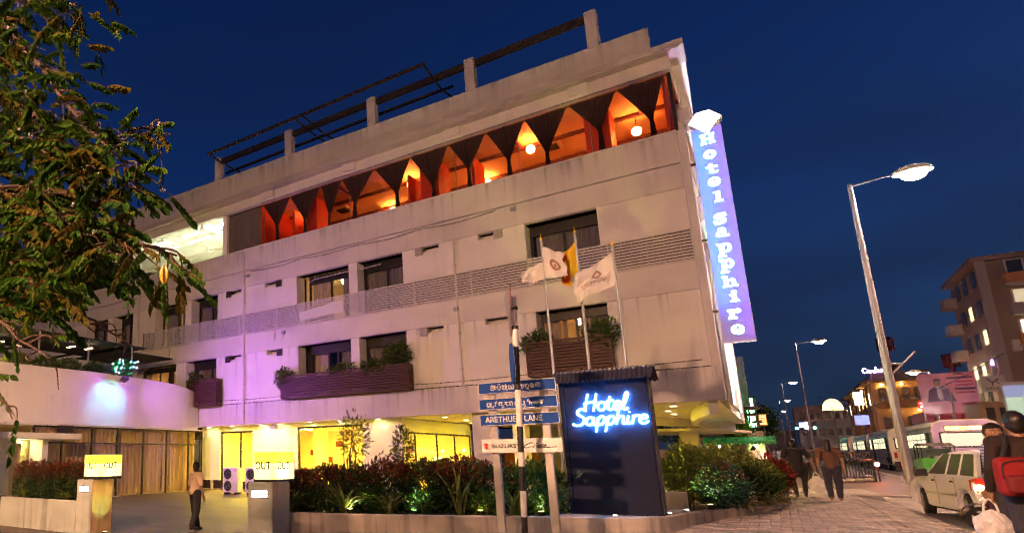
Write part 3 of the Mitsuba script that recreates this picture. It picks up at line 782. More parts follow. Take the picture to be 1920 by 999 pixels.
def street_lamp(x, y, reach, h, label, power, group=None, weight=1.0, bracket=False, r=0.14, head=1.0):
    L = thing('street_lamp', label, 'street lamp', group)
    zb = float(ground_z(x, y)) if x < 4.7 else -.14
    put('pole', tube([(x, y, zb), (x, y, h * .5), (x, y, h)], [r, r * .8, r * .55], 12), 'lamp_post_paint', L, 40)
    put('base_plate', cbox(x - .22, x + .22, y - .22, y + .22, zb, zb + .03, .008), 'metal_grey', L)
    s = np.sign(reach)
    put('arm', tube([(x, y, h - .1), (x + reach * .5, y, h + .02), (x + reach * .8, y, h + .05)], [.05, .045, .04], 8), 'lamp_post_paint', L)
    hx = x + reach
    hs = .62 + .12 * head
    put('head', grid(lambda u, v: (hx + hs * .82 * np.cos(2 * PI * u) * np.sin(PI / 2 * v), y + hs * .62 * np.sin(2 * PI * u) * np.sin(PI / 2 * v), h - .02 + .34 * np.cos(PI / 2 * v)), 24, 7), 'lamp_reflector', L, True)
    put('lens', ball((hx + .02 * s, y, h - .04), .25 * head, 3, (1.2, 1.0, .92)), 'lamp_face', L, True, emit=power, weight=weight)
    if bracket:
        put('flag_bracket', cat_(tube([(x, y, h * .375), (x + .5, y, h * .375)], .035, 6), tube([(x + .1, y, h * .34), (x + .95, y, h * .41)], .045, 6)), 'lamp_post_paint', L)
    return L


WARM = np.array([1.0, 0.52, 0.30])
street_lamp(4.13, 36.86, 2.05, 13.16, 'tall grey street lamp nearest the camera, by the parked silver car', 900 * WARM, 'street lamps along the road', 3.0, True, .17, 1.5)
street_lamp(3.05, 89.9, 2.05, 13.25, 'second tall street lamp down the road, behind the two walking women', 1200 * WARM, 'street lamps along the road', .3, False, .15, 1.5)
# the row goes on behind the camera, and two lower lamps stand along the far side of the lane
street_lamp(4.3, -15.5, 2.05, 13.2, 'tall street lamp of the same row standing behind the photographer', 700 * WARM, 'street lamps along the road', 1.2, False, .15, 1.5)
street_lamp(-6.5, -7.0, 1.2, 9.2, 'lower lane lamp behind the photographer, opposite the planter', 2750 * WARM, None, 5.0, False, .11, 1.2)
street_lamp(-22.0, -3.0, 1.0, 8.2, 'lower lane lamp at the far left, opposite the driveway', 640 * np.array([1.0, .58, .20]), None, 1.5, False, .11, 1.2)
# ------------------------------------------------------------------ planting beds, gate pillars
mat('tile_blue', speckle((0.30, 0.29, 0.30), 0.4, 5), 0.35)
WALL = np.array([(-7.64, 9.78, .25), (-5.94, 10.29, .25), (-4.4, 10.95, .25), (-3.1, 11.55, .25), (-2.4, 11.8, .25), (-1.75, 12.05, .27), (-1.5, 12.8, .26),
                 (-1.36, 14.1, .22), (-1.06, 15.45, .18), (-.5, 17.33, .15), (.03, 20.2, .12), (-.02, 21.0, .12), (-.4, 21.6, .12), (-1.6, 21.9, .12)])
ws = spline(WALL, 5)


def wall_strip(path, t, zb):
    p = path[:, :2]
    d = np.gradient(p, axis=0)
    d /= np.linalg.norm(d, axis=1, keepdims=True)
    nrm = np.stack([-d[:, 1], d[:, 0]], 1)
    q = p + nrm * t
    c = .012
    z = path[:, 2]
    rows = [np.column_stack([p, zb]), np.column_stack([p, z - c]), np.column_stack([p + nrm * c, z]), np.column_stack([q - nrm * c, z]), np.column_stack([q, z - c]), np.column_stack([q, zb])]
    n, f = len(p), []
    for s in range(5):
        for k in range(n - 1):
            f.append((s * n + k, s * n + k + 1, (s + 1) * n + k + 1, (s + 1) * n + k))
    f.append((0, n, 4 * n, 5 * n))
    f.append((n, 2 * n, 3 * n, 4 * n))
    return np.vstack(rows), np.array(f)


zb_ = np.minimum(lane_z(ws[:, 0]) - .1, -.1)
bed = thing('planting_bed', 'long curved rendered planting bed wall in front of the hotel', 'planter wall')
left = ws[:, 0] < -1.9
k0 = int(np.argmax(~left))
put('wall', wall_strip(ws, .16, zb_), 'planter_render', bed, 30)
inner = np.vstack([ws[::2, :2], [(-1.6, 24.6), (-7.7, 24.6)]])
soil = Polygon([(x, y + .08) for x, y in inner])
sv = prism(soil, -.3, 0, 'z')
top = sv[0].copy()
zi = np.array([ws[np.argmin((ws[:, 0] - x) ** 2 + (ws[:, 1] - y) ** 2), 2] for x, y in top[:, :2]]) - .05
top[:, 2] = np.where(top[:, 2] > -.1, np.where(top[:, 1] > 24, -.3, zi), -.6)
put('soil', (top, sv[1]), 'soil', bed)
ledge = Polygon([(-3.55, 11.85), (-2.4, 11.92), (-1.85, 12.12), (-1.62, 12.85), (-1.46, 14.1), (-1.9, 14.6), (-3.7, 14.2)])
lv = prism(ledge, 0, 1, 'z')
tv_ = lv[0].copy()
tv_[:, 2] = np.where(tv_[:, 2] > .5, .255 + .02 * (tv_[:, 0] + 2.5) * .5, 0)
put('tiled_ledge', (tv_, lv[1]), 'tile_blue', bed)
put('low_wall', cbox(-2.6, -1.5, 14.5, 14.7, .1, .55, .015), 'planter_render', bed)

lb = thing('low_planter', 'straight grey rendered planter wall at the far left below the red tipped bushes', 'planter wall')
put('wall', cbox(-17.08, -13.56, 9.24, 9.38, -.7, .297, .012), 'pillar_grey', lb)
put('end_post', cbox(-17.32, -17.09, 9.2, 9.42, -.7, .32, .012), 'steel_brown', lb)
put('soil', box(-17.08, -13.56, 9.38, 10.2, -.7, .25), 'soil', lb)

scene['box_sheet'] = {'type': 'principledthin', 'base_color': {'type': 'rgb', 'value': [0.86, 0.70, 0.10]}, 'roughness': 0.5, 'diff_trans': 1.3, 'spec_trans': 0.0}
scene['box_sheet_white'] = {'type': 'principledthin', 'base_color': {'type': 'rgb', 'value': [0.86, 0.82, 0.62]}, 'roughness': 0.5, 'diff_trans': 1.3, 'spec_trans': 0.0}
mat('letter_black', (0.012, 0.012, 0.012), 0.5)


def flat_text(s, h, depth=.004, bold=False, sx=1.0, center=False):
    """Lettering standing upright in the xz plane, facing -y."""
    m = meshkit.text_mesh(s, h, depth, bold)
    v = np.stack([m.vertices[:, 0] * sx, -m.vertices[:, 2], m.vertices[:, 1]], 1)
    if center:
        v[:, 0] -= (v[:, 0].max() + v[:, 0].min()) / 2
    return v, np.array(m.faces)


def gate_pillar(x0, x1, y0, y1, zt_, bx, bz, label, labelbox):
    P = thing('gate_pillar', label, 'gate pillar', None)
    put('shaft', cbox(x0, x1, y0, y1, -.8, zt_, .012), 'pillar_grey', P)
    put('side_face', cbox(x1 + .002, x1 + .02, y0 + .01, y1 - .01, -.8, zt_ - .004, .004), 'pillar_brown', P, label='brown rendered side of the pillar facing the drive')
    c = (x0 + x1) / 2
    lp = put('plate_light', cat_(box(c - .2, c + .2, y0 - .012, y0 + .0, zt_ - .292, zt_ - .28), box(c - .2, c + .2, y0 - .012, y0, zt_ - .15, zt_ - .138), box(c - .2, c - .188, y0 - .012, y0, zt_ - .28, zt_ - .15), box(c + .188, c + .2, y0 - .012, y0, zt_ - .28, zt_ - .15)), 'dark_frame', P)
    put('lamp', (np.array([[c - .188, y0 - .006, zt_ - .28], [c + .188, y0 - .006, zt_ - .28], [c + .188, y0 - .006, zt_ - .15], [c - .188, y0 - .006, zt_ - .15]]), np.array([[0, 1, 2, 3]])), 'lamp_face', lp, emit=(2.6, 2.6, 2.0), weight=.03)
    B = thing('lit_sign_box', labelbox, 'lit sign')
    a0, a1, b0, b1 = bx
    z0, z1 = bz
    put('base', box(a0 - .01, a1 + .01, b0 - .01, b1 + .01, zt_ + .002, z0), 'dark_frame', B)
    zm = z0 + .60 * (z1 - z0)
    for za, zb2, m in ((z0, zm, 'box_sheet_white'), (zm, z1, 'box_sheet')):
        put('front_panel', (np.array([[a0, b0, za], [a1, b0, za], [a1, b0, zb2], [a0, b0, zb2]]), np.array([[0, 1, 2, 3]])), m, B)
        put('side_panel', (np.array([[a1, b0, za], [a1, b1, za], [a1, b1, zb2], [a1, b0, zb2]]), np.array([[0, 1, 2, 3]])), m, B)
    put('back', cat_(box(a0, a1, b1, b1 + .01, z0, z1), box(a0 - .01, a0, b0, b1, z0, z1), box(a0, a1, b0, b1, z1, z1 + .01)), 'paint_white', B)
    for dz, pw in ((.10, 1.0), (.30, .35)):
        put('lamp', ball(((a0 + a1) / 2, (b0 + b1) / 2, z0 + dz), .045, 2), 'lamp_face', B, True, emit=(115 * pw, 86 * pw, 22 * pw), weight=.3)
    h = .14
    m = flat_text('OUT', h, .004, True, .92, True)
    put('front_lettering', move(m, ((a0 + a1) / 2, b0 - .004, z0 + .19)), 'letter_black', B)
    put('side_lettering', move(move(m, s=1.0), (a1 + .004, (b0 + b1) / 2, z0 + .19), PI / 2), 'letter_black', B)


gate_pillar(-13.54, -12.95, 9.24, 9.84, .806, (-13.37, -12.80, 9.31, 9.97), (.876, 1.378), 'left gate pillar with a lit plate and a yellow uplit side, ending the low planter', 'glowing yellow and white OUT box on the left gate pillar')
gate_pillar(-8.0, -7.42, 9.2, 9.72, .834, (-7.87, -7.43, 9.23, 9.9), (.876, 1.378), 'right gate pillar with a lit plate, beside the long planting bed', 'glowing yellow and white OUT box on the right gate pillar')

# small spike uplights in the beds
def uplight(x, y, z, label, col, tilt=(0, .25, 1), cut=42, group='uplights in the planting beds'):
    U = thing('uplight', label, 'garden uplight', group)
    put('housing', tube([(x, y, z - .05), (x, y, z + .05)], [.05, .06], 10), 'dark_frame', U)
    put('lens', disc((x, y, z + .052), .045, 12, (0, 0, 1)), 'lamp_face', U, emit=[c * 4 for c in col], weight=.01)
    scene[f'uplight_beam_{len([k for k in scene if k.startswith("uplight_beam")])}'] = {'type': 'spot', 'to_world': T().look_at(origin=[x, y, z + .06], target=[x + tilt[0], y + tilt[1], z + tilt[2]], up=[1, 0, 0]),
                                    'intensity': {'type': 'rgb', 'value': [c * 6.5 for c in col]}, 'cutoff_angle': float(cut), 'beam_width': cut * .6, 'sampling_weight': .6}


YG = (3.2, 3.6, .5)
for x, y, z, l, c in ((-6.56, 10.5, .26, 'uplight below the spider lily near the right gate pillar', YG), (-5.43, 10.9, .26, 'uplight in front of the middle of the long bed', (1.2, 2.0, .8)),
                      (-4.35, 11.36, .26, 'uplight at the foot of the bush left of the street sign', (3.6, 4.0, .5)), (-3.42, 11.78, .26, 'uplight at the foot of the bush between the sign posts', (2.2, 2.4, .4)),
                      (-1.2, 15.35, .24, 'uplight lighting the bush right of the dark sign board', (4.0, 3.2, .7)), (-1.95, 15.6, .2, 'added unseen uplight brightening the pale shrub behind the dark sign board', (4.5, 4.2, .7))):  # the last one is added to brighten the pale shrub
    uplight(x, y, z, l, c, tilt=(0, .5, 1), cut=50)
uplight(-16.4, 9.62, .28, 'uplight in the low planter at the far left', (1.6, 2.0, .4))
uplight(-12.72, 9.5, -.44, 'uplight on the drive at the foot of the left gate pillar', (1.8, 1.2, .2), tilt=(-.15, 0, 1), cut=30)
for x, y, l in ((-2.3, 12.05, 'small round light let into the ledge at the foot of the dark sign board'), (-1.62, 12.95, 'small round ledge light just right of the dark sign board'), (-1.45, 13.8, 'small round ledge light by the blue green bush')):
    m_ = thing('ledge_light', l, 'recessed light', 'lights let into the tiled ledge')
    put('ring', tube([(x, y, .25), (x, y, .278)], .045, 12), 'steel_bright', m_)
    put('lens', disc((x, y, .2795), .034, 12, (0, 0, 1)), 'lamp_face', m_, emit=(14, 14, 11), weight=.05)

# ------------------------------------------------------------------ planting
scene['leaf'] = {'type': 'principledthin', 'base_color': {'type': 'mesh_attribute', 'name': 'vertex_color'}, 'roughness': 0.6, 'diff_trans': 0.55, 'spec_trans': 0.0, 'eta': 1.4}
mat('bark', lambda p, n, uv: mi.Color3f(0.10, 0.065, 0.045) * (0.5 + fbm(p.x * 9, p.y * 9, p.z * 3, 3)), 0.85)


def leaf_cloud(c, rad, n, size, cols, seed, flat=0.0, top=None, shell=.55, aspect=2.3):
    """n small folded leaves (4 triangles each) spread in a lumpy ellipsoid. cols: colours to pick from, top: colours used near the crown's tips."""
    r = np.random.default_rng(seed)
    d = r.normal(size=(n * 2, 3))
    d /= np.linalg.norm(d, axis=1, keepdims=True)
    rr = shell + (1 - shell) * r.random(n * 2) ** .6
    lump = .72 + .55 * meshkit.fbm(d * 1.7 + seed * 3.1, 3)
    p = d * (rr * lump)[:, None]
    keep = p[:, 2] > -.92 + flat
    p, d = p[keep][:n], d[keep][:n]
    n = len(p)
    P = p * np.asarray(rad) + np.asarray(c)
    ax = d + r.normal(size=(n, 3)) * .55 + [0, 0, .35]
    ax /= np.linalg.norm(ax, axis=1, keepdims=True)
    sd = np.cross(ax, r.normal(size=(n, 3)))
    sd /= np.linalg.norm(sd, axis=1, keepdims=True)
    nn = np.cross(ax, sd)
    L = size * (.6 + .8 * r.random(n))[:, None]
    W = L / aspect
    fold = .22 * W
    v = np.stack([P, P + ax * L * .45 + sd * W * .5 + nn * fold, P + ax * L + nn * -.1 * L, P + ax * L * .45 - sd * W * .5 + nn * fold], 1)
    f = np.array([[0, 1, 2], [0, 2, 3]])
    F = (f[None] + (np.arange(n) * 4)[:, None, None]).reshape(-1, 3)
    cols = np.asarray(cols, float)
    col = cols[r.integers(0, len(cols), n)] * (.7 + .6 * r.random((n, 1)))
    if top is not None:
        tp = np.asarray(top, float)
        w = np.clip((p[:, 2] * .9 + rr[:len(p)] * lump[:len(p)] * .6 - .45) * 2.2, 0, 1) * (r.random(n) < .8)
        col = col * (1 - w[:, None]) + tp[r.integers(0, len(tp), n)] * (.7 + .6 * r.random((n, 1))) * w[:, None]
    return v.reshape(-1, 3), F, np.repeat(col, 4, 0)


GREENS = [(.05, .10, .02), (.07, .13, .025), (.035, .075, .02), (.09, .13, .03)]
DARKG = [(.03, .06, .02), (.045, .085, .03), (.025, .05, .022)]
REDS = [(.16, .022, .018), (.11, .018, .018), (.20, .05, .02), (.08, .02, .016), (.05, .05, .02)]
OLIVE = [(.12, .15, .03), (.15, .17, .04), (.09, .12, .03)]


def bush(c, rad, n, label, seed, cols=DARKG, top=REDS, size=.1, group=None, name='bush', cat='bush'):
    B = thing(name, label, cat, group)
    v, f, col = leaf_cloud(c, rad, n, size, cols, seed, top=top, shell=.35)
    put('foliage', (v, f), 'leaf', B, color=col, kind='stuff')
    r = random.Random(seed)
    zb = c[2] - rad[2]
    st = [tube([(c[0] + r.uniform(-.1, .1), c[1] + r.uniform(-.1, .1), zb - .15), (c[0] + r.uniform(-.4, .4) * rad[0], c[1] + r.uniform(-.4, .4) * rad[1], c[2] + r.uniform(-.2, .4) * rad[2])], [.022, .009], 5) for k in range(7)]
    put('stems', cat_(*st), 'bark', B, kind='stuff')
    return B


def strap_leaf(base, az, L, droop, w, r, lift=1.1):
    """One arching strap leaf, folded along its middle."""
    n = 7
    t = np.linspace(0, 1, n)
    el = lift - droop * t ** 1.3
    dl = L / (n - 1)
    h = np.concatenate([[0], np.cumsum(np.cos(el[:-1]) * dl)])
    z = np.concatenate([[0], np.cumsum(np.sin(el[:-1]) * dl)])
    ww = w * np.maximum(np.sin(PI * np.clip(t * .93 + .07, 0, .999)), .01) ** .7 * .5
    ca, sa = math.cos(az), math.sin(az)
    mid = np.stack([h * ca, h * sa, z], 1)
    sd = np.array([-sa, ca, 0])
    up = np.array([0, 0, 1.0])
    a, b = mid + sd * ww[:, None] + up * ww[:, None] * .45, mid - sd * ww[:, None] + up * ww[:, None] * .45
    v = np.stack([a, mid, b], 1).reshape(-1, 3) + base
    f = []
    for k in range(n - 1):
        for s in (0, 1):
            q = k * 3 + s
            f.append((q, q + 1, q + 4, q + 3))
    return v, np.array(f)


def strap_plant(c, n, L, w, label, seed, cols, group=None, lift=(.7, 1.35), droop=(1.0, 2.0), name='strap_leaf_plant'):
    B = thing(name, label, 'strap leaf plant', group)
    r = random.Random(seed)
    for k in range(n):
        m = strap_leaf(np.array(c) + [r.uniform(-.05, .05), r.uniform(-.05, .05), 0], r.uniform(0, 2 * PI), L * r.uniform(.65, 1.15), r.uniform(*droop), w * r.uniform(.8, 1.2), r, r.uniform(*lift))
        base = np.array(cols[r.randrange(len(cols))]) * r.uniform(.7, 1.3)
        put('leaf', m, 'leaf', B, color=np.tile(base, (len(m[0]), 1)))
    return B


# the long bed, from the right gate pillar to the sign board
tall = 'red tipped bushes along the long bed'
spec = [(-7.8, 10.74, 0.46, 0.62, 'lowest red tipped bush, at the left end of the long bed by the gate pillar'), (-7.3, 10.9, 0.54, 0.74, 'rounded red topped bush second from the gate pillar in the long bed'),
        (-6.7, 11.06, 0.54, 0.72, 'red topped bush behind the first spider lily of the long bed'), (-6.11, 11.27, 0.58, 0.8, 'high dark red bush below the bamboo clump'),
        (-5.5, 11.49, 0.58, 0.78, 'dark bush in front of the lit lobby column'), (-4.93, 11.73, 0.58, 0.8, 'dark red bush below the people in the porch'),
        (-4.44, 11.93, 0.54, 0.78, 'dark bush just left of the street name sign'), (-3.67, 12.3, 0.5, 0.76, 'blue green bush seen between the posts of the street name sign'),
        (-3.32, 12.42, 0.3, 0.6, 'small dark bush squeezed against the left edge of the dark sign board')]
for k, (x, y, rx, h, l) in enumerate(spec):
    z0 = .15
    bush((x, y, z0 + h * .64), (rx, .5, h * .74), 3800 if k < 8 else 1300, l, 30 + k, cols=DARKG if k < 7 else [(.03, .07, .05), (.035, .08, .035)], top=REDS if k in (0, 1, 3, 5) else (DARKG + REDS[:2] if k < 7 else GREENS), size=.075)
for k, (x, y, z, n, L, l) in enumerate(((-7.75, 10.2, .2, 34, .62, 'pale spiky lily at the foot of the right gate pillar'), (-6.72, 10.55, .2, 46, .70, 'brightly lit spider lily third from the pillar'), (-5.87, 10.8, .2, 34, .62, 'dim spider lily in the middle of the long bed'),
                                      (-3.82, 11.65, .2, 40, .7, 'dark strap leaf clump behind the striped pole'), (-4.7, 11.3, .2, 14, .85, 'upright pale stalked lily left of the sign post'))):
    strap_plant((x, y, z), n, L, .05, l, 60 + k, OLIVE + [(.25, .24, .12)], lift=(.9, 1.5) if k != 4 else (1.3, 1.55), droop=(.9, 2.0) if k != 4 else (.2, .7))
for k, (x, y, z, l) in enumerate(((-5.4, 11.05, .4, 'low bright green shrub lit from below in the middle of the long bed'), (-4.33, 11.5, .42, 'small bright green shrub lit yellow just left of the sign post'), (-3.40, 11.92, .4, 'small lit shrub with a red flower between the sign posts'))):
    bush((x, y, z), (.27, .2, .24), 420, l, 75 + k, cols=GREENS, top=GREENS, size=.085)
bmb = thing('bamboo_clump', 'thin bamboo clump rising above the hedge in front of the lit lobby', 'bamboo')
rr_ = random.Random(8)
for k in range(6):
    x, y = -11.85 + rr_.uniform(-.35, .45), 19.2 + rr_.uniform(-.2, .2)
    put('cane', tube([(x, y, -.4), (x + rr_.uniform(-.1, .1), y, 1.2), (x + rr_.uniform(-.3, .3), y, 2.35 + rr_.uniform(-.3, .2))], [.025, .018, .008], 6), 'bark', bmb)
v, f, col = leaf_cloud((-11.75, 19.2, 1.95), (.6, .4, .85), 420, .17, OLIVE, 5, shell=.2, aspect=4)
put('leaves', (v, f), 'leaf', bmb, color=col, kind='stuff')
bush((-9.35, 18.2, 1.35), (.35, .3, .95), 520, 'climbing leafy plant beside the lobby column', 90, cols=OLIVE, top=OLIVE, size=.13, name='climber', cat='plant')


def palm(c, n, L, label, seed, cols=OLIVE):
    B = thing('palm', label, 'palm')
    r = random.Random(seed)
    for k in range(n):
        az, el = r.uniform(0, 2 * PI), r.uniform(.7, 1.35)
        t = np.linspace(0, 1, 9)
        h = L * t * math.cos(el)
        z = L * (t * math.sin(el) - .55 * t ** 2.2)
        mid = np.stack([h * math.cos(az), h * math.sin(az), z], 1) + c
        V, F = [], []
        sd = np.array([-math.sin(az), math.cos(az), 0])
        for i in range(2, 27):
            u = i / 27
            b = np.array([np.interp(u, t, mid[:, q]) for q in range(3)])
            l = L * .34 * math.sin(PI * min(1, u * .85 + .12))
            for s in (-1, 1):
                dirv = sd * s + np.array([math.cos(az), math.sin(az), 0]) * .55
                tip = b + dirv / np.linalg.norm(dirv) * l + [0, 0, -.35 * l]
                w = np.array([math.cos(az), math.sin(az), 0]) * .018
                q = len(V)
                V += [b - w, b + w, (b + tip) / 2 + w * 1.3 + [0, 0, .03], tip]
                F += [(q, q + 1, q + 2), (q, q + 2, q + 3)]
        st = tube(mid, [.015] * 9, 4)
        m = cat_((np.array(V), np.array(F)), st)
        put('frond', m, 'leaf', B, color=np.tile(np.array(cols[r.randrange(len(cols))]) * r.uniform(.8, 1.2), (len(m[0]), 1)))
    return B


palm((-8.1, 19.5, .4), 16, 1.9, 'feathery palm standing in the lit porch behind the hedge', 3, cols=[(.14, .2, .03), (.2, .22, .04)])
palm((-6.6, 21.5, .3), 12, 1.6, 'smaller dark palm in the porch behind the sign posts', 4)

# right bed beside the pavement
for k, (c, rad, n, l, cs, tp) in enumerate((
        ((-1.75, 17.2, .85), (.55, .7, .62), 2200, 'pale green fluffy shrub right behind the dark sign board', OLIVE, OLIVE), ((-1.15, 19.0, .95), (.7, .8, .52), 2600, 'broad light green shrub behind the dark rounded bush', OLIVE, OLIVE),
        ((-1.02, 16.2, .62), (.46, .62, .46), 3200, 'dark rounded blue green bush lit yellow from below at the pavement corner', [(.02, .06, .06), (.03, .08, .05), (.02, .05, .035)], [(.03, .08, .06), (.12, .05, .03)]),
        ((-.42, 18.2, .70), (.42, .8, .40), 2400, 'dense dark bush in the middle of the right bed', DARKG, OLIVE), ((-.14, 19.9, .70), (.34, .9, .40), 2400, 'red leaved bush at the far end of the right bed', REDS, REDS),
        ((-1.9, 21.0, .9), (.8, .7, .6), 1800, 'shrub in the shade under the porch', DARKG, DARKG))):
    bush(c, rad, n, l, 110 + k, cols=cs, top=tp, size=.075 if k == 2 else .095)
for k, (x, y, n, L, l) in enumerate(((-.72, 16.7, 46, .72, 'long leaved lily spilling over the kerb of the right bed'), (-.32, 18.0, 46, .7, 'second pale lily along the kerb of the right bed'), (-.05, 19.2, 40, .6, 'last lily at the tip of the right bed'),
                                     (-1.9, 16.0, 40, .8, 'upright green lily beside the dark sign board'), (-1.55, 18.0, 50, .75, 'spiky green clump at the back of the right bed'))):
    strap_plant((x, y, .12), n, L, .035, l, 130 + k, [(.20, .19, .08), (.27, .25, .12), (.13, .14, .05)] if k < 3 else OLIVE, lift=(.3, 1.4), droop=(.8, 2.0))
# left planter bushes
for k, x in enumerate((-16.66, -15.96, -15.26, -14.57, -13.94)):
    bush((x, 9.76, .70), (.46, .38, .56), 2200, ('red tipped bush at the far left end of the low planter', 'second red tipped bush in the low planter', 'middle red tipped bush in the low planter', 'fourth red tipped bush in the low planter', 'red tipped bush right beside the left gate pillar')[k], 150 + k, size=.075)
for k, (x, l) in enumerate(((-16.3, 'lit lily in the low planter above its uplight'), (-14.35, 'pale lily in the low planter next to the left gate pillar'))):
    strap_plant((x, 9.5, .26), 34, .46, .05, l, 170 + k, OLIVE)
# ------------------------------------------------------------------ hung window boxes of dark slats
def slat_box(x0, x1, y0, z0, z1, label):
    B = thing('window_planter', label, 'window planter')
    n = int(round((z1 - z0) / .118))
    dz = (z1 - z0) / n
    mid = [x0] + [x0 + (x1 - x0) * t for t in ((.5,) if x1 - x0 > 4 else ())] + [x1]
    for k in range(n):
        for a, b in zip(mid[:-1], mid[1:]):
            put('slat', cbox(a + .012, b - .012, y0, y0 + .025, z0 + k * dz + .02, z0 + (k + 1) * dz - .006, .005), 'wood_slat', B)
        for x in (x0, x1 - .025):
            put('side_slat', cbox(x, x + .025, y0 + .03, 25.0, z0 + k * dz + .02, z0 + (k + 1) * dz - .006, .005), 'wood_slat', B)
    for x in mid:
        put('post', box(x - .03, x + .03, y0 + .027, y0 + .08, z0, z1), 'wood_slat', B)
    put('floor', box(x0, x1, y0 + .03, 24.99, z0 - .03, z0 + .01), 'wood_slat', B)
    put('trough', box(x0 + .05, x1 - .05, y0 + .12, 24.98, z0 + .3, z1 - .12), 'dark_void', B)
    return B


slat_box(-19.1, -12.15, 24.42, 4.14, 5.24, 'long dark slatted planter hung under the middle pair of first floor windows')
slat_box(-7.12, -4.2, 24.42, 4.2, 5.5, 'short dark slatted planter below the amber lit window')
slat_box(-25.85, -23.62, 24.42, 4.08, 5.55, 'dark slatted planter at the left beside the low wing')
for k, (x, z, rx, rz, n, l) in enumerate((
        (-19.0, 5.15, .55, .5, 420, 'bushy plant at the left end of the long slatted planter'), (-15.6, 5.3, .8, .26, 220, 'sparse plant in the middle of the long slatted planter'), (-13.9, 5.2, .65, .5, 420, 'trailing plant with white flowers in the long slatted planter'),
        (-12.7, 5.65, .7, .55, 620, 'tall plant at the right end of the long slatted planter'), (-6.75, 5.5, .6, .42, 420, 'bushy plant at the left end of the short slatted planter'), (-4.5, 5.55, .62, .62, 520, 'straggling plant at the right end of the short slatted planter'),
        (-25.3, 5.55, .55, .45, 330, 'small plant in the left slatted planter'))):
    B = thing('planter_plant', l, 'plant')
    v, f, col = leaf_cloud((x, 24.6, z), (rx, .38, rz), n, .16, [(.05, .09, .02), (.08, .11, .02), (.04, .07, .02)], 200 + k, shell=.25)
    put('foliage', (v, f), 'leaf', B, color=col, kind='stuff')
    r = random.Random(k)
    put('stems', cat_(*[tube(spline([(x + r.uniform(-.2, .2), 24.7, z - .3), (x + r.uniform(-.4, .4) * rx, 24.6, z + r.uniform(0, .3)), (x + r.uniform(-1, 1) * rx, 24.5, z + r.uniform(-.5, .9) * rz)], 4), .008, 4) for _ in range(8)]), 'bark', B, kind='stuff')

# ------------------------------------------------------------------ dark sign board with neon script
mat('board_dark', speckle((0.007, 0.009, 0.024), 0.5, 1.5), 0.65, specular=0.12)
mat('board_roof', speckle((0.03, 0.03, 0.05), 0.4, 4), 0.45)
mon = thing('sign_board', 'tall dark free standing sign board with a corrugated top and blue neon script', 'sign board')
MX0, MX1, MY, MZ0, MZ1 = -3.06, -1.62, 12.3, .2, 2.6
for a, b in ((0, 1),):
    put('panel', cbox(MX0 + .075, MX1 - .02, MY, MY + .42, MZ0, MZ1, .01), 'board_dark', mon)
put('edge_strip', cbox(MX0, MX0 + .07, MY - .02, MY + .44, MZ0, MZ1, .008), 'board_dark', mon)
put('edge_strip', cbox(MX1 - .018, MX1, MY - .012, MY + .44, MZ0, MZ1, .004), 'board_dark', mon)
xw = np.linspace(MX0 - .1, MX1 + .1, 150)
wv = .016 * np.sin((xw - MX0) * 2 * PI / .075)
prof = [(MY - .20, 2.555), (MY - .02, 2.74), (MY + .2, 2.80), (MY + .42, 2.74), (MY + .6, 2.555)]
v = np.concatenate([np.stack([xw, np.full_like(xw, y) - wv * .3, z + wv], 1) for y, z in prof])
n = len(xw)
f = np.array([(s * n + k, s * n + k + 1, (s + 1) * n + k + 1, (s + 1) * n + k) for s in range(4) for k in range(n - 1)])
put('corrugated_roof', (v, f), 'board_roof', mon, 40)
put('roof_filler', prism(Polygon([(MY - .14, 2.58), (MY - .02, 2.7), (MY + .2, 2.76), (MY + .42, 2.7), (MY + .54, 2.58)]), MX0 - .02, MX1 + .02, 'x'), 'board_roof', mon)


def ell(cx, cy, rx, ry, a0=90, a1=450, n=18):
    t = np.radians(np.linspace(a0, a1, n))
    return [(cx + rx * math.cos(q), cy + ry * math.sin(q)) for q in t]


SCRIPT = {  # strokes in units of the capital height; the last number is the advance
    'H': ([[(.04, 0), (.08, .5), (.12, 1.02)], [(.50, -.02), (.52, .5), (.56, 1.0)], [(-.05, .42), (.25, .50), (.62, .56)]], .68),
    'o': ([ell(.20, .25, .19, .24)], .44),
    't': ([[(.14, .78), (.10, .3), (.14, .04), (.28, .03), (.36, .12)], [(-.02, .52), (.32, .56)]], .34),
    'e': ([[(.02, .24), (.3, .30), (.34, .42), (.2, .5), (.05, .36), (.04, .14), (.18, 0), (.36, .06), (.42, .14)]], .40),
    'l': ([[(.04, .1), (.18, .5), (.26, .86), (.18, .96), (.10, .6), (.1, .1), (.2, 0), (.32, .1)]], .32),
    'S': ([[(.56, .86), (.42, 1.0), (.2, .94), (.16, .72), (.36, .55), (.52, .36), (.44, .08), (.2, -.02), (-.02, .1)]], .60),
    'a': ([ell(.19, .24, .18, .23, 40, 400), [(.38, .46), (.36, .1), (.44, 0), (.52, .1)]], .50),
    'p': ([[(.08, .48), (.07, .1), (.04, -.42)], [(.08, .3), (.2, .5), (.36, .44), (.38, .2), (.26, .02), (.08, .06)]], .46),
    'h': ([[(.08, 1.0), (.07, .5), (.05, 0)], [(.06, .26), (.2, .48), (.34, .42), (.34, .1), (.42, 0), (.5, .08)]], .48),
    'i': ([[(.08, .48), (.07, .1), (.14, 0), (.24, .08)], [(.1, .68), (.11, .72)]], .24),
    'r': ([[(.06, .5), (.07, .2), (.05, 0)], [(.06, .26), (.16, .46), (.34, .46)]], .34)}


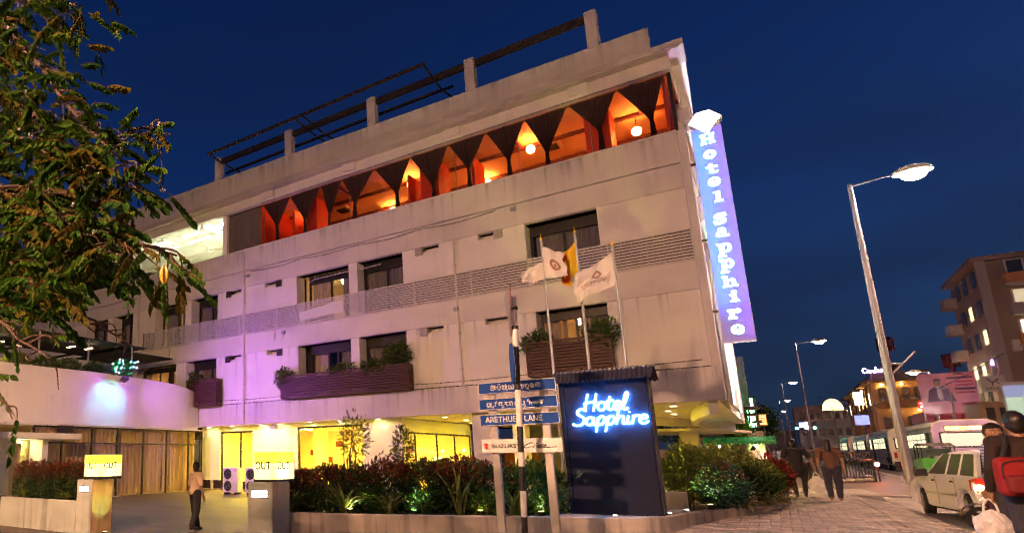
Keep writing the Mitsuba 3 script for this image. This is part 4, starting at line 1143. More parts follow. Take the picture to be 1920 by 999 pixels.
def neon_word(word, x0, z0, h, y, sx, name, parent, rgb, r=.017, slant=.16, rise=0.0):
    x = x0
    for ch in word:
        st, adv = SCRIPT[ch]
        ms = []
        for s in st:
            q = np.array(spline(s, 5) if len(s) > 2 else s, float)
            P = np.stack([x + (q[:, 0] + slant * q[:, 1]) * h * sx, np.full(len(q), y), z0 + (x - x0) * rise + q[:, 1] * h], 1)
            ms.append(tube(P, r, 6))
        put(name, cat_(*ms), 'lamp_face', parent, True, emit=rgb, weight=.1)
        x += adv * h * sx


NEON = (5.0, 20.0, 46.0)
neon_word('Hotel', -2.66, 2.04, .30, MY - .05, 1.08, 'neon_letter', mon, NEON)
neon_word('Sapphire', -2.86, 1.79, .29, MY - .05, 1.17, 'neon_letter', mon, NEON)

# ------------------------------------------------------------------ tall blade sign on the corner
scene['blade_sheet'] = {'type': 'principledthin', 'base_color': {'type': 'rgb', 'value': [0.75, 0.75, 0.82]}, 'roughness': 0.4, 'diff_trans': 1.25, 'spec_trans': 0.0}
bl = thing('blade_sign', 'tall illuminated blue and violet blade sign projecting from the hotel corner', 'sign')
BX0, BX1, BY = -.945, -.095, 24.95
BZ0, BZ1 = 4.83, 12.42
put('face', (np.array([[BX0, BY, BZ0 + .03], [BX1, BY, BZ0 + .03], [BX1, BY, BZ1], [BX0, BY, BZ1]]), np.array([[0, 1, 2, 3]])), 'blade_sheet', bl)
put('casing', cat_(box(BX0 - .012, BX0, BY - .004, BY + .3, BZ0, BZ1), box(BX1, BX1 + .012, BY - .004, BY + .3, BZ0, BZ1), box(BX0, BX1, BY - .004, BY + .3, BZ0, BZ0 + .03), box(BX0, BX1, BY - .004, BY + .3, BZ1, BZ1 + .02), box(BX0, BX1, BY + .3, BY + .31, BZ0, BZ1)), 'paint_white', bl)
put('blue_tube', cat_(tube([(BX0 + .16, BY + .17, BZ0 + 1.2), (BX0 + .16, BY + .17, BZ1 - .1)], .03, 6)), 'lamp_face', bl, emit=(.0, .85, 8.0), weight=.5)
put('violet_tube', cat_(tube([(BX1 - .14, BY + .17, BZ0 + .1), (BX1 - .14, BY + .17, BZ1 - .1)], .025, 6)), 'lamp_face', bl, emit=(.48, .12, 1.6), weight=.5)
for z in (5.9, 8.4, 11.2):
    put('fixing_arm', box(-1.2, BX0 - .014, BY + .12, BY + .18, z, z + .07), 'dark_frame', bl)
mat('letter_edge', (0.2, 0.75, 0.7), 0.4)
# diamond shaped head
dm = put('diamond_head', prism(Polygon([(-1.02, 12.66), (-.73, 13.02), (-.34, 13.02), (-.02, 12.68), (-.46, 12.16), (-.53, 12.16)]), BY - .1, BY + .25, 'y'), 'paint_white', bl)
put('lit_face', prism(Polygon([(-.985, 12.66), (-.72, 12.99), (-.35, 12.99), (-.055, 12.68), (-.47, 12.20), (-.52, 12.20)]), BY - .115, BY - .104, 'y'), 'lamp_face', dm, emit=(3.2, 2.9, 2.5), weight=.1)
# bold slab serif letters, drawn as outlines (unit box 1 wide, 1 high)
SL = lambda x0, y0, x1, y1: Polygon([(x0, y0), (x1, y0), (x1, y1), (x0, y1)])
C_ = lambda cx, cy, rx, ry: affinity.scale(Polygon(ell(0, 0, 1, 1, 0, 355, 30)), rx, ry, origin=(0, 0)).__class__(np.array(ell(cx, cy, rx, ry, 0, 350, 36)))
GL = {
    'H': union_all([SL(.08, .1, .34, .9), SL(.66, .1, .92, .9), SL(.3, .4, .7, .6), SL(0, 0, .42, .18), SL(.58, 0, 1, .18), SL(0, .82, .42, 1), SL(.58, .82, 1, 1)]),
    'o': C_(.5, .36, .42, .37).difference(C_(.52, .36, .12, .17)),
    't': union_all([SL(.3, .08, .56, .95), SL(.1, .56, .86, .74), C_(.6, .16, .28, .16)]).difference(C_(.72, .3, .14, .12)),
    'e': C_(.5, .36, .42, .37).difference(C_(.52, .5, .14, .10)).difference(SL(.5, .26, .95, .37)),
    'l': union_all([SL(.34, .05, .64, 1), SL(.2, 0, .8, .16), SL(.2, .86, .5, 1)]),
    'S': union_all([LineString(spline([(.82, .78), (.6, .9), (.34, .86), (.22, .7), (.4, .56), (.66, .46), (.78, .28), (.6, .12), (.34, .1), (.16, .26)], 6)).buffer(.125), SL(.72, .66, .88, 1.0), SL(.1, 0, .26, .34)]),
    'a': union_all([C_(.36, .22, .3, .23), SL(.46, .08, .74, .56), C_(.48, .56, .27, .17), SL(.6, 0, .92, .16)]).difference(C_(.38, .23, .09, .10)),
    'p': union_all([SL(.12, -.32, .4, .7), SL(0, -.34, .54, -.2), SL(0, .58, .3, .73), C_(.58, .36, .36, .37)]).difference(C_(.58, .36, .12, .19)),
    'h': union_all([SL(.1, 0, .36, 1), SL(0, 0, .46, .14), SL(0, .87, .3, 1), C_(.6, .48, .26, .24), SL(.6, 0, .86, .5), SL(.52, 0, .98, .14)]).difference(SL(.36, .14, .6, .5)),
    'i': union_all([SL(.34, 0, .64, .7), SL(.2, 0, .8, .15), SL(.2, .58, .5, .72), C_(.5, .9, .17, .13)]),
    'r': union_all([SL(.14, 0, .42, .7), SL(.02, 0, .58, .15), SL(.02, .58, .34, .72), C_(.66, .58, .22, .16), SL(.36, .5, .62, .7)])}
zc = [11.97, 11.39, 10.87, 10.38, 9.83, 9.04, 8.56, 8.01, 7.46, 6.85, 6.33, 5.74, 5.22]
mid = (BX0 + BX1) / 2
for ch, z in zip('HotelSapphire', zc):
    g = GL[ch]
    h = .38 if ch in 'HSlhti' else .45
    g = affinity.scale(g, .42, h, origin=(0, 0))
    g = affinity.translate(g, mid - .21 + (.05 if ch in 'il' else 0), z - (.19 if ch in 'HSlhti' else .165))
    k = put('letter', prism(g.buffer(.012), BY - .05, BY - .012, 'y'), 'letter_edge', bl)
    put('lit_front', prism(g, BY - .062, BY - .052, 'y'), 'lamp_face', k, emit=(2.4, 4.4, 4.1), weight=.01)
# green floodlights at the foot of the side wall, plus an added lilac one
gf = thing('green_floodlight', 'flat black floodlights on the side canopy washing the wall green, with one added lilac', 'floodlight')
for x, y in ((-.75, 31.6), (-.75, 39.5), (-.62, 27.0)):
    put('housing', cbox(x - .12, x + .3, y - .5, y + .5, 2.75, 2.83, .02), 'dark_frame', gf)
    put('arm', tube([(x, y, 2.5), (x, y, 2.75)], .03, 6), 'dark_frame', gf)
    put('lens', (np.array([[x - .08, y - .4, 2.835], [x + .25, y - .4, 2.835], [x + .25, y + .4, 2.835], [x - .08, y + .4, 2.835]]), np.array([[0, 1, 2, 3]])), 'lamp_face', gf, emit=(15, 85, 30) if y > 30 else (26, 22, 48), weight=.2)
for nm, x, y, tx_, ty, tz, c in (('flood_green', -.55, 31.6, -.98, 31.2, 5.0, (6, 40, 12)), ('flood_white', -.62, 39.5, -1.34, 38, 7.5, (70, 64, 110)), ('added_lilac_spot', -.5, 27.2, -.98, 28.6, 7.0, (75, 68, 110)), ('added_roof_spot', -.45, 27.4, -.95, 27.6, 15.6, (130, 60, 190))):  # lilac and roof spots are added, standing in for the blade sign glow
    scene[nm] = {'type': 'spot', 'to_world': T().look_at(origin=[x, y, 2.9], target=[tx_, ty, tz], up=[0, 1, 0]), 'intensity': {'type': 'rgb', 'value': list(c)}, 'cutoff_angle': 55.0, 'beam_width': 25.0, 'sampling_weight': .4}

# ------------------------------------------------------------------ flagpoles and flags
mat('flag_white', (0.62, 0.60, 0.57), 0.8)
mat('flag_yellow', (0.72, 0.47, 0.02), 0.8)
mat('flag_red', (0.50, 0.055, 0.02), 0.8)
mat('flag_green', (0.04, 0.18, 0.06), 0.8)
mat('flag_mark', (0.30, 0.16, 0.12), 0.8)
for m_ in ('flag_white', 'flag_yellow', 'flag_red', 'flag_green', 'flag_mark'):
    pass
FY = 14.6
for x, h, l in ((-3.70, 6.15, 'left flagpole behind the dark sign board'), (-2.97, 6.15, 'middle flagpole, flying the yellow and red flag'), (-2.255, 5.70, 'right flagpole, flying the lettered white flag')):
    P = thing('flagpole', l, 'flagpole')
    put('pole', tube([(x, FY, .1), (x, FY, h)], [.034, .024], 12), 'steel_bright', P, 40)
    put('finial', tube([(x, FY, h), (x, FY, h + .04), (x, FY, h + .07), (x, FY, h + .17)], [.03, .03, .012, .004], 8), 'flag_yellow', P)
    put('halyard', tube([(x + .035, FY - .03, 1.0), (x + .03, FY - .03, h - .05)], .004, 4), 'metal_white', P)
    put('foot', cbox(x - .09, x + .09, FY - .09, FY + .09, .08, .14, .01), 'metal_grey', P)


def sheet(tl, bl_, tr, br, waves, seed, nu=36, nv=20, bulge=0.0):
    """A hanging cloth between its four corners (x, y, z), with folds."""
    tl, bl_, tr, br = map(np.array, (tl, bl_, tr, br))
    r = np.random.default_rng(seed)
    ph = r.uniform(0, 6, 4)

    def fn(u, v):
        P = ((1 - u) * (1 - v))[..., None] * tl + ((1 - u) * v)[..., None] * bl_ + (u * (1 - v))[..., None] * tr + (u * v)[..., None] * br
        dy = waves * u * (np.sin(7 * u + 2.5 * v + ph[0]) + .5 * np.sin(15 * u - 4 * v + ph[1]) + .3 * np.sin(11 * v + ph[2]))
        dz = -bulge * np.sin(PI * u) + .02 * np.sin(9 * u + ph[3]) * u
        return P[..., 0] + .02 * np.sin(12 * v + ph[1]) * u, P[..., 1] + dy, P[..., 2] + dz
    return fn


def on_sheet(fn, poly, n=5, off=.006):
    """A flat shape given in the cloth's own (u, v) coordinates, laid 6 mm in front of it."""
    V, F, b = [], [], 0
    for g in getattr(poly, 'geoms', [poly]):
        m = trimesh.creation.triangulate_polygon(g, engine='earcut')
        m = trimesh.remesh.subdivide_to_size(np.column_stack([m[0], np.zeros(len(m[0]))]), m[1], .06)
        p = m[0]
        x, y, z = fn(p[:, 0], p[:, 1])
        V.append(np.stack([x, y - off, z], 1))
        F.append(m[1] + b)
        b += len(p)
    return np.vstack(V), np.vstack(F)


f1 = sheet((-3.70, FY, 6.0), (-3.68, FY, 5.25), (-3.20, FY - .3, 5.68), (-3.02, FY - .65, 5.0), .12, 1)
F1_ = thing('flag', 'white flag with a dark emblem, bundled by the wind on the left pole', 'flag')
put('cloth', grid(f1, 36, 24), 'flag_white', F1_, True)
f1b = sheet((-3.70, FY - .02, 5.62), (-3.70, FY - .02, 5.2), (-4.14, FY - .3, 5.38), (-4.1, FY - .3, 5.12), .08, 2)
put('blown_fold', grid(f1b, 24, 16), 'flag_white', F1_, True)
put('emblem', on_sheet(f1, C_(.5, .55, .22, .2).difference(C_(.5, .55, .12, .1)).union(C_(.5, .55, .07, .06))), 'flag_mark', F1_)
f2 = sheet((-2.95, FY, 6.02), (-2.95, FY, 5.08), (-3.36, FY - .2, 5.55), (-3.25, FY - .35, 4.92), .09, 3, bulge=.05)
F2_ = thing('flag', 'national flag with a yellow border and a red field, on the middle pole', 'flag')
put('cloth', grid(f2, 36, 24), 'flag_yellow', F2_, True)
put('red_field', on_sheet(f2, SL(.50, .10, .94, .88)), 'flag_red', F2_)
put('lion', on_sheet(f2, LineString([(.52, .7), (.55, .45), (.75, .4), (.78, .7)]).buffer(.05).union(C_(.55, .34, .09, .09)).union(LineString([(.8, .5), (.85, .3)]).buffer(.03)), off=.012), 'flag_yellow', F2_)
f3 = sheet((-2.24, FY, 5.56), (-2.20, FY, 4.86), (-3.10, FY - .15, 5.08), (-3.02, FY - .3, 4.52), .09, 5)
F3_ = thing('flag', 'white lettered flag seen from behind on the right pole', 'flag')
put('cloth', grid(f3, 40, 24), 'flag_white', F3_, True)
tx = meshkit.text_mesh('SAPPHIRE', .12, .001)
tv2 = np.array(tx.vertices)
tw = tv2[:, 0].max()
tu = .14 + tv2[:, 0] / tw * .68
tvv = .70 - tv2[:, 1] / .12 * .14
X3, Y3, Z3 = f3(tu, tvv)
put('lettering', (np.stack([X3, Y3 - .006 - tv2[:, 2], Z3], 1), np.array(tx.faces)), 'flag_mark', F3_)
put('emblem', on_sheet(f3, LineString([(.36, .42), (.45, .26), (.54, .42), (.45, .5), (.36, .42)]).buffer(.02)), 'flag_mark', F3_)

# ------------------------------------------------------------------ street name sign
mat('sign_blue', (0.008, 0.048, 0.24), 0.65, specular=0.15)
mat('sign_white', (0.66, 0.64, 0.60), 0.45)
mat('sign_red', (0.55, 0.02, 0.03), 0.4)
mat('post_steel', speckle((0.36, 0.33, 0.30), 0.35, 5), 0.5, metallic=0.3)
ss = thing('street_sign', 'street name sign of three blue boards and one white board on two steel posts', 'street sign')
SY = 10.0
for x in (-3.53, -2.73):
    put('post', cat_(box(x - .055, x + .055, SY + .03, SY + .04, -.8, 2.3), box(x - .055, x + .055, SY + .1, SY + .11, -.8, 2.3), box(x - .008, x + .008, SY + .04, SY + .1, -.8, 2.3)), 'post_steel', ss)


def board(z0, z1, x0, x1, m, border):
    b = put('board', cbox(x0, x1, SY - .012, SY + .028, z0, z1, .006), m, ss)
    if border:
        w = .012
        put('border', cat_(box(x0 + .004, x1 - .004, SY - .016, SY - .013, z1 - w, z1 - .002), box(x0 + .004, x1 - .004, SY - .016, SY - .013, z0 + .002, z0 + w), box(x0 + .002, x0 + w, SY - .016, SY - .013, z0 + w + .001, z1 - w - .001), box(x1 - w, x1 - .002, SY - .016, SY - .013, z0 + w + .001, z1 - w - .001)), 'sign_white', b)
    return b


b1 = board(2.245, 2.43, -3.72, -2.52, 'sign_blue', True)
b2 = board(1.99, 2.17, -3.725, -2.515, 'sign_blue', True)
b3 = board(1.74, 1.92, -3.73, -2.51, 'sign_blue', True)
b4 = board(1.315, 1.53, -3.73, -2.51, 'sign_white', False)
t = flat_text('ARETHUSA LANE', .085, .003, True, .92)
put('lettering', move(t, (-3.64, SY - .014, 1.795)), 'sign_white', b3)


def ribbon_text(strokes_list, x0, z0, h, w, y, slant=0.0, sx=1.0):
    """Written strokes as flat lettering: a list of (strokes, advance)."""
    out, x = [], x0
    for st, adv in strokes_list:
        for s in st:
            q = np.array(spline(s, 5) if len(s) > 2 else s, float)
            ln = LineString(np.stack([x + (q[:, 0] + slant * q[:, 1]) * h * sx, z0 + q[:, 1] * h], 1)).buffer(w, quad_segs=3)
            out.append(ln)
        x += adv * h * sx
    g = union_all(out).simplify(.0008)
    return prism(g, y - .003, y, 'y')


# Sinhala and Tamil lettering as written strokes
SI = [([[(.1, .55), (.2, .75), (.4, .6), (.3, .35), (.1, .3), (.05, .1), (.3, 0), (.5, .15), (.55, .7), (.65, .1)], [(.6, .55), (.75, .5)]], .88),
      ([ell(.25, .3, .22, .28, 120, 420), [(.1, .8), (.25, .92), (.4, .8)]], .62),
      ([[(.05, .5), (.15, .65), (.25, .45), (.1, .2), (.3, 0), (.5, .2), (.45, .6), (.6, .65), (.65, .3), (.55, .05)], [(.55, .05), (.7, -.15), (.8, .0)]], .9),
      ([[(.05, .6), (.05, .15), (.2, 0), (.35, .2), (.3, .5)], [(.35, .2), (.5, 0), (.62, .2), (.6, .65)]], .78),
      ([[(.1, .6), (.12, .3), (.2, .6), (.3, .3)]], .55),
      ([[(.05, .65), (.05, .2), (.25, 0), (.5, .1), (.55, .65)], ell(.3, .4, .1, .12)], .72),
      ([[(.08, .6), (.05, .2), (.25, 0), (.45, .15), (.45, .5), (.3, .65), (.2, .45)], [(.4, 0), (.5, -.2), (.3, -.2)]], .62),
      ([ell(.26, .32, .24, .3), ell(.28, .32, .1, .12)], .68), ([[(.05, .1), (.1, .6), (.3, .65), (.32, .1)], [(.32, .5), (.5, .7), (.6, .4), (.5, .05)]], .7)]
put('lettering', ribbon_text(SI, -3.52, 2.30, .105, .0075, SY - .014, sx=1.16), 'sign_white', b1)
TA = [([[(.05, .3), (.15, .6), (.35, .6), (.4, .3), (.25, .1), (.05, .15), (.2, -.1), (.5, 0)], [(.55, .65), (.55, 0), (.7, -.2), (.85, 0)]], 1.0), ([[(.05, 0), (.05, .6), (.3, .6)], [(.2, .85), (.22, .88)]], .42),
      ([[(.05, .6), (.45, .6)], [(.2, .6), (.05, .3), (.2, .1), (.4, .3), (.3, .5)], [(.4, .2), (.6, -.2), (.3, -.3)]], .68), ([[(.05, .6), (.5, .6)], [(.25, .6), (.25, .1), (.45, .1)], [(.05, .3), (.25, .3)]], .62), ([[(.05, 0), (.05, .6), (.3, .6), (.3, 0)]], .5),
      ([[(.1, .55), (.3, .62), (.35, .35), (.1, .3), (.15, .05), (.45, .05), (.5, .3)]], .72), ([[(.05, .6), (.05, .1), (.25, 0), (.45, .15), (.45, .6)], [(.45, .1), (.6, -.2), (.4, -.3)]], .72), ([[(.05, .6), (.3, .6), (.3, 0)], [(.3, .3), (.55, .35), (.55, 0)], [(.2, .86), (.23, .88)]], .72),
      ([ell(.14, .3, .12, .14), ell(.42, .3, .12, .14)], .66), ([[(.0, .6), (.5, .6)], [(.25, .6), (.25, 0)], ell(.2, .25, .16, .16)], .6)]
put('lettering', ribbon_text(TA, -3.60, 2.045, .092, .0068, SY - .014, sx=1.47), 'sign_white', b2)
# white sponsor board: red angular emblem, bold word, slanted word
em = Polygon([(.5, 1), (1, .68), (.62, .44), (1, .28), (.5, 0), (0, .32), (.38, .56), (0, .72)])
put('emblem', prism(affinity.translate(affinity.scale(em, .088, .11, origin=(0, 0)), -3.695, 1.365), SY - .017, SY - .013, 'y'), 'sign_red', b4)
put('lettering', move(flat_text('SUZUKI', .058, .003, True, 1.28), (-3.575, SY - .014, 1.392)), 'letter_black', b4)
CZ = [([[(.95, .78), (.7, .92), (.2, .6), (.0, .3), (.15, .06), (.6, .1), (1.0, .28)]], 1.2), ([[(.08, .5), (.0, .05)], [(.14, .75), (.15, .8)]], .3), ([ell(.25, .28, .24, .2), [(.5, .5), (.44, .05), (.55, .05)]], .72), ([[(-.05, .5), (.5, .5), (.0, .06), (.6, .06), (1.7, .16)]], .6)]
put('script', ribbon_text(CZ, -3.075, 1.385, .088, .0062, SY - .014, .35, 1.35), 'letter_black', b4)

# ------------------------------------------------------------------ striped pole with two edge-on traffic signs
mat('pole_black', (0.02, 0.018, 0.018), 0.45)
sp = thing('striped_pole', 'black and white striped steel pole in front of the street name sign', 'sign pole')
zs = [(-.9, .0, 'w'), (.0, .42, 'b'), (.42, .78, 'w'), (.78, 1.12, 'b'), (1.12, 1.32, 'w'), (1.32, 1.69, 'b'), (1.69, 2.22, 'w'), (2.22, 2.86, 'b'), (2.86, 3.62, 'w')]
lean = lambda z: -2.985 + .036 * z
for a, b, c in zs:
    put('band', tube([(lean(a), 9.4, a), (lean(b), 9.4, b)], .043, 14, False), 'pole_black' if c == 'b' else 'sign_white', sp, 40)
put('cap', ball((lean(3.62), 9.4, 3.62), .043, 2, (1, 1, .5)), 'sign_white', sp, True)
ang = math.atan2(.95, -.40)
for z in (3.15, 3.45):
    put('clamp', tube([(lean(z), 9.4, z - .025), (lean(z), 9.4, z + .025)], .055, 12), 'dark_frame', sp)


def turned(m, c):
    return move(m, c, ang)


tri = thing('give_way_sign', 'triangular traffic sign seen edge on near the top of the striped pole', 'traffic sign')
TP = Polygon([(-.42, .32), (.42, .32), (0, -.38)])
cz = (lean(3.4) - .07, 9.37, 3.40)
put('plate', turned(prism(TP, -.012, .008, 'y'), cz), 'metal_grey', tri)
put('red_border', turned(prism(TP.difference(affinity.scale(TP, .68, .68)), -.017, -.013, 'y'), cz), 'sign_red', tri)
put('centre', turned(prism(affinity.scale(TP, .67, .67), -.016, -.013, 'y'), cz), 'sign_white', tri)
cir = thing('round_sign', 'blue round traffic sign seen edge on below the triangular one', 'traffic sign')
cz = (lean(2.62) - .06, 9.37, 2.62)
put('plate', turned(prism(C_(0, 0, .30, .30), -.012, .008, 'y'), cz), 'sign_blue', cir)
put('border', turned(prism(C_(0, 0, .298, .298).difference(C_(0, 0, .272, .272)), -.017, -.013, 'y'), cz), 'sign_white', cir)
put('arrow', turned(prism(union_all([SL(-.03, -.18, .03, .08), Polygon([(-.11, .06), (.11, .06), (0, .2)])]), -.017, -.013, 'y'), cz), 'sign_white', cir)
# ------------------------------------------------------------------ people
for k_, c_, r_ in (('skin_brown', (0.30, 0.15, 0.085), .5), ('skin_dark', (0.17, 0.085, 0.05), .5), ('hair_black', (0.012, 0.009, 0.008), .45), ('shoe_dark', (0.03, 0.02, 0.018), .5), ('shoe_tan', (0.25, 0.13, 0.05), .6),
                   ('cloth_black', (0.016, 0.014, 0.016), .85), ('cloth_navy', (0.03, 0.03, 0.045), .85), ('cloth_beige', (0.50, 0.36, 0.24), .85), ('cloth_brown', (0.024, 0.013, 0.011), .85), ('cloth_red', (0.22, 0.008, 0.010), .8), ('cloth_red_dark', (0.13, 0.006, 0.008), .7),
                   ('cloth_white', (0.7, 0.68, 0.62), .85), ('cloth_blue', (0.16, 0.20, 0.34), .85), ('eye_white', (0.7, 0.68, 0.66), .3), ('lip', (0.28, 0.08, 0.06), .5)):
    mat(k_, c_, r_)
mat('cloth_stripes', lambda p, n, uv: mikit.mix((0.07, 0.022, 0.014), (0.20, 0.11, 0.06), sm(0.55, 0.75, 0.5 + 0.5 * dr.sin(p.z * 118.0))), .85)
mat('cloth_blue_stripes', lambda p, n, uv: mikit.mix((0.10, 0.13, 0.30), (0.52, 0.55, 0.66), sm(0.4, 0.6, 0.5 + 0.5 * dr.sin(p.z * 150.0 + p.x * 40.0))), .85)
scene['bag_film'] = {'type': 'principledthin', 'base_color': {'type': 'rgb', 'value': [0.82, 0.80, 0.78]}, 'roughness': 0.35, 'diff_trans': 0.8, 'spec_trans': 0.0}


def blob(r, c, sc=(1, 1, 1), n=20):
    return Manifold.sphere(r, n).scale(list(sc)).translate([float(q) for q in c])


def bone(a, ra, b, rb, n=16):
    return Manifold.batch_hull([Manifold.sphere(ra, n).translate([float(q) for q in a]), Manifold.sphere(rb, n).translate([float(q) for q in b])])


def soft(parts, edge=.035, it=6):
    m = Manifold.batch_boolean(parts, __import__('manifold3d').OpType.Add).refine_to_length(edge)
    me = m.to_mesh()
    t = trimesh.Trimesh(me.vert_properties[:, :3], me.tri_verts, process=True)
    if it:
        trimesh.smoothing.filter_taubin(t, lamb=.5, nu=.53, iterations=it)
    return np.array(t.vertices), np.array(t.faces)


def person(label, at_, heading, H, top, bottom, skin='skin_brown', stride=.25, lead=1, shirt_len=.02, sleeve=1.0, build=1.0, hair='short', arms=((.05, .05), (.05, .05)), face=False, shoes='shoe_dark', head_turn=0.0, tunic=False, lean_=0.0, legs_loose=1.0, group=None):
    """Local frame: y forward, x right, feet on z = 0, for a body 1.7 m tall, then scaled to H."""
    W = thing('person', label, 'person', group)
    s = H / 1.70
    b = build
    V = lambda *q: np.array(q, float)
    J = dict(pel=V(0, 0, .93), wst=V(0, .01 + lean_ * .3, 1.08), chs=V(0, .02 + lean_ * .7, 1.28), nck=V(0, .005 + lean_, 1.44), hd=V(0, .03 + lean_ * 1.15, 1.585))
    legs = {}
    for sd in (-1, 1):
        st = stride * (1 if sd == lead else -1)
        hip = V(.095 * b * sd, 0, .90)
        kn = hip + V(.005 * sd, st * .42, -.43)
        an = V(.10 * sd, st * .95 if st > 0 else st * 1.05, .085 if st > -.08 else .085 + .12 * min(1, abs(st) * 2))
        if st < 0:
            kn = kn + V(0, .10 * min(1, abs(st) * 3), .02)
        legs[sd] = (hip, kn, an)
    ar = {}
    for sd, (sw, out) in zip((-1, 1), arms):
        sh = V(.185 * (b * .45 + .55) * sd, .01 + lean_ * .9, 1.395)
        el = sh + V(sd * (.045 + out * .25) + sd * .02, sw * .5 - .02, -.28)
        wr = el + V(sd * out * .15, sw * .9 + .07, -.245)
        ar[sd] = (sh, el, wr)
    body = [bone(J['pel'] + V(0, 0, .0), .125 * b, J['wst'], .115 * b), bone(J['wst'], .115 * b, J['chs'], .125 * b), bone(J['chs'], .12 * b, J['nck'] - V(0, 0, .08), .075), bone(J['nck'] - V(0, 0, .07), .058, J['hd'] - V(0, .01, .04), .054),
            bone(ar[-1][0], .055, ar[1][0], .055)]
    head = [blob(.098, J['hd'] + V(0, -.005, .02), (.80, 1.0, 1.14)), blob(.068, J['hd'] + V(0, .025, -.065), (.86, 1.0, 1.0))]
    c_, n_ = math.cos(head_turn), math.sin(head_turn)
    Rh = lambda q: J['hd'] + np.array([c_ * q[0] - n_ * q[1], n_ * q[0] + c_ * q[1], q[2]])
    head = [blob(.098, Rh((0, -.005, .02)), (.82, .98, 1.14)), blob(.066, Rh((0, .026, -.066)), (.86, .98, 1.0)), bone(Rh((0, .088, .008)), .009, Rh((0, .112, -.03)), .015, 10)]
    for sd in (-1, 1):
        head.append(blob(.03, Rh((sd * .083, -.005, -.008)), (.35, .7, 1.0), 10))
    for sd in (-1, 1):
        hip, kn, an = legs[sd]
        body += [bone(hip, .088 * b, kn, .056), bone(kn, .055, an, .036), bone(an + V(0, -.02, -.045), .035, an + V(.012 * sd, .13, -.06), .026)]
        sh, el, wr = ar[sd]
        body += [bone(sh, .052 * (.5 + .5 * b), el, .040), bone(el, .039, wr, .026)]
    M = [*body, *head]
    # hands: palm, four curled fingers of unequal length, thumb leaving the side of the palm
    hands = []
    for sd in (-1, 1):
        sh, el, wr = ar[sd]
        d = (wr - el) / np.linalg.norm(wr - el)
        fw = np.array([0, 1.0, 0]) - d * d[1]
        fw /= np.linalg.norm(fw)
        inn = np.cross(d, fw) * 1.0
        pal = wr + d * .075
        hands.append(Manifold.batch_hull([Manifold.sphere(.016, 10).translate([float(q) for q in wr + fw * k]) for k in (-.014, .014)] + [Manifold.sphere(.014, 10).translate([float(q) for q in pal + fw * k]) for k in (-.03, .03)]))
        for i_, (k, L) in enumerate(((-.031, .062), (-.011, .074), (.010, .079), (.030, .070))):
            a0 = pal + fw * k
            a1 = a0 + d * L * .5 + inn * .008 * -sd
            a2 = a1 + d * L * .42 + inn * .026 * -sd
            hands += [bone(a0, .0095, a1, .0085, 8), bone(a1, .0085, a2, .0072, 8)]
        t0 = wr + d * .025 + fw * .018
        t1 = t0 + fw * .032 + d * .028
        hands += [bone(t0, .011, t1, .0095, 8), bone(t1, .0095, t1 + d * .032 + fw * .004, .0078, 8)]
    bm = soft(M, .04, 5)
    hm = Manifold.batch_boolean(hands, __import__('manifold3d').OpType.Add)
    base = Manifold(__import__('manifold3d').Mesh(bm[0].astype(np.float32), bm[1].astype(np.uint32)))
    full = (base + hm) if not base.is_empty() else hm
    me = full.to_mesh()
    A = mat4(at_, heading, s)
    tw = lambda m: (np.asarray(m[0], float) @ A[:3, :3].T + A[:3, 3], m[1])
    put('body', tw((np.array(me.vert_properties[:, :3]), np.array(me.tri_verts))), skin, W, True)

    def fold(m, amp, seed):
        v = m[0]
        nse = meshkit.fbm(v * [9, 9, 5] + seed, 3) - .5
        c = np.array([0, 0, 1.1])
        d = v - c
        d[:, 2] = 0
        d /= np.linalg.norm(d, axis=1, keepdims=True) + 1e-6
        return v + d * (nse * amp)[:, None], m[1]
    # trousers
    L = []
    for sd in (-1, 1):
        hip, kn, an = legs[sd]
        L += [bone(hip, .104 * b, kn, .070 * legs_loose), bone(kn, .070 * legs_loose, an + V(0, 0, .02), .052 * legs_loose)]
    L += [bone(legs[-1][0] + V(0, -.01, .02), .108 * b, legs[1][0] + V(0, -.01, .02), .108 * b), bone(J['pel'], .135 * b, J['pel'] + V(0, 0, .1), .125 * b)]
    put('trousers', tw(fold(soft(L, .04, 4), .028, 3)), bottom, W, True)
    # shirt
    S = [bone(J['pel'] + V(0, 0, .05 - shirt_len), .142 * b, J['wst'], .132 * b), bone(J['wst'], .132 * b, J['chs'], .142 * b), bone(J['chs'], .138 * b, J['nck'] - V(0, 0, .075), .083), bone(ar[-1][0], .078, ar[1][0], .078)]
    if tunic:
        S += [bone(J['pel'] + V(0, 0, -.12), .165 * b, J['wst'], .13 * b), bone(J['pel'] + V(-.06, 0, -.16), .12 * b, J['pel'] + V(.06, 0, -.16), .12 * b)]
    for sd in (-1, 1):
        sh, el, wr = ar[sd]
        if sleeve <= 1:
            S.append(bone(sh, .076, sh + (el - sh) * sleeve * .9, .068))
        else:
            S += [bone(sh, .066, el, .056), bone(el, .056, wr - (wr - el) * .12, .042)]
    put('shirt', tw(fold(soft(S, .04, 4), .03, 7)), top, W, True)
    # hair
    Hh = [blob(.106, Rh((0, -.018, .034)), (.83, .98, 1.10))]
    cut = Manifold.cube([.3, .2, .21]).translate([-.15, .04, -.145]).rotate([0, 0, math.degrees(head_turn)]).translate([float(q) for q in J['hd']])
    if hair == 'long':
        Hh += [bone(Rh((0, -.05, .0)), .085, Rh((0, -.075, -.22)), .075), bone(Rh((0, -.075, -.2)), .075, Rh((.01, -.085, -.36)), .04)]
    if hair == 'bun':
        Hh += [blob(.055, Rh((0, -.115, -.02))), bone(Rh((0, -.06, -.03)), .07, Rh((0, -.03, -.09)), .05)]
    if hair == 'short':
        Hh += [bone(Rh((0, -.04, -.02)), .075, Rh((0, -.045, -.06)), .05)]
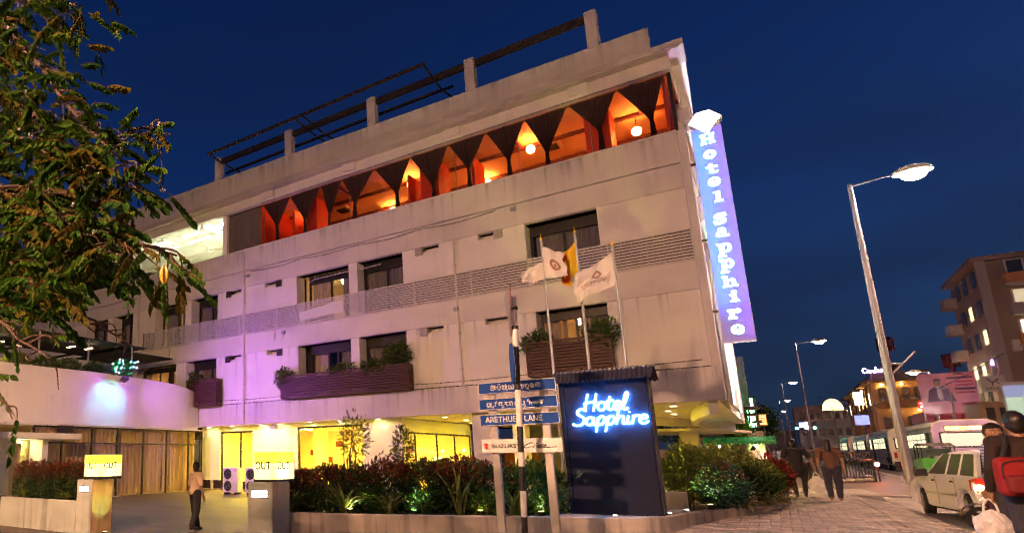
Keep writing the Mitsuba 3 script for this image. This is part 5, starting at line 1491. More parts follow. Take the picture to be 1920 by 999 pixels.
    if hair == 'tied':
        Hh += [bone(Rh((0, -.08, .0)), .05, Rh((.0, -.12, -.12)), .03)]
    hm_ = Manifold.batch_boolean(Hh, __import__('manifold3d').OpType.Add) - cut
    hh = hm_.refine_to_length(.03).to_mesh()
    hv, hf = np.array(hh.vert_properties[:, :3]), np.array(hh.tri_verts)
    hv = hv + (hv - J['hd']) * ((meshkit.fbm(hv * [60, 60, 14], 2) - .5) * .09)[:, None]
    put('hair', tw((hv, hf)), 'hair_black', W, True)
    # shoes
    for sd in (-1, 1):
        an = legs[sd][2]
        put('shoe', tw(soft([bone(an + V(0, -.03, -.05), .041, an + V(.012 * sd, .14, -.062), .032, 12), bone(an + V(0, -.03, -.03), .04, an + V(0, .05, -.05), .04, 12)], .05, 2)), shoes, W, True)
    if face:
        for sd in (-1, 1):
            e = put('eye', tw(ball(Rh((sd * .034, .082, .018)), .0135, 1, (1.2, .6, .7))), 'eye_white', W, True)
            put('pupil', tw(ball(Rh((sd * .034 + .004, .0905, .018)), .0068, 1)), 'hair_black', e, True)
            put('eyebrow', tw(tube([Rh((sd * .018, .093, .040)), Rh((sd * .036, .091, .046)), Rh((sd * .054, .080, .040))], .005, 5)), 'hair_black', W)
        put('mouth', tw(tube([Rh((-.026, .080, -.072)), Rh((0, .092, -.073)), Rh((.026, .080, -.072))], [.004, .0075, .004], 6)), 'lip', W, True)
    hand = {sd: (np.r_[ar[sd][2] + (ar[sd][2] - ar[sd][1]) / np.linalg.norm(ar[sd][2] - ar[sd][1]) * .13, 1] @ A.T)[:3] for sd in (-1, 1)}
    return W, hand, tw, J, ar


def carrier_bag(label, top, w, h, seed, rot=0.3, d=.14):
    """A filled plastic carrier bag hanging from a hand."""
    B = thing('carrier_bag', label, 'plastic bag')
    m = trimesh.creation.icosphere(subdivisions=4)
    v = np.array(m.vertices)
    z = v[:, 2]
    wid = np.where(z > .2, 1 - .5 * ((z - .2) / .8) ** 1.4, 1.0)
    crease = meshkit.fbm(v * [3.5, 3.5, 2.2] + seed, 4) - .5
    r_ = 1 + crease * .55 + .12 * np.sin(np.arctan2(v[:, 1], v[:, 0]) * 7 + 4 * z) * np.clip(z + .2, 0, 1)
    P = np.stack([v[:, 0] * w / 2 * wid * r_, v[:, 1] * d * wid * r_, z * h / 2 * (1 + crease * .15)], 1)
    c = np.asarray(top, float) - [0, 0, h / 2 + .12]
    put('sack', move((P, np.array(m.faces)), c, rot), 'bag_film', B, True)
    for sx in (-1, 1):
        put('handle', tube(spline([c + [sx * w * .18, 0, h * .42], c + [sx * .045, 0, h * .5 + .06], np.asarray(top)], 5), [.012] * 10 + [.006], 6), 'bag_film', B, True)
    return B


w1, h1, *_ = person('person walking away in a loose black tunic and leggings with a hair bun', (.36, 24.0, 0), .03, 1.63, 'cloth_black', 'cloth_black', stride=.16, lead=-1, sleeve=.75, build=1.36, hair='bun', tunic=True, arms=((-.04, .22), (.05, .30)), shoes='shoe_dark')
carrier_bag('full white plastic bag hanging from the hand of the person in black', h1[1] + np.array([0, 0, .0]), .40, .46, 3)
w2, h2, *_ = person('person with long dark hair walking away in a brown striped shirt and dark trousers', (1.06, 22.85, 0), -.02, 1.62, 'cloth_stripes', 'cloth_navy', skin='skin_brown', stride=.10, lead=1, sleeve=.7, build=1.12, hair='long', arms=((.03, .02), (-.05, .04)), shoes='shoe_tan', legs_loose=1.25)
gm = float(ground_z(-11.58, 11.32))
person('person in a beige shirt and dark trousers walking up the drive, seen from behind', (-11.58, 11.32, gm), -.25, 1.62, 'cloth_beige', 'cloth_black', skin='skin_dark', stride=.14, lead=-1, sleeve=.95, build=1.08, hair='short', arms=((.04, .25), (-.04, .35)), legs_loose=1.35, head_turn=.4)
w4, h4, tw4, J4, ar4 = person('person at the right edge in a dark jacket, seen from behind with a red backpack', (2.21, 11.05, -.13), .10, 1.83, 'cloth_brown', 'cloth_navy', skin='skin_brown', stride=.12, lead=1, sleeve=1.5, build=1.12, hair='short', arms=((.06, .0), (.04, .1)), legs_loose=1.2)
carrier_bag('white plastic bag held low by the person with the red backpack', h4[-1] + np.array([-.02, 0, .04]), .34, .40, 9)
bp = thing('backpack', 'red backpack slung low on the back of the person at the right edge', 'backpack')
c = np.array([-.10, -.24, 1.02])


def rbox(x0, x1, y0, y1, z0, z1, r):
    return Manifold.batch_hull([Manifold.sphere(r, 14).translate([x, y, z]) for x in (x0 + r, x1 - r) for y in (y0 + r, y1 - r) for z in (z0 + r, z1 - r)])


m_ = soft([rbox(-.30, .12, -.34, -.13, .84, 1.24, .06)], .03, 3)
nv = m_[0] + ((meshkit.fbm(m_[0] * 7, 3) - .5) * .03)[:, None] * np.array([1, 1, .5])
put('main_bag', tw4((nv, m_[1])), 'cloth_red', bp, True)
m_ = soft([rbox(-.27, .09, -.40, -.30, .87, 1.06, .04)], .03, 3)
put('pocket', tw4(m_), 'cloth_red_dark', bp, True)
put('zip', tw4(tube(spline([(-.28, -.345, 1.02), (-.26, -.35, 1.17), (-.09, -.355, 1.21), (.08, -.35, 1.17), (.1, -.345, 1.02)], 5), .006, 5)), 'cloth_black', bp)
put('badge', tw4((np.array([[-.02, -.412, .95], [.03, -.412, .94], [.04, -.412, .99], [.0, -.412, 1.0]]), np.array([[0, 1, 2, 3]]))), 'cloth_white', bp)
for sx in (-1, 1):
    put('strap', tw4(tube(spline([(-.09 + sx * .13, -.2, 1.22), (-.02 + sx * .13, -.14, 1.38), (sx * .12, .0, 1.47), (sx * .13, .13, 1.36), (sx * .15, .1, 1.1)], 5), .022, 8)), 'cloth_black', bp, True)
person('person in a blue and white striped top facing the camera beside the dark jacket', (2.36, 12.75, -.13), PI - 1.15, 1.75, 'cloth_blue_stripes', 'cloth_navy', skin='skin_brown', stride=.05, sleeve=1.0, build=.84, hair='tied', face=True, head_turn=1.2, arms=((.02, -.05), (.02, -.05)))
for k, (x, y, H, t, b_, l, hr, bl) in enumerate(((-.98, 41.0, 1.62, 'cloth_white', 'cloth_navy', 'person in a white shirt far off by the lit green awning', 'short', 1.05), (-.42, 43.0, 1.5, 'cloth_red', 'cloth_black', 'person in a red top far down the pavement', 'long', 1.0),
                                              (-.02, 42.0, 1.55, 'cloth_blue', 'cloth_navy', 'person in a grey blue shirt far down the pavement beside the red top', 'short', 1.0), (.84, 35.5, 1.52, 'cloth_navy', 'cloth_black', 'person between the two walkers wearing a blue and white rucksack', 'short', 1.1),
                                              (1.5, 47.0, 1.6, 'cloth_brown', 'cloth_black', 'person in brown walking ahead near the kerb', 'short', 1.0), (-1.35, 52.0, 1.6, 'cloth_black', 'cloth_black', 'person in dark clothes by the shop front', 'short', 1.0))):
    _, _, twk, *_ = person(l, (x, y, 0), .1 * math.sin(k * 3), H, t, b_, stride=.15, lead=(-1) ** k, build=bl, hair=hr, sleeve=.8)
    if k == 3:
        rk = thing('rucksack', 'blue and white rucksack on the person between the two walkers', 'rucksack')
        m_ = soft([rbox(-.17, .17, -.36, -.12, .98, 1.40, .06)], .04, 3)
        put('bag', twk(m_), 'cloth_white', rk, True)
        put('pocket', twk(soft([rbox(-.13, .13, -.42, -.33, 1.0, 1.2, .035)], .04, 2)), 'cloth_blue', rk, True)
        for sx in (-.12, .12):
            put('strap', twk(tube(spline([(sx, -.15, 1.36), (sx, -.02, 1.47), (sx * 1.1, .13, 1.36)], 5), .02, 6)), 'cloth_blue', rk)
# ------------------------------------------------------------------ vehicles
mat('car_silver', (0.74, 0.73, 0.76), 0.3, metallic=0.25, clearcoat=0.8)
mat('car_maroon', (0.07, 0.022, 0.03), 0.3, metallic=0.3, clearcoat=0.8)
mat('tyre', (0.014, 0.013, 0.013), 0.8)
mat('rim', (0.42, 0.41, 0.41), 0.3, metallic=0.8)
mat('trim_black', (0.02, 0.02, 0.02), 0.5)
mat('tail_red', (0.55, 0.015, 0.012), 0.2)
mat('glass_dark', (0.03, 0.045, 0.04), 0.06, specular=0.9)
mat('chrome', (0.6, 0.6, 0.6), 0.15, metallic=1.0)


def wheel(parent, c, r, w, side, n=7):
    """c = centre of the outer face, side = -1 for the wheel on the left (its face looks to -x)."""
    t_ = np.array([(r * .66, 0), (r * .97, .01), (r, .03), (r, w - .03), (r * .97, w - .01), (r * .66, w)])
    a = np.linspace(0, 2 * PI, 33)
    v = np.concatenate([np.stack([np.full_like(a, -side * x_ * -1 if False else -side * x_), q * np.cos(a), q * np.sin(a)], 1) for q, x_ in t_])
    m = len(a)
    f = np.array([(s * m + k, s * m + k + 1, (s + 1) * m + k + 1, (s + 1) * m + k) for s in range(5) for k in range(m - 1)])
    W = put('wheel', (v + c, f), 'tyre', parent, 30)
    sp_ = [move_yz(n_, k, n, r, side) for k in range(n) for n_ in (0,)]
    put('rim', cat_(*[(s + c, ff) for s, ff in sp_], (np.array(ring(r * .68, r * .6, side)[0]) + c, ring(r * .68, r * .6, side)[1]), tube([c + [side * .004, 0, 0], c + [-side * .03, 0, 0]], r * .2, 12)), 'rim', W)
    put('hub_dark', (disc((0, 0, 0), r * .64, 20, (side, 0, 0))[0] + c + [-side * .045, 0, 0], disc((0, 0, 0), r * .64, 20, (side, 0, 0))[1]), 'trim_black', W)


def move_yz(_, k, n, r, side):
    m = box(-.02, .02, -r * .085, r * .085, r * .15, r * .62)
    a = 2 * PI * k / n
    v = m[0]
    return np.stack([v[:, 0] - side * .012, v[:, 1] * math.cos(a) - v[:, 2] * math.sin(a), v[:, 1] * math.sin(a) + v[:, 2] * math.cos(a)], 1), m[1]


def ring(r0, r1, side, n=32):
    a = np.linspace(0, 2 * PI, n + 1)
    v = np.concatenate([np.stack([np.full_like(a, 0.0), r0 * np.cos(a), r0 * np.sin(a)], 1), np.stack([np.full_like(a, -side * .02), r1 * np.cos(a), r1 * np.sin(a)], 1)])
    return v, np.array([(k, k + 1, n + 2 + k, n + 1 + k) for k in range(n)])


def hatchback(label, at_, ang_, paint, taillight=False, body='car'):
    """Built along y (front at +y), left side at -x; L 3.9, W 1.64, H 1.44."""
    C = thing('parked_car', label, 'car')
    A = mat4(at_, ang_)
    tw = lambda m: (np.asarray(m[0], float) @ A[:3, :3].T + A[:3, 3], m[1])
    P = lambda name, m, mt, par=None, sm_=False, **k: put(name, tw(m), mt, par or C, sm_, **k)
    ya, yf = .68, 3.10                                  # axles
    prof = Polygon([(.02, .36), (.0, .62), (.06, .86), (.22, .93), (1.2, .945), (2.62, .93), (3.2, .86), (3.62, .74), (3.82, .56), (3.86, .34), (3.74, .20), (.12, .20)]).buffer(.05).buffer(-.05)
    for yc in (ya, yf):
        prof = prof.difference(C_(yc, .30, .335, .345))
    prof = prof.buffer(-.015).buffer(.015)
    lay = []
    for hw, ins in ((.70, 0), (.74, .006), (.772, .018), (.795, .036), (.812, .062), (.82, .095)):
        g = prof.buffer(-ins)
        lay.append(prism(g, -hw, hw, 'x'))
    P('body', cat_(*lay), paint, None, 25)
    gh = lambda hw0, hw1, b, t_, z0, z1: hull(np.array([[s * hw0, y, z0] for s in (-1, 1) for y in b] + [[s * hw1, y, z1] for s in (-1, 1) for y in t_]))
    P('roof', soft([Manifold.batch_hull([Manifold.sphere(.09, 14).translate([sx * .50, y_, z_]) for sx in (-1, 1) for y_, z_ in ((.46, 1.33), (1.1, 1.355), (1.86, 1.315))])], .08, 0), paint, None, 40)
    # pillars
    for s in (-1, 1):
        x0, x1 = s * .735, s * .60
        for (yb, yt), w in (((.10, .34), .16), ((.98, .98), .07), ((1.66, 1.60), .06), ((2.72, 2.02), .06)):
            P('pillar', hull(np.array([[x0, yb, .92], [x0, yb + w, .92], [x0 - s * .06, yb, .92], [x0 - s * .06, yb + w, .92], [x1, yt, 1.37], [x1, yt + w * .8, 1.37], [x1 - s * .05, yt, 1.37], [x1 - s * .05, yt + w * .8, 1.37]])), paint)
        for a, b, at2, bt in ((.26, .98, .48, .98), (1.05, 1.66, 1.05, 1.60), (1.72, 2.68, 1.66, 2.02)):
            P('side_window', hull(np.array([[s * .722, a, .925], [s * .722, b, .925], [s * .592, at2, 1.365], [s * .592, bt, 1.365], [s * .70, a, .925], [s * .70, b, .925], [s * .57, at2, 1.365], [s * .57, bt, 1.365]])), 'glass_dark')
        for y in (1.0, 1.98):
            P('door_line', box(s * .8205 - .002, s * .8205 + .002, y, y + .012, .30, .90), 'trim_black')
            P('door_handle', cbox(s * .82 - .018, s * .82 + .018, y + .06, y + .2, .78, .815, .006), 'trim_black')
        P('rub_strip', cbox(s * .822 - .012, s * .822 + .012, 1.04, 2.72, .50, .545, .004), 'chrome')
        P('mirror', hull(np.array([[s * .82 + s * a * .2, 2.42 + b * .06, .96 + c * .08] for a in (0, 1) for b in (-1, 1) for c in (-1, 1)])), 'trim_black')
    P('windscreen', hull(np.array([[s * .68, 2.74, .93] for s in (-1, 1)] + [[s * .56, 2.04, 1.37] for s in (-1, 1)] + [[s * .68, 2.70, .92] for s in (-1, 1)] + [[s * .56, 2.0, 1.36] for s in (-1, 1)])), 'glass_dark')
    P('rear_window', hull(np.array([[s * .64, .14, .95] for s in (-1, 1)] + [[s * .53, .38, 1.36] for s in (-1, 1)] + [[s * .64, .2, .95] for s in (-1, 1)] + [[s * .53, .44, 1.36] for s in (-1, 1)])), 'glass_dark')
    P('rear_bumper', cbox(-.80, .80, -.07, .14, .24, .52, .04), paint)
    P('front_bumper', cbox(-.78, .78, 3.72, 3.93, .22, .50, .05), paint)
    P('tailgate_line', cat_(box(-.55, .55, -.004, .004, .56, .57)), 'trim_black')
    for s in (-1, 1):
        tl = P('tail_light', hull(np.array([[s * .62, -.0, .62], [s * .80, .04, .62], [s * .826, .26, .66], [s * .826, .24, .86], [s * .78, .07, .90], [s * .62, .03, .90], [s * .62, .1, .75]])), 'tail_red')
        if taillight:
            put('lamp', tw(ball((s * .76, .02, .72), .075, 2, (1, .55, .8))), 'lamp_face', tl, True, emit=(34, 15, 5.5) if s < 0 else (16, 1.0, .5), weight=.15)
        P('headlight', hull(np.array([[s * .5, 3.74, .56], [s * .78, 3.6, .58], [s * .76, 3.52, .72], [s * .52, 3.66, .70]])), 'chrome')
        for y in (ya, yf):
            wheel(C, (np.r_[s * .80, y, .295, 1] @ A.T)[:3], .29, .19, s) if abs(ang_) < .2 else None
        P('mud_flap', box(s * .62, s * .8, .3, .315, .12, .30), 'trim_black')
    P('underbody', box(-.68, .68, .2, 3.7, .16, .3), 'trim_black')
    P('number_plate', cbox(-.25, .25, -.085, -.075, .60, .71, .004), 'sign_white')
    return C


hatchback('silver hatchback parked in the bay with one glowing rear light', (3.75, 18.35, -.15), .14, 'car_silver', True)
hatchback('dark maroon car farther up the bay, only its roof showing over the silver hatchback', (5.9, 31.5, -.14), .03, 'car_maroon')

mat('bus_silver', lambda p, n, uv: mi.Color3f(0.60, 0.57, 0.52) * (0.6 + 0.5 * fbm(p.y * 0.8, p.z * 2.5, 1.0, 3)), 0.35, metallic=0.5)
mat('bus_lilac', speckle((0.46, 0.36, 0.62), 0.25, 1.0), 0.35)
mat('bus_roof', speckle((0.55, 0.52, 0.42), 0.3, 1.5), 0.45)
mat('board_amber', (0.7, 0.5, 0.1), 0.5)


def bus(label, x0, y0, L, rear, lit, board_emit, dest=True):
    B = thing('bus', label, 'bus')
    x1, z0, z1 = x0 + 2.6, .12, 2.96
    prof = Polygon([(x0 + .05, z0 + .2), (x0, 1.2), (x0, 2.35), (x0 + .1, 2.74), (x0 + .42, 2.93), (x1 - .42, 2.93), (x1 - .1, 2.74), (x1, 2.35), (x1, 1.2), (x1 - .05, z0 + .2)]).buffer(.03)
    yw = [y0 + 2.6, y0 + L - 2.4]
    put('body', prism(prof, y0 + .02, y0 + L, 'y'), 'bus_silver', B, 30)
    put('rear_panel', prism(prof.buffer(-.03), y0 - .05, y0 + .018, 'y'), rear, B, 30)
    put('roof_rim', prism(Polygon([(x0 - .02, 2.62), (x0 + .1, 2.82), (x0 + .44, 2.985), (x1 - .44, 2.985), (x1 - .1, 2.82), (x1 + .02, 2.62), (x1 - .1, 2.60), (x0 + .1, 2.60)]), y0 - .02, y0 + L + .02, 'y'), 'bus_roof', B, 30)
    # back: window, destination board, bumper, lights
    fr = put('rear_window', prism(Polygon(SL(x0 + .32, 1.52, x1 - .32, 2.24).buffer(.06).exterior), y0 - .075, y0 - .052, 'y'), 'trim_black', B)
    put('pane', prism(Polygon(SL(x0 + .36, 1.56, x1 - .36, 2.20).buffer(.03).exterior), y0 - .084, y0 - .077, 'y'), 'lamp_face', fr, emit=lit[0], weight=.02)
    if dest:
        d = put('destination_board', prism(SL(x0 + .5, 2.36, x1 - .62, 2.64), y0 - .07, y0 - .052, 'y'), 'trim_black', B)
        put('lit_strip', prism(SL(x0 + .53, 2.39, x1 - .65, 2.61), y0 - .078, y0 - .072, 'y'), 'lamp_face', d, emit=board_emit, weight=.02)
        put('lettering', move(flat_text('157', .14, .003, True), (x0 + 1.05, y0 - .079, 2.43)), 'letter_black', d)
    put('bumper', cbox(x0 + .05, x1 - .05, y0 - .16, y0 - .051, .3, .55, .03), 'trim_black', B)
    for s in (x0 + .14, x1 - .3):
        put('tail_light', cbox(s, s + .16, y0 - .08, y0 - .051, .8, 1.2, .02), 'tail_red', B)
    # street side: window band, pillars, doors, wheels
    n = int(L / 1.45)
    ws_ = np.linspace(y0 + .5, y0 + L - .5, n + 1)
    for k in range(n):
        a, b = ws_[k] + .07, ws_[k + 1] - .07
        if k in (0, n - 2):
            put('door', box(x0 - .035, x0 - .024, a + .1, b - .1, .35, 2.3), 'trim_black', B)
            continue
        w_ = put('side_window', box(x0 - .04, x0 - .032, a, b, 1.45, 2.32), 'trim_black', B)
        put('lower_pane', box(x0 - .05, x0 - .042, a + .05, b - .05, 1.49, 1.92), 'lamp_face', w_, emit=[q * (.55 + .45 * ((k * 7) % 3) / 2) for q in lit[1]], weight=.01)
        put('upper_pane', box(x0 - .05, x0 - .042, a + .05, b - .05, 1.97, 2.28), 'lamp_face', w_, emit=[q * .75 for q in lit[1]], weight=.01)
    put('side_trim', cat_(box(x0 - .045, x0 - .03, y0 + .3, y0 + L - .3, 1.18, 1.24)), 'chrome', B)
    put('lower_trim', box(x0 - .04, x0 - .03, y0 + .3, y0 + L - .3, .78, .82), 'trim_black', B)
    for y in yw:
        put('wheel_arch', prism(C_(y, .32, .56, .56), x0 - .042, x0 - .031, 'x'), 'trim_black', B)
        wheel(B, np.array([x0 - .05, y, .34]), .46, .26, -1, 8)
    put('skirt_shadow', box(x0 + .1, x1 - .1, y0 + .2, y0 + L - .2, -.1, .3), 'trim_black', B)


GL_ = (1.0, 1.0, .62)
bus('lilac backed bus with a lit amber destination board, nearest of the bus row', 6.88, 50.3, 12.4, 'bus_lilac', ((.10, .095, .08), (.55, .52, .30)), (1.0, .56, .06))
bus('silver bus standing ahead of the lilac backed one', 6.48, 64.2, 12.6, 'bus_silver', ((.2, .2, .13), (.5, .48, .28)), (.8, .45, .06))
bus('third silver bus of the row with a lit orange board', 6.5, 79.0, 12.2, 'bus_silver', ((.25, .25, .16), (.45, .42, .25)), (1.0, .42, .04))
bus('farthest bus of the row, half hidden by the others', 6.2, 94.0, 12.0, 'bus_silver', ((.25, .25, .16), (.45, .42, .25)), (1.0, .42, .04))

# scooter in front of the person with the backpack
sc_ = thing('scooter', 'dark scooter standing nose out at the right edge, behind the red backpack', 'scooter')
ox, oy = 2.72, 16.9
rw = .215
a = np.linspace(0, 2 * PI, 29)


def tyre(cx, cy, cz):
    q = [(rw * .68, -.04), (rw * .95, -.045), (rw, -.02), (rw, .02), (rw * .95, .045), (rw * .68, .04)]
    v = np.concatenate([np.stack([np.full_like(a, s) + cx, cy + r_ * np.cos(a), cz + r_ * np.sin(a)], 1) for r_, s in q])
    m = len(a)
    return v, np.array([(s * m + k, s * m + k + 1, (s + 1) * m + k + 1, (s + 1) * m + k) for s in range(5) for k in range(m - 1)])


for y in (oy, oy - 1.22):
    w_ = put('wheel', tyre(ox, y, -.14 + rw), 'tyre', sc_, 30)
    put('rim', cat_(*[(move_yz(0, k, 5, rw * 1.0, -1)[0] + [ox, y, -.14 + rw], move_yz(0, k, 5, rw, -1)[1]) for k in range(5)], tube([(ox - .05, y, -.14 + rw), (ox + .05, y, -.14 + rw)], .05, 10)), 'rim', w_)
put('fender', grid(lambda u, v: (ox - .075 + .15 * u, oy + (rw + .045 + .03 * np.sin(PI * u)) * np.cos(.1 + 2.3 * v), -.14 + rw + (rw + .045 + .03 * np.sin(PI * u)) * np.sin(.1 + 2.3 * v)), 6, 14), 'car_maroon', sc_, True)
put('fork', tube([(ox, oy, .08), (ox, oy - .16, .48), (ox, oy - .24, .80)], .03, 8), 'metal_grey', sc_)
put('front_shield', soft([bone((ox - .15, oy - .22, .22), .05, (ox - .12, oy - .30, .72), .05), bone((ox + .15, oy - .22, .22), .05, (ox + .12, oy - .30, .72), .05), bone((ox, oy - .14, .25), .07, (ox, oy - .2, .72), .07)], .05, 3), 'car_maroon', sc_, True)
put('handlebar', tube(spline([(ox - .34, oy - .36, .88), (ox - .15, oy - .27, .86), (ox + .15, oy - .27, .86), (ox + .34, oy - .36, .88)], 5), .018, 8), 'trim_black', sc_)
put('headlight', ball((ox, oy - .17, .82), .085, 2, (1, .7, 1)), 'chrome', sc_, True)
put('floorboard', cbox(ox - .15, ox + .15, oy - .72, oy - .3, .10, .19, .03), 'trim_black', sc_)
put('rear_body', soft([bone((ox, oy - .75, .32), .15, (ox, oy - 1.3, .42), .12), bone((ox, oy - .8, .2), .13, (ox, oy - 1.2, .24), .12)], .05, 3), 'car_maroon', sc_, True)
put('seat', soft([bone((ox, oy - .7, .58), .09, (ox, oy - 1.3, .62), .09)], .05, 3), 'cloth_black', sc_, True)

for k_ in [k for k in scene if k.startswith(sc_ + '__')]:          # it stands across the pavement edge, nose towards the car
    scene[k_]['to_world'] = T().translate([ox, oy, 0]).rotate([0, 0, 1], 78).translate([-ox, -oy, 0])
# green three wheeler between the buses and the silver car
tk = thing('three_wheeler', 'small green three wheeled taxi between the nearest bus and the silver hatchback', 'auto rickshaw')
mat('taxi_green', (0.05, 0.30, 0.04), 0.35, clearcoat=.5)
x0, y0 = 6.1, 44.0
put('body', hull(np.array([[x0 + s * .62, y, z] for s in (-1, 1) for y, z in ((0, .2), (0, .95), (1.6, .2), (1.6, .9), (2.4, .35), (2.45, .8))])), 'taxi_green', tk)
put('canopy', hull(np.array([[x0 + s * w, y, z] for s in (-1, 1) for w, y, z in ((.6, .05, 1.52), (.5, .1, 1.66), (.6, 1.9, 1.55), (.5, 1.85, 1.68))])), 'trim_black', tk)
for s in (-1, 1):
    for y in (.06, 1.0, 1.95):
        put('post', tube([(x0 + s * .59, y, .9), (x0 + s * .58, y, 1.55)], .025, 6), 'trim_black', tk)
for s in (-1, 1):
    put('wheel', tyre(x0 + s * .52, .35, .08), 'tyre', tk)
put('wheel', tyre(x0, 2.35, .08), 'tyre', tk)
put('rear_window', box(x0 - .45, x0 + .45, -.012, .0, 1.05, 1.4), 'glass_dark', tk)
for k_ in [k for k in scene if k.startswith(tk + '__')]:
    scene[k_]['to_world'] = T().translate([0, y0, 0])

# pedestrian barrier at the kerb
fe = thing('pedestrian_barrier', 'black railing barrier with flower pots at its foot, right of the walkers', 'barrier')
p0_, p1_ = np.array([1.95, 35.9]), np.array([3.15, 37.7])
for t in np.linspace(0, 1, 12):
    q = p0_ + (p1_ - p0_) * t
    big = t in (0, 1)
    put('post' if big else 'bar', tube([(q[0], q[1], 0), (q[0], q[1], 1.28)], .045 if big else .022, 6), 'trim_black', fe)
for z in (.22, .95, 1.24):
    put('rail', tube([(*p0_, z), (*p1_, z)], .03, 6), 'trim_black', fe)
for k, t in enumerate((.1, .35, .62, .9)):
    q = p0_ + (p1_ - p0_) * t
    P_ = thing('edge_stone', ('pale rough stone at the near end of the black barrier', 'second pale stone along the foot of the black barrier', 'third pale stone along the foot of the black barrier', 'pale rough stone at the warning lamp end of the black barrier')[k], 'stone', 'stones along the barrier')
    m = ball((q[0] - .15, q[1] - .3, .09), .14, 2, (1.2, 1, .7))
    put('stone', (m[0] + ((meshkit.fbm(m[0] * 9, 2) - .5) * .05)[:, None], m[1]), 'kerb_stone', P_, True)
wl = thing('warning_lamp', 'small red warning lamp on the end of the black barrier', 'lamp')
put('post', tube([(3.3, 37.9, 0), (3.3, 37.9, .7)], .03, 6), 'trim_black', wl)
put('lens', ball((3.3, 37.8, .74), .09, 2), 'lamp_face', wl, True, emit=(40, 4, 2), weight=.3)
# ------------------------------------------------------------------ the tree that hangs in at the upper left
tree = thing('fruit_tree', 'tree with drooping feathery leaves and a yellow fruit, hanging in from the upper left', 'tree')
mat('bark_red', lambda p, n, uv: mi.Color3f(0.045, 0.026, 0.018) * (0.5 + fbm(p.x * 14, p.y * 14, p.z * 5, 3)), 0.85)
scene['fruit_skin'] = {'type': 'twosided', 'bsdf': {'type': 'principled', 'base_color': {'type': 'rgb', 'value': [0.42, 0.24, 0.02]}, 'roughness': 0.4}}
trunk_pts = spline([(-9.6, 2.2, -1.4), (-9.5, 2.3, .6), (-9.2, 2.5, 2.2), (-9.0, 2.7, 3.8), (-8.6, 2.9, 5.4)], 5)
put('trunk', tube(trunk_pts, np.linspace(.2, .11, len(trunk_pts)), 12), 'bark_red', tree, True)
LIMBS = [([(-8.9, 2.8, 4.6), (-7.45, 3.1, 6.79), (-5.79, 3.1, 5.52), (-5.11, 3.1, 4.75), (-4.3, 3.1, 3.95), (-3.9, 3.1, 3.62)], .075, 1.0),
         ([(-9.1, 2.6, 3.0), (-6.41, 2.9, 3.43), (-5.11, 2.9, 2.85), (-4.5, 2.9, 2.53), (-3.64, 2.9, 2.09)], .06, .12),
         ([(-9.1, 2.6, 3.3), (-6.07, 2.7, 3.81), (-4.49, 2.7, 3.24), (-3.6, 2.7, 2.87), (-2.98, 2.7, 2.60)], .055, 1.5),
         ([(-9.15, 2.5, 2.4), (-5.62, 2.6, 2.52), (-4.67, 2.6, 2.21), (-4.25, 2.6, 2.03)], .04, .35),
         ([(-8.7, 2.9, 5.2), (-7.83, 3.2, 7.7), (-6.33, 3.2, 6.59), (-5.51, 3.2, 6.13), (-5.05, 3.2, 5.85)], .06, 1.1),
         ([(-8.9, 2.8, 4.2), (-6.91, 3.0, 4.99), (-4.88, 3.0, 4.01), (-4.2, 3.0, 3.68), (-3.8, 3.0, 3.42)], .06, 1.2),
         ([(-8.8, 2.9, 4.9), (-7.75, 3.3, 6.18), (-5.72, 3.3, 4.83), (-4.66, 3.3, 4.28), (-4.19, 3.3, 4.22), (-3.75, 3.3, 4.0)], .06, 1.0),
         ([(-9.2, 2.5, 2.0), (-6.3, 2.8, 2.1), (-5.31, 2.8, 1.80), (-5.08, 2.8, 1.62)], .03, .4),
         ([(-9.0, 2.7, 3.6), (-6.6, 2.6, 4.2), (-5.4, 2.6, 3.75), (-4.6, 2.55, 3.5), (-4.0, 2.5, 3.05), (-3.65, 2.5, 2.75)], .055, 1.7),
         ([(-8.9, 2.8, 4.4), (-7.0, 3.4, 5.6), (-5.9, 3.4, 4.6), (-5.2, 3.4, 4.1), (-4.5, 3.4, 3.55)], .05, 1.3)]
rt = random.Random(21)
twigs, fronds, flowers = [], [], []


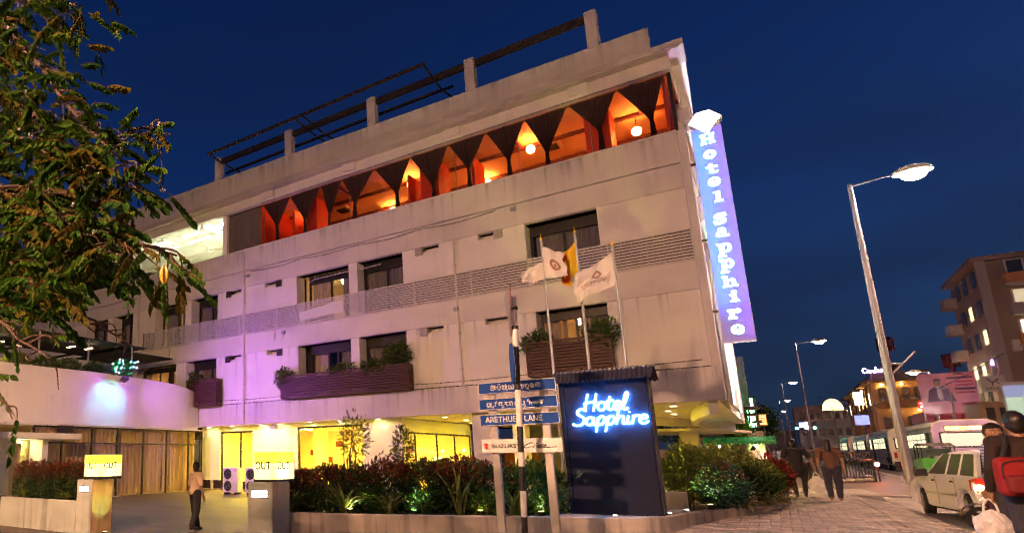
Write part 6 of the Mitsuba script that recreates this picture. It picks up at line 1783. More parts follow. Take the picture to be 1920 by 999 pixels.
def frond_mesh(base, dirv, L, n, drop, rr, tint):
    """One feathery leaf: a drooping stalk with pairs of hanging leaflets."""
    d = np.array(dirv, float)
    d /= np.linalg.norm(d)
    t = np.linspace(0, 1, n + 2)
    st = np.array(base) + d * L * t[:, None] + np.array([0, 0, -1.0]) * (drop * L * t ** 2)[:, None]
    sd = np.cross(d, [0, 0, 1.0])
    sd /= np.linalg.norm(sd) + 1e-6
    V, F, C = [], [], []
    for i in range(1, n + 2):
        tip = i == n + 1
        for s in ((0,) if tip else (-1, 1)):
            l = L * (.30 + .12 * i / n) * rr.uniform(.85, 1.15)
            w = l * .60
            ax = (d * .45 + sd * s * .55 + np.array([0, 0, -1.0]) * rr.uniform(.7, 1.3)) if not tip else d + [0, 0, -.9]
            ax = ax / np.linalg.norm(ax)
            wd = np.cross(ax, sd * (1 if s == 0 else s) + d * .4)
            wd = np.cross(ax, np.cross(wd, ax) if False else np.cross(ax, d) + sd * .2)
            wd /= np.linalg.norm(wd) + 1e-6
            nn = np.cross(ax, wd)
            b = st[i]
            q = len(V)
            cup = .16 * w
            V += [b, b + ax * l * .30 + wd * w * .46 + nn * cup, b + ax * l * .30 - wd * w * .46 + nn * cup, b + ax * l * .30, b + ax * l * .62 + wd * w * .40 + nn * cup, b + ax * l * .62 - wd * w * .40 + nn * cup, b + ax * l * .62 - nn * .02 * l, b + ax * l - nn * .08 * l]
            F += [(q, q + 1, q + 3), (q, q + 3, q + 2), (q + 1, q + 4, q + 6), (q + 1, q + 6, q + 3), (q + 3, q + 6, q + 5), (q + 3, q + 5, q + 2), (q + 4, q + 7, q + 6), (q + 6, q + 7, q + 5)]
            c = np.array(tint) * rr.uniform(.75, 1.25)
            C += [c] * 8
    tb = tube(st, [.004] * len(st), 4)
    m = cat_((np.array(V), np.array(F)), tb)
    return m, np.vstack([np.array(C), np.tile(np.array([.12, .06, .03]), (len(tb[0]), 1))])


TREE_GREEN = [(.026, .066, .009), (.018, .05, .008), (.04, .08, .01), (.028, .06, .008), (.05, .045, .008), (.014, .036, .007)]
for pts, r0, dens in LIMBS:
    c = spline(pts, 9)
    put('limb', tube(c, np.linspace(r0 * .5, .006, len(c)), 7), 'bark_red', tree, True)
    ln = np.concatenate([[0], np.cumsum(np.linalg.norm(np.diff(c, axis=0), axis=1))])
    s = ln[-1] * .22
    while s < ln[-1]:
        p = np.array([np.interp(s, ln, c[:, k]) for k in range(3)])
        i = min(len(c) - 2, int(np.searchsorted(ln, s)))
        d = c[i] - c[i - 1]
        d /= np.linalg.norm(d)
        a = d * rt.uniform(.3, .9) + np.array([rt.uniform(-.7, .9), rt.uniform(-.8, .8), rt.uniform(-.55, .5)])
        L = rt.uniform(.12, .34)
        e = p + a / np.linalg.norm(a) * L
        m_ = (p + e) / 2 + np.array([rt.uniform(-.05, .05)] * 3)
        tw_ = spline([p, m_, e - [0, 0, .06]], 4)
        twigs.append(tube(tw_, np.linspace(.011, .003, len(tw_)), 5))
        for q in (tw_[-1], tw_[len(tw_) // 2], tw_[-3]):
            if rt.random() < .46 * dens:
                dd = a / np.linalg.norm(a) + np.array([rt.uniform(-.9, .9), rt.uniform(-.6, .6), rt.uniform(-.3, .3)])
                fronds.append((q, dd, rt.uniform(.15, .24)))
        if rt.random() < .3 * min(1, dens):
            flowers.append(tw_[-2] + [rt.uniform(-.03, .03), -.02, 0])
        s += rt.uniform(.04, .11) if dens > .5 else rt.uniform(.08, .2)
put('twigs', cat_(*twigs), 'bark_red', tree, kind='stuff')
fronds.sort(key=lambda q: np.linalg.norm(q[0] - EYE))
for k, (q, d, L) in enumerate(fronds[:300]):
    m, c = frond_mesh(q, d, L, rt.randrange(4, 7), rt.uniform(.2, .6), rt, TREE_GREEN[rt.randrange(6)])
    put('leaf', m, 'leaf', tree, color=c)
if len(fronds) > 300:
    ms = [frond_mesh(q, d, L, rt.randrange(4, 7), rt.uniform(.2, .6), rt, TREE_GREEN[rt.randrange(6)]) for q, d, L in fronds[300:]]
    put('foliage', cat_(*[m for m, _ in ms]), 'leaf', tree, color=np.vstack([c for _, c in ms]), kind='stuff')
# denser leafy mass close to the trunk, beyond the left edge of the frame
ms = []
for k in range(640):
    y_ = rt.uniform(2.3, 3.6)
    q = np.array([-y_ * rt.uniform(1.42, 2.35), y_, 0])
    lo, hi = (.42, 1.72) if q[0] < -1.95 * y_ else ((.42, 1.5) if rt.random() < .35 else (.45, .95))
    q[2] = 1.28 + y_ * rt.uniform(lo, hi)
    ms.append(frond_mesh(q, (rt.uniform(-1, 1), rt.uniform(-1, 1), rt.uniform(-.4, .4)), rt.uniform(.17, .28), 5, .4, rt, TREE_GREEN[rt.randrange(6)]))
put('foliage', cat_(*[m for m, _ in ms]), 'leaf', tree, color=np.vstack([c for _, c in ms]), kind='stuff')
fm = []
for q in flowers:
    for k in range(5):
        a_ = rt.uniform(0, 2 * PI)
        o = q + np.array([math.cos(a_) * .016, rt.uniform(-.016, .016), math.sin(a_) * .016])
        fm.append(ball(o, .009, 0))
put('flowers', cat_(*fm), 'flag_white', tree, kind='stuff')
for c_f in ((-3.0, 2.62, 2.45),):
    a_ = np.linspace(0, 2 * PI, 41)
    v = []
    for z, r_ in ((.065, .004), (.05, .016), (.02, .026), (-.015, .025), (-.045, .015), (-.06, .003)):
        rr2 = r_ * (1 + .35 * np.cos(5 * a_))
        v.append(np.stack([c_f[0] + rr2 * np.cos(a_), c_f[1] + rr2 * np.sin(a_), np.full_like(a_, c_f[2] + z)], 1))
    m = len(a_)
    f = np.array([(s * m + k, s * m + k + 1, (s + 1) * m + k + 1, (s + 1) * m + k) for s in range(5) for k in range(m - 1)])
    put('fruit', (np.concatenate(v), f), 'fruit_skin', tree, True)

# ------------------------------------------------------------------ roof terrace of the wing
mat('shade_cloth', speckle((0.03, 0.032, 0.035), 0.4, 3), 0.8)
pgl = thing('terrace_canopy', 'dark flat canopy on thin posts over the wing terrace', 'canopy')
put('roof', hull(np.array([[-26.0, 12.5, 7.1], [-26.0, 21.6, 7.05], [-33, 12.5, 7.5], [-33, 23.5, 7.5], [-26.0, 12.5, 7.16], [-26.0, 21.6, 7.11], [-33, 12.5, 7.6], [-33, 23.5, 7.6]])), 'shade_cloth', pgl)
put('lower_roof', cbox(-31, -27.0, 20.6, 24.4, 6.9, 6.98, .02), 'shade_cloth', pgl)
for y in (15.35, 18.0, 20.65):
    put('post', tube([(-26.02, y, 4.2), (-26.02, y, 7.1)], .045, 8), 'metal_grey', pgl)
for y in (13.5, 16.6, 19.8):
    put('rafter', box(-32.5, -26.1, y, y + .08, 6.96, 7.06), 'steel_brown', pgl)
for x, y in ((-27.6, 18.0), (-27.4, 18.9), (-29.0, 15.0)):
    put('strip_light', box(x - .3, x + .3, y, y + .1, 6.86, 6.9), 'lamp_face', pgl, emit=(9, 6, 3.2), weight=.1)
yl = thing('terrace_lamp', 'bright yellow globe lamp at the left end of the wing terrace', 'lamp')
put('globe', ball((-25.9, 13.15, 5.75), .15, 2), 'lamp_face', yl, True, emit=(120, 78, 14), weight=.4)
put('stand', tube([(-25.9, 13.15, 4.2), (-25.9, 13.15, 5.62)], .03, 8), 'dark_frame', yl)
for k, (y, l, cs) in enumerate(((14.2, 'yellow lit shrub on the terrace next to the globe lamp', OLIVE), (15.6, 'low plant behind the wing parapet, second from the globe lamp', GREENS), (16.8, 'low plant behind the wing parapet near the first canopy post', GREENS),
                               (18.2, 'low plant by the middle canopy post', DARKG), (19.9, 'round shrub on the terrace strung with small green lights', DARKG))):
    bush((-25.75, y, 5.55 if k < 4 else 5.75), (.35, .6, .35 if k < 4 else .55), 700, l, 300 + k, cols=cs, top=cs, size=.14, name='terrace_plant', cat='plant')
fy = thing('string_lights', 'tiny green and coloured string lights draped over the round terrace shrub', 'string lights')
for k in range(26):
    a_ = rt.uniform(0, 2 * PI)
    put('bulb', ball((-25.55 + .3 * math.cos(a_), 19.9 + .75 * math.sin(a_), 5.45 + rt.uniform(0, .75)), .022 if k else .05, 1), 'lamp_face', fy, emit=((1, 30, 14), (2, 26, 20), (22, 3, 9), (4, 8, 26))[k % 4 if k else 0], weight=.01)

# ------------------------------------------------------------------ far side of the road
mat('facade_ochre', speckle((0.42, 0.29, 0.19), .25, .6), .8)
mat('facade_dark', speckle((0.29, 0.23, 0.19), .25, .6), .8)
mat('facade_orange', speckle((0.50, 0.26, 0.10), .25, .6), .8)
mat('facade_grey', speckle((0.42, 0.39, 0.37), .25, .6), .8)
mat('facade_brown', speckle((0.36, 0.21, 0.10), .25, .6), .8)
mat('mast_red', speckle((0.20, 0.05, 0.05), .5, 2), .7)
put('far_pavement', box(12.2, 17.9, -40, 230, -.2, .0), 'drive_concrete', kind='structure')

apt = thing('apartment_block', 'tall brown apartment block with stacked projecting balconies at the right edge', 'building')
AX, AY = 18.0, 90.0
put('street_wall', box(AX, AX + .3, AY, AY + 12.6, 0, 19.3), 'facade_ochre', apt)
put('gable_wall', box(AX, AX + 16, AY - .3, AY - .004, 0, 19.6), 'facade_dark', apt)
put('roof_slab', cat_(box(AX - .55, AX + 16, AY - .6, AY + 13, 19.62, 20.1)), 'facade_dark', apt)
put('corner_pier', box(AX - .25, AX + .45, AY - .55, AY - .305, 0, 19.6), 'facade_grey', apt)
put('core', box(AX + .31, AX + 16, AY + .004, AY + 12.6, 0, 19.3), 'dark_void', apt)
ra = random.Random(5)
for k in range(5):
    z = 5.2 + k * 2.95
    # street side: windows and side balconies
    for j_, y in enumerate((AY + 1.6, AY + 5.0, AY + 8.4)):
        w_ = put('window', box(AX - .05, AX - .004, y, y + 1.5, z + .5, z + 2.1), 'dark_frame', apt)
        on = (k, j_) in ((3, 1), (1, 1), (2, 0), (1, 2))
        put('pane', box(AX - .07, AX - .055, y + .08, y + 1.42, z + .58, z + 2.02), 'lamp_face' if on else 'glass_dark', w_, **({'emit': (.5, .42, .2), 'weight': .03} if on else {}))
    b = put('balcony', cbox(AX - 1.15, AX - .06, AY + 10.2, AY + 12.4, z + .05, z + 1.05, .04), 'facade_grey', apt)
    put('slab', box(AX - 1.2, AX - .06, AY + 10.1, AY + 12.5, z - .08, z + .04), 'facade_grey', b)
    # gable side balconies
    b = put('balcony', cbox(AX + 1.4, AX + 3.2, AY - 1.5, AY - .31, z, z + 1.0, .04), 'facade_orange' if k % 2 == 0 else 'facade_grey', apt)
    put('slab', box(AX + 1.3, AX + 3.3, AY - 1.6, AY - .31, z - .14, z - .01), 'facade_grey', b)
    d = put('balcony_window', box(AX + 1.7, AX + 3.0, AY - .36, AY - .31, z + 1.0, z + 2.5), 'metal_white', apt)
    on = k in (2, 3)
    put('pane', box(AX + 1.85, AX + 2.85, AY - .38, AY - .365, z + 1.1, z + 2.4), 'lamp_face' if on else 'glass_dark', d, **({'emit': (.6, .58, .45) if k == 2 else (.2, .17, .1), 'weight': .03} if on else {}))
    put('pipe', tube([(AX + 5.0 + .4 * k, AY - .36, z), (AX + 5.0 + .4 * k, AY - .36, z + 2.9)], .06, 6), 'facade_grey', apt)
    w_ = put('window', box(AX + 5.6, AX + 6.6, AY - .35, AY - .305, z + .9, z + 2.0), 'metal_white', apt)
    put('pane', box(AX + 5.7, AX + 6.5, AY - .37, AY - .355, z + 1.0, z + 1.9), 'glass_dark', w_)
put('door_canvas', cbox(AX + .9, AX + 1.5, AY - .9, AY - .32, 10.5, 11.6, .05), 'metal_white', apt)

# billboard with a poster
bb = thing('billboard', 'large pink lit billboard with a dark suited figure and lines of print', 'billboard')
BBX0, BBX1, BBZ0, BBZ1, BBY = 11.55, 15.4, 4.75, 8.6, 86.0
mat('poster_pink', speckle((0.76, 0.27, 0.32), 0.2, .5), .6)
mat('poster_dark', (0.06, 0.03, 0.05), .6)
mat('poster_red', (0.45, 0.06, 0.09), .6)
mat('poster_pale', (0.75, 0.62, 0.60), .6)
put('panel', cbox(BBX0, BBX1, BBY, BBY + .15, BBZ0, BBZ1, .02), 'poster_pink', bb)
for x in (BBX0 + .9, BBX1 - .9):
    put('post', tube([(x, BBY + .3, 0), (x, BBY + .3, BBZ1)], .12, 8), 'metal_grey', bb)
fig = union_all([C_(12.85, 7.75, .28, .36), Polygon([(12.0, 5.9), (12.2, 7.0), (12.6, 7.35), (13.1, 7.35), (13.6, 6.9), (13.9, 5.9)])])
put('figure_suit', prism(union_all([Polygon([(12.0, 5.9), (12.2, 7.0), (12.6, 7.35), (13.1, 7.35), (13.6, 6.9), (13.9, 5.9)])]), BBY - .02, BBY - .005, 'y'), 'poster_dark', bb)
put('figure_shirt', prism(Polygon([(12.75, 7.35), (13.0, 7.35), (13.1, 6.2), (12.9, 5.95), (12.7, 6.3)]), BBY - .03, BBY - .022, 'y'), 'poster_pale', bb)
put('figure_head', prism(C_(12.86, 7.7, .25, .34), BBY - .04, BBY - .032, 'y'), 'skin_brown', bb)
put('figure_hair', prism(C_(12.86, 7.85, .27, .24).difference(C_(12.88, 7.62, .26, .24)), BBY - .05, BBY - .042, 'y'), 'poster_dark', bb)
for k, (x, z, w, m) in enumerate(((13.5, 8.0, 1.75, 'poster_dark'), (14.1, 7.62, 1.1, 'poster_red'), (14.0, 7.3, 1.2, 'poster_red'), (13.95, 6.95, 1.35, 'poster_dark'), (14.0, 6.6, 1.2, 'poster_red'), (14.2, 5.6, .9, 'poster_red'), (14.0, 8.35, .7, 'poster_dark'))):
    put('print_line', prism(SL(x, z, x + w, z + .16), BBY - .02, BBY - .006, 'y'), m, bb)
for x in (12.2, 14.6):
    f_ = put('spot_lamp', cbox(x - .15, x + .15, BBY - 1.5, BBY - 1.25, BBZ0 - .3, BBZ0 - .12, .02), 'metal_grey', bb)
    put('lens', disc((x, BBY - 1.25, BBZ0 - .1), .13, 10, (0, .5, 1)), 'lamp_face', f_, emit=(2600, 800, 900), weight=.2)
rn = thing('red_neon_sign', 'long glowing red and white neon strip sign below the pink billboard', 'neon sign')
put('panel', box(11.55, 14.2, 88.5, 88.6, 6.0 - .6, 6.75 - .6), 'sign_red', rn)
put('tube', cat_(*[tube([(11.7, 88.44, z), (14.05, 88.44, z)], .05, 6) for z in (5.62, 5.95)]), 'lamp_face', rn, emit=(9, 1.6, 1.4), weight=.2)
for k in range(9):
    put("letter", cbox(11.85 + k * .24, 12.0 + k * .24, 88.36, 88.42, 5.66, 5.9, .01), 'lamp_face', rn, emit=(3, 2.0, 1.9), weight=.03)
put('mount', cat_(box(11.9, 12.0, 88.6, 88.8, 0, 5.5), box(13.8, 13.9, 88.6, 88.8, 0, 5.5)), 'metal_grey', rn)
rs = thing('red_shop_building', 'low red washed shop building below the billboard', 'building')
put('wall', box(12.3, 17.6, 92, 100, 0, 5.2), 'poster_red', rs)
for k in range(4):
    w_ = put('window', box(12.8 + k * 1.2, 13.7 + k * 1.2, 91.93, 91.996, 2.6, 4.2), 'dark_frame', rs)
    put('sill', box(12.75 + k * 1.2, 13.75 + k * 1.2, 91.88, 91.996, 2.5, 2.59), 'facade_grey', rs)
put('banner', box(12.35, 12.95, 91.7, 91.8, 3.0, 5.0), 'poster_pink', rs)

qs = thing('airline_sign', 'pale rooftop sign with a dark emblem and lettering in front of the apartment block', 'sign')
mat('sign_pale', (0.55, 0.52, 0.48), .5)
put('panel', cbox(14.6, 16.05, 80.0, 80.15, 6.25, 7.6, .02), 'sign_pale', qs)
put('lettering', move(flat_text('QATAR', .21, .006, True, 1.0, True), (15.32, 79.99, 6.42)), 'poster_dark', qs)
put('emblem', prism(union_all([LineString([(15.0, 7.35), (15.3, 7.0), (15.65, 7.3)]).buffer(.05), LineString([(15.3, 7.0), (15.25, 6.78)]).buffer(.04), LineString([(15.5, 7.1), (15.62, 6.9)]).buffer(.03)]), 79.98, 79.99, 'y'), 'poster_dark', qs)
for x in (14.9, 15.8):
    put('post', tube([(x, 80.2, 5.0), (x, 80.2, 7.5)], .06, 6), 'metal_grey', qs)
sh = thing('corner_shop', 'cream shop building under the airline sign', 'building')
put('wall', box(14.2, 17.5, 80.4, 86, 0, 5.4), 'facade_ochre', sh)
for x in (14.6, 15.4):
    put('window', box(x, x + .5, 80.33, 80.396, 3.4, 4.9), 'dark_frame', sh)
gs_ = thing('glass_showroom', 'shop front with bluish lit glass at the far right behind the dark haired person', 'shop')
put('frame', box(15.5, 18.5, 79.0, 79.2, 3.9, 6.9), 'metal_white', gs_)
put('lit_glass', box(15.6, 18.4, 78.93, 78.99, 4.0, 5.6), 'lamp_face', gs_, emit=(.11, .19, .13), weight=.1)
put('upper_glass', box(15.6, 18.4, 78.93, 78.99, 5.66, 6.6), 'lamp_face', gs_, emit=(.03, .07, .15), weight=.1)
put('base', box(15.5, 18.5, 79.0, 83, 0, 3.88), 'facade_grey', gs_)

ob = thing('colonial_building', 'ochre corner building with lit upper floor balconies and a projecting eave', 'building')
put('street_wall', box(11.35, 11.65, 120, 158, 0, 10.6), 'facade_orange', ob)
put('front_wall', box(11.35, 17.8, 119.7, 119.996, 0, 10.6), 'facade_brown', ob)
put('eave', box(10.5, 17.8, 118.6, 158, 10.61, 10.95), 'facade_brown', ob)
put('attic', box(11.8, 17.8, 121, 150, 10.96, 12.2), 'facade_dark', ob)
put('balcony', cat_(box(11.4, 17.8, 118.6, 119.69, 7.1, 7.35), box(11.4, 17.8, 118.6, 118.75, 7.351, 8.1)), 'facade_orange', ob)
for k in range(5):
    w_ = put('window', box(12.0 + k * 1.2, 12.7 + k * 1.2, 119.62, 119.696, 8.0, 9.9), 'dark_frame', ob)
    w_ = put('window', box(12.0 + k * 1.2, 12.7 + k * 1.2, 119.62, 119.696, 4.0, 5.9), 'dark_frame', ob)
for k in range(7):
    y = 121.5 + k * 5
    w_ = put('window', box(11.27, 11.346, y, y + 2.2, 7.6, 9.6), 'dark_frame', ob)
    put('pane', box(11.25, 11.262, y + .15, y + 2.05, 7.75, 9.45), 'lamp_face' if k % 3 == 0 else 'glass_dark', w_, **({'emit': (1.0, .8, .5), 'weight': .03} if k % 3 == 0 else {}))
    put('pier', box(11.15, 11.346, y - 1.2, y - .7, 0, 10.5), 'facade_orange', ob)
for x, y, z in ((12.4, 119.2, 10.3), (14.4, 119.2, 10.3), (16.6, 119.2, 10.3), (13.4, 119.0, 6.7), (15.6, 119.0, 6.7), (11.0, 128, 10.2), (11.0, 140, 10.2)):
    put('eave_lamp', ball((x, y, z), .12, 1), 'lamp_face', ob, emit=(46, 26, 7), weight=.12)
ps = thing('script_roof_sign', 'violet white script neon sign on the roof of the ochre corner building', 'neon sign')
q_ = spline([(11.35, 12.75), (11.15, 12.95), (10.95, 12.6), (11.1, 12.25), (11.4, 12.3), (11.55, 12.65), (11.5, 12.3), (11.7, 12.3), (11.75, 12.6), (11.85, 12.3), (12.0, 12.6), (12.1, 12.3), (12.3, 12.3), (12.35, 13.0), (12.4, 12.3), (12.6, 12.6), (12.7, 12.3), (12.95, 12.35), (12.95, 12.65), (13.15, 12.45)], 5)
put('tube', tube(np.stack([q_[:, 0], np.full(len(q_), 121.0), q_[:, 1]], 1), .085, 6), 'lamp_face', ps, emit=(5.5, 3.0, 9), weight=.1)
put('frame', cat_(box(10.9, 13.2, 121.15, 121.2, 12.2, 12.26), box(11.3, 11.36, 121.15, 121.2, 12.2, 12.9), box(12.8, 12.86, 121.15, 121.2, 12.2, 12.9)), 'dark_frame', ps)

gb = thing('grey_block', 'pale grey office block closing the view down the road', 'building')
put('wall', box(4.6, 15.0, 200, 215, 0, 12.4), 'facade_grey', gb)
put('upper_storey', box(4.2, 10.2, 199.5, 214, 8.6, 12.2), 'facade_ochre', gb)
for k in range(6):
    for j_ in range(2):
        w_ = put('window', box(5.2 + k * 1.6, 6.2 + k * 1.6, 199.42 if k < 3 and j_ else 199.93, 199.496 if k < 3 and j_ else 199.996, 5.2 + j_ * 3.9, 6.8 + j_ * 3.9), 'dark_frame', gb)
hr_ = thing('low_far_building', 'low dim building at the end of the road left of the grey block', 'building')
put('wall', box(-4, 4.4, 225, 232, 0, 7.0), 'facade_dark', hr_)
put('roof', box(-4.3, 4.6, 224.6, 232.4, 7.004, 7.3), 'facade_grey', hr_)
ds = thing('dome_sign', 'glowing half round yellow white sign on a pole in the distance', 'sign')
put('frame', prism(Polygon([(7.2 + 1.5 - 1.56 * math.cos(t), 8.55 + 2.2 * math.sin(t)) for t in np.linspace(0, PI, 24)]), 150.05, 150.3, 'y'), 'dark_frame', ds)
put('lit_face', prism(Polygon([(8.7 - 1.48 * math.cos(t), 8.62 + 2.08 * math.sin(t)) for t in np.linspace(0, PI, 24)]), 149.98, 150.04, 'y'), 'lamp_face', ds, emit=(1.3, .9, .28), weight=.2)
put('ribs', cat_(*[tube([(8.7, 149.95, 8.64), (8.7 - 1.4 * math.cos(t), 149.95, 8.64 + 1.96 * math.sin(t))], .025, 4) for t in np.linspace(.3, PI - .3, 6)]), 'board_amber', ds)
put('pole', tube([(8.7, 150.2, 0), (8.7, 150.2, 8.6)], .12, 8), 'metal_grey', ds)
bs = thing('blue_shop_sign', 'small white and blue lit shop sign far down the road', 'sign')
put('panel', cbox(3.1, 4.6, 130, 130.1, 4.8, 6.0, .02), 'dark_frame', bs)
put('lit_face', box(3.75, 4.5, 129.93, 129.99, 4.9, 5.9), 'lamp_face', bs, emit=(2.6, 2.8, 3.4), weight=.05)
put('lit_blue', box(3.15, 3.72, 129.93, 129.99, 5.1, 5.9), 'lamp_face', bs, emit=(.4, .6, 2.8), weight=.05)
put('post', tube([(3.9, 130.2, 0), (3.9, 130.2, 5)], .08, 6), 'metal_grey', bs)
ts = thing('blue_column_sign', 'narrow white and blue column sign beside the ochre building', 'sign')
put('post', tube([(9.75, 118, 0), (9.75, 118, 9.3)], .09, 6), 'metal_grey', ts)
put('upper_face', box(9.2, 10.2, 117.8, 117.9, 7.6, 9.4), 'lamp_face', ts, emit=(.9, .85, .8), weight=.05)
put('lower_face', box(8.9, 10.4, 117.8, 117.9, 4.9, 6.2), 'lamp_face', ts, emit=(.12, .16, .5), weight=.05)
tl = thing('traffic_light', 'traffic light arm showing a bright green lamp over the road', 'traffic light')
put('post', tube([(1.6, 110, 0), (1.6, 110, 5.6)], .09, 8), 'metal_grey', tl)
put('arm', tube([(1.6, 110, 5.4), (4.6, 110, 5.4)], .06, 8), 'metal_grey', tl)
for x in (2.35, 4.2):
    h_ = put('head', cbox(x - .18, x + .18, 109.8, 110.1, 4.2, 5.3, .03), 'trim_black', tl)
    put('green_lamp', disc((x, 109.77, 4.45), .17, 14, (0, -1, 0)), 'lamp_face', h_, emit=(1.5, 34, 14), weight=.05)
for x, y, h, l, mt in ((16.0, 140.0, 19.6, 'dark red telecom mast with clustered antennas behind the lamp post', 'mast_red'), (24.6, 150.0, 17.2, 'distant mast with drum antennas left of the apartment block', 'mast_red')):
    M_ = thing('telecom_mast', l, 'mast')
    put('pole', tube([(x, y, 0), (x, y, h)], [.5, .28], 8), mt, M_)
    for z in ((h - 1.2, h - 5.4) if h > 19 else (h - 1.2,)):
        for a_ in np.linspace(0, 2 * PI, 7)[:-1]:
            put('antenna', move(cbox(-.22, .22, -.1, .1, -1.1, 1.1, .03), (x + .95 * math.cos(a_), y + .95 * math.sin(a_), z), a_ + PI / 2), mt, M_)
        put('ring', tube([(x, y, z - .4), (x, y, z - .3)], .95, 12), mt, M_)
for x, y, h, l in ((1.94, 140.2, 13.2, 'third tall street lamp down the road'), (1.6, 187.8, 13.2, 'fourth tall street lamp down the road'), (1.2, 236.0, 13.2, 'fifth and smallest street lamp at the end of the row')):
    street_lamp(x, y, 1.6, h, l, 500 * WARM, 'street lamps along the road', .1, False, .15, 1.5)
for x, y, h, l in ((15.6, 41.0, 9.9, 'added street lamp out of view to the right, brightening the apartment block'), (14.2, 98.0, 9.9, 'street lamp on the far pavement beside the pink billboard'), (14.2, 131.0, 9.9, 'street lamp on the far pavement in front of the ochre building'), (11.9, 168.0, 9.9, 'distant street lamp on the far pavement by the dome sign')):  # the first one is unseen, added to brighten the apartment block
    street_lamp(x, y, -1.2, h, l, 1500 * WARM, 'street lamps across the road', .3, False, .1, 1.3)
rw_ = thing('roadside_lamp', 'short lamp on the far pavement just right of the near lamp post', 'street lamp')
put('pole', tube([(12.3, 78, 0), (12.3, 78, 6.6)], [.08, .05], 8), 'lamp_post_paint', rw_)
put('head', cbox(11.7, 12.3, 77.9, 78.1, 6.55, 6.65, .02), 'metal_grey', rw_)

# left of the road, beyond the hotel
yw_ = thing('corner_cafe', 'small cafe with yellow lit walls and a scalloped green awning past the hotel', 'cafe')
put('wall', box(-6.0, -2.7, 58.5, 60, 0, 2.0), 'paint_porch', yw_)
put('pillar', box(-1.75, -.75, 58.3, 59.3, 0, 2.0), 'paint_porch', yw_)
put('interior', box(-6, -.75, 64, 64.2, 0, 3.0), 'room_cream', yw_)
mat('awning_green', (0.03, 0.34, 0.08), .6)
put('awning', cat_(*[hull(np.array([[-4.4 + k * .22, 57.2, 1.95], [-4.4 + k * .22 + .2, 57.2, 1.95], [-4.4 + k * .22 + .1, 57.2, 1.85], [-4.4 + k * .22, 58.3, 2.45], [-4.4 + k * .22 + .2, 58.3, 2.45], [-4.4 + k * .22, 57.2, 2.1], [-4.4 + k * .22 + .2, 57.2, 2.1]])) for k in range(20)]), 'awning_green', yw_, kind='stuff')
for x in (-1.25, -3.4):
    put('lamp', ball((x, 57.6, 1.75), .10, 1), 'lamp_face', yw_, emit=(85, 62, 12), weight=.3)
put('lit_front', box(-.74, -.3, 57.8, 58.6, .2, 1.2), 'lamp_face', yw_, emit=(3.2, 2.8, 1.6), weight=.1)
put('menu_board', box(-1.5, -1.0, 58.22, 58.28, 0.9, 1.3), 'metal_white', yw_)
gsn = thing('green_sign', 'tall glowing green sign just past the white side wall of the hotel', 'sign')
put('panel', cbox(-1.55, -.9, 60, 60.3, 3.1, 5.5, .03), 'dark_frame', gsn)
put('lit_face', box(-1.5, -1.05, 59.93, 59.99, 3.2, 5.4), 'lamp_face', gsn, emit=(.25, 3.6, .7), weight=.2)
put('lit_core', prism(union_all([SL(-1.42, 3.9, -1.15, 5.3), C_(-1.25, 3.6, .2, .28)]), 59.88, 59.92, 'y'), 'lamp_face', gsn, emit=(3.0, 5, 3.0), weight=.1)
put('post', tube([(-1.2, 60.2, 0), (-1.2, 60.2, 3.2)], .06, 6), 'metal_grey', gsn)
og = thing('orange_panel_sign', 'square orange panel sign on a post beyond the green sign', 'sign')
put('panel', cbox(-1.02, -.42, 70, 70.1, 3.62, 4.64, .02), 'board_amber', og)
put('lamp', box(-.95, -.5, 69.95, 69.99, 3.7, 4.55), 'lamp_face', og, emit=(.75, .34, .10), weight=.05)
put('print_line', cat_(*[box(-.92, -.55, 69.93, 69.945, 3.85 + k * .2, 3.9 + k * .2) for k in range(4)]), 'poster_dark', og, kind='stuff')
put('post', tube([(-.72, 70.2, 0), (-.72, 70.2, 3.7)], .05, 6), 'metal_grey', og)
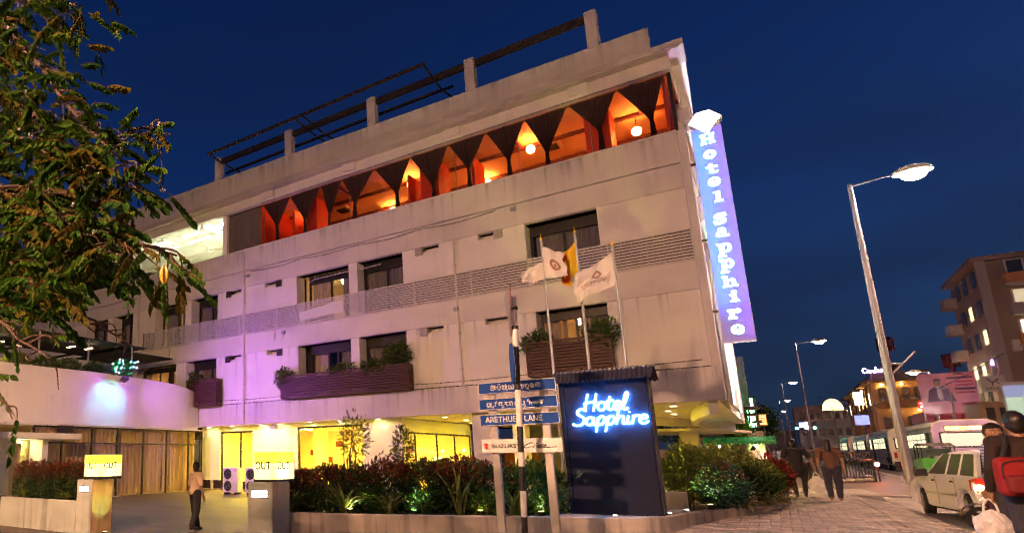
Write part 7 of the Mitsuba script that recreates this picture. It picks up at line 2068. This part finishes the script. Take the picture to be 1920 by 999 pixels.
for k, (x, y, z, rx, rz, l, cs) in enumerate(((-2.4, 60.5, 3.1, 1.3, .8, 'round tree crown over the cafe awning', GREENS), (-6.5, 62.0, 3.4, 2.6, 1.5, 'dark tree in the shade behind the porch', DARKG), (-11.5, 60.0, 3.2, 2.8, 1.6, 'dark tree behind the porch columns', DARKG), (-.9, 76.0, 4.0, 1.3, 1.6, 'street tree beyond the orange panel sign', DARKG), (-16.5, 62.0, 3.4, 2.8, 1.7, 'dark tree farther left behind the lobby', DARKG))):
    t_ = thing('tree', l, 'tree')
    put('trunk', tube([(x, y, 0), (x + .1, y, z * .6), (x, y, z)], [.16, .12, .06], 8), 'bark', t_, 40)
    v, f, col = leaf_cloud((x, y, z + .2), (rx, 1.4, rz), 1500, .3, cs, 400 + k, shell=.3)
    put('crown', (v, f), 'leaf', t_, color=col, kind='stuff')
fr_ = thing('garden_wall', 'low wall in the dark behind the porch', 'wall')
put('wall', box(-30, -4.7, 56.5, 56.8, -.4, 1.6), 'facade_dark', fr_)
# far traffic
for k, (x, y, l) in enumerate(((3.4 + 3, 118.0, 'far car with red tail lights in the left lane'), (9.3, 128.0, 'far car near the end of the road'), (7.8, 140.0, 'far car half hidden by the bus row'))):
    V_ = thing('far_car', l, 'car')
    put('body', hull(np.array([[x + s * .82, y + a_, z] for s in (-1, 1) for a_, z in ((0, .3), (0, .9), (4, .3), (4, .85))])), 'car_maroon', V_)
    put('cabin', hull(np.array([[x + s * w, y + a_, z] for s in (-1, 1) for w, a_, z in ((.76, .4, .9), (.62, .8, 1.42), (.62, 2.2, 1.42), (.76, 3.0, .9))])), 'glass_dark', V_)
    for s in (-1, 1):
        put('tail_light', cbox(x + s * .62 - .13, x + s * .62 + .13, y - .05, y - .004, .62, .82, .01), 'lamp_face', V_, emit=(14, 1.0, .5), weight=.03)
# overhead cables along the road
for k, (a_, b_, l) in enumerate((((12.6, 62, 7.6), (11.8, 119, 8.6), 'thin overhead cable running along the far pavement'), ((4.2, 89.9, 7.2), (12.6, 100, 7.9), 'thin overhead cable crossing the road by the second street lamp'))):
    t_ = np.linspace(0, 1, 30)
    P_ = np.array(a_) + (np.array(b_) - np.array(a_)) * t_[:, None] - np.array([0, 0, 1.0]) * (1.1 * 4 * t_ * (1 - t_))[:, None]
    put('overhead_cable', tube(P_, .03, 5), 'trim_black', label=l, cat='cable')
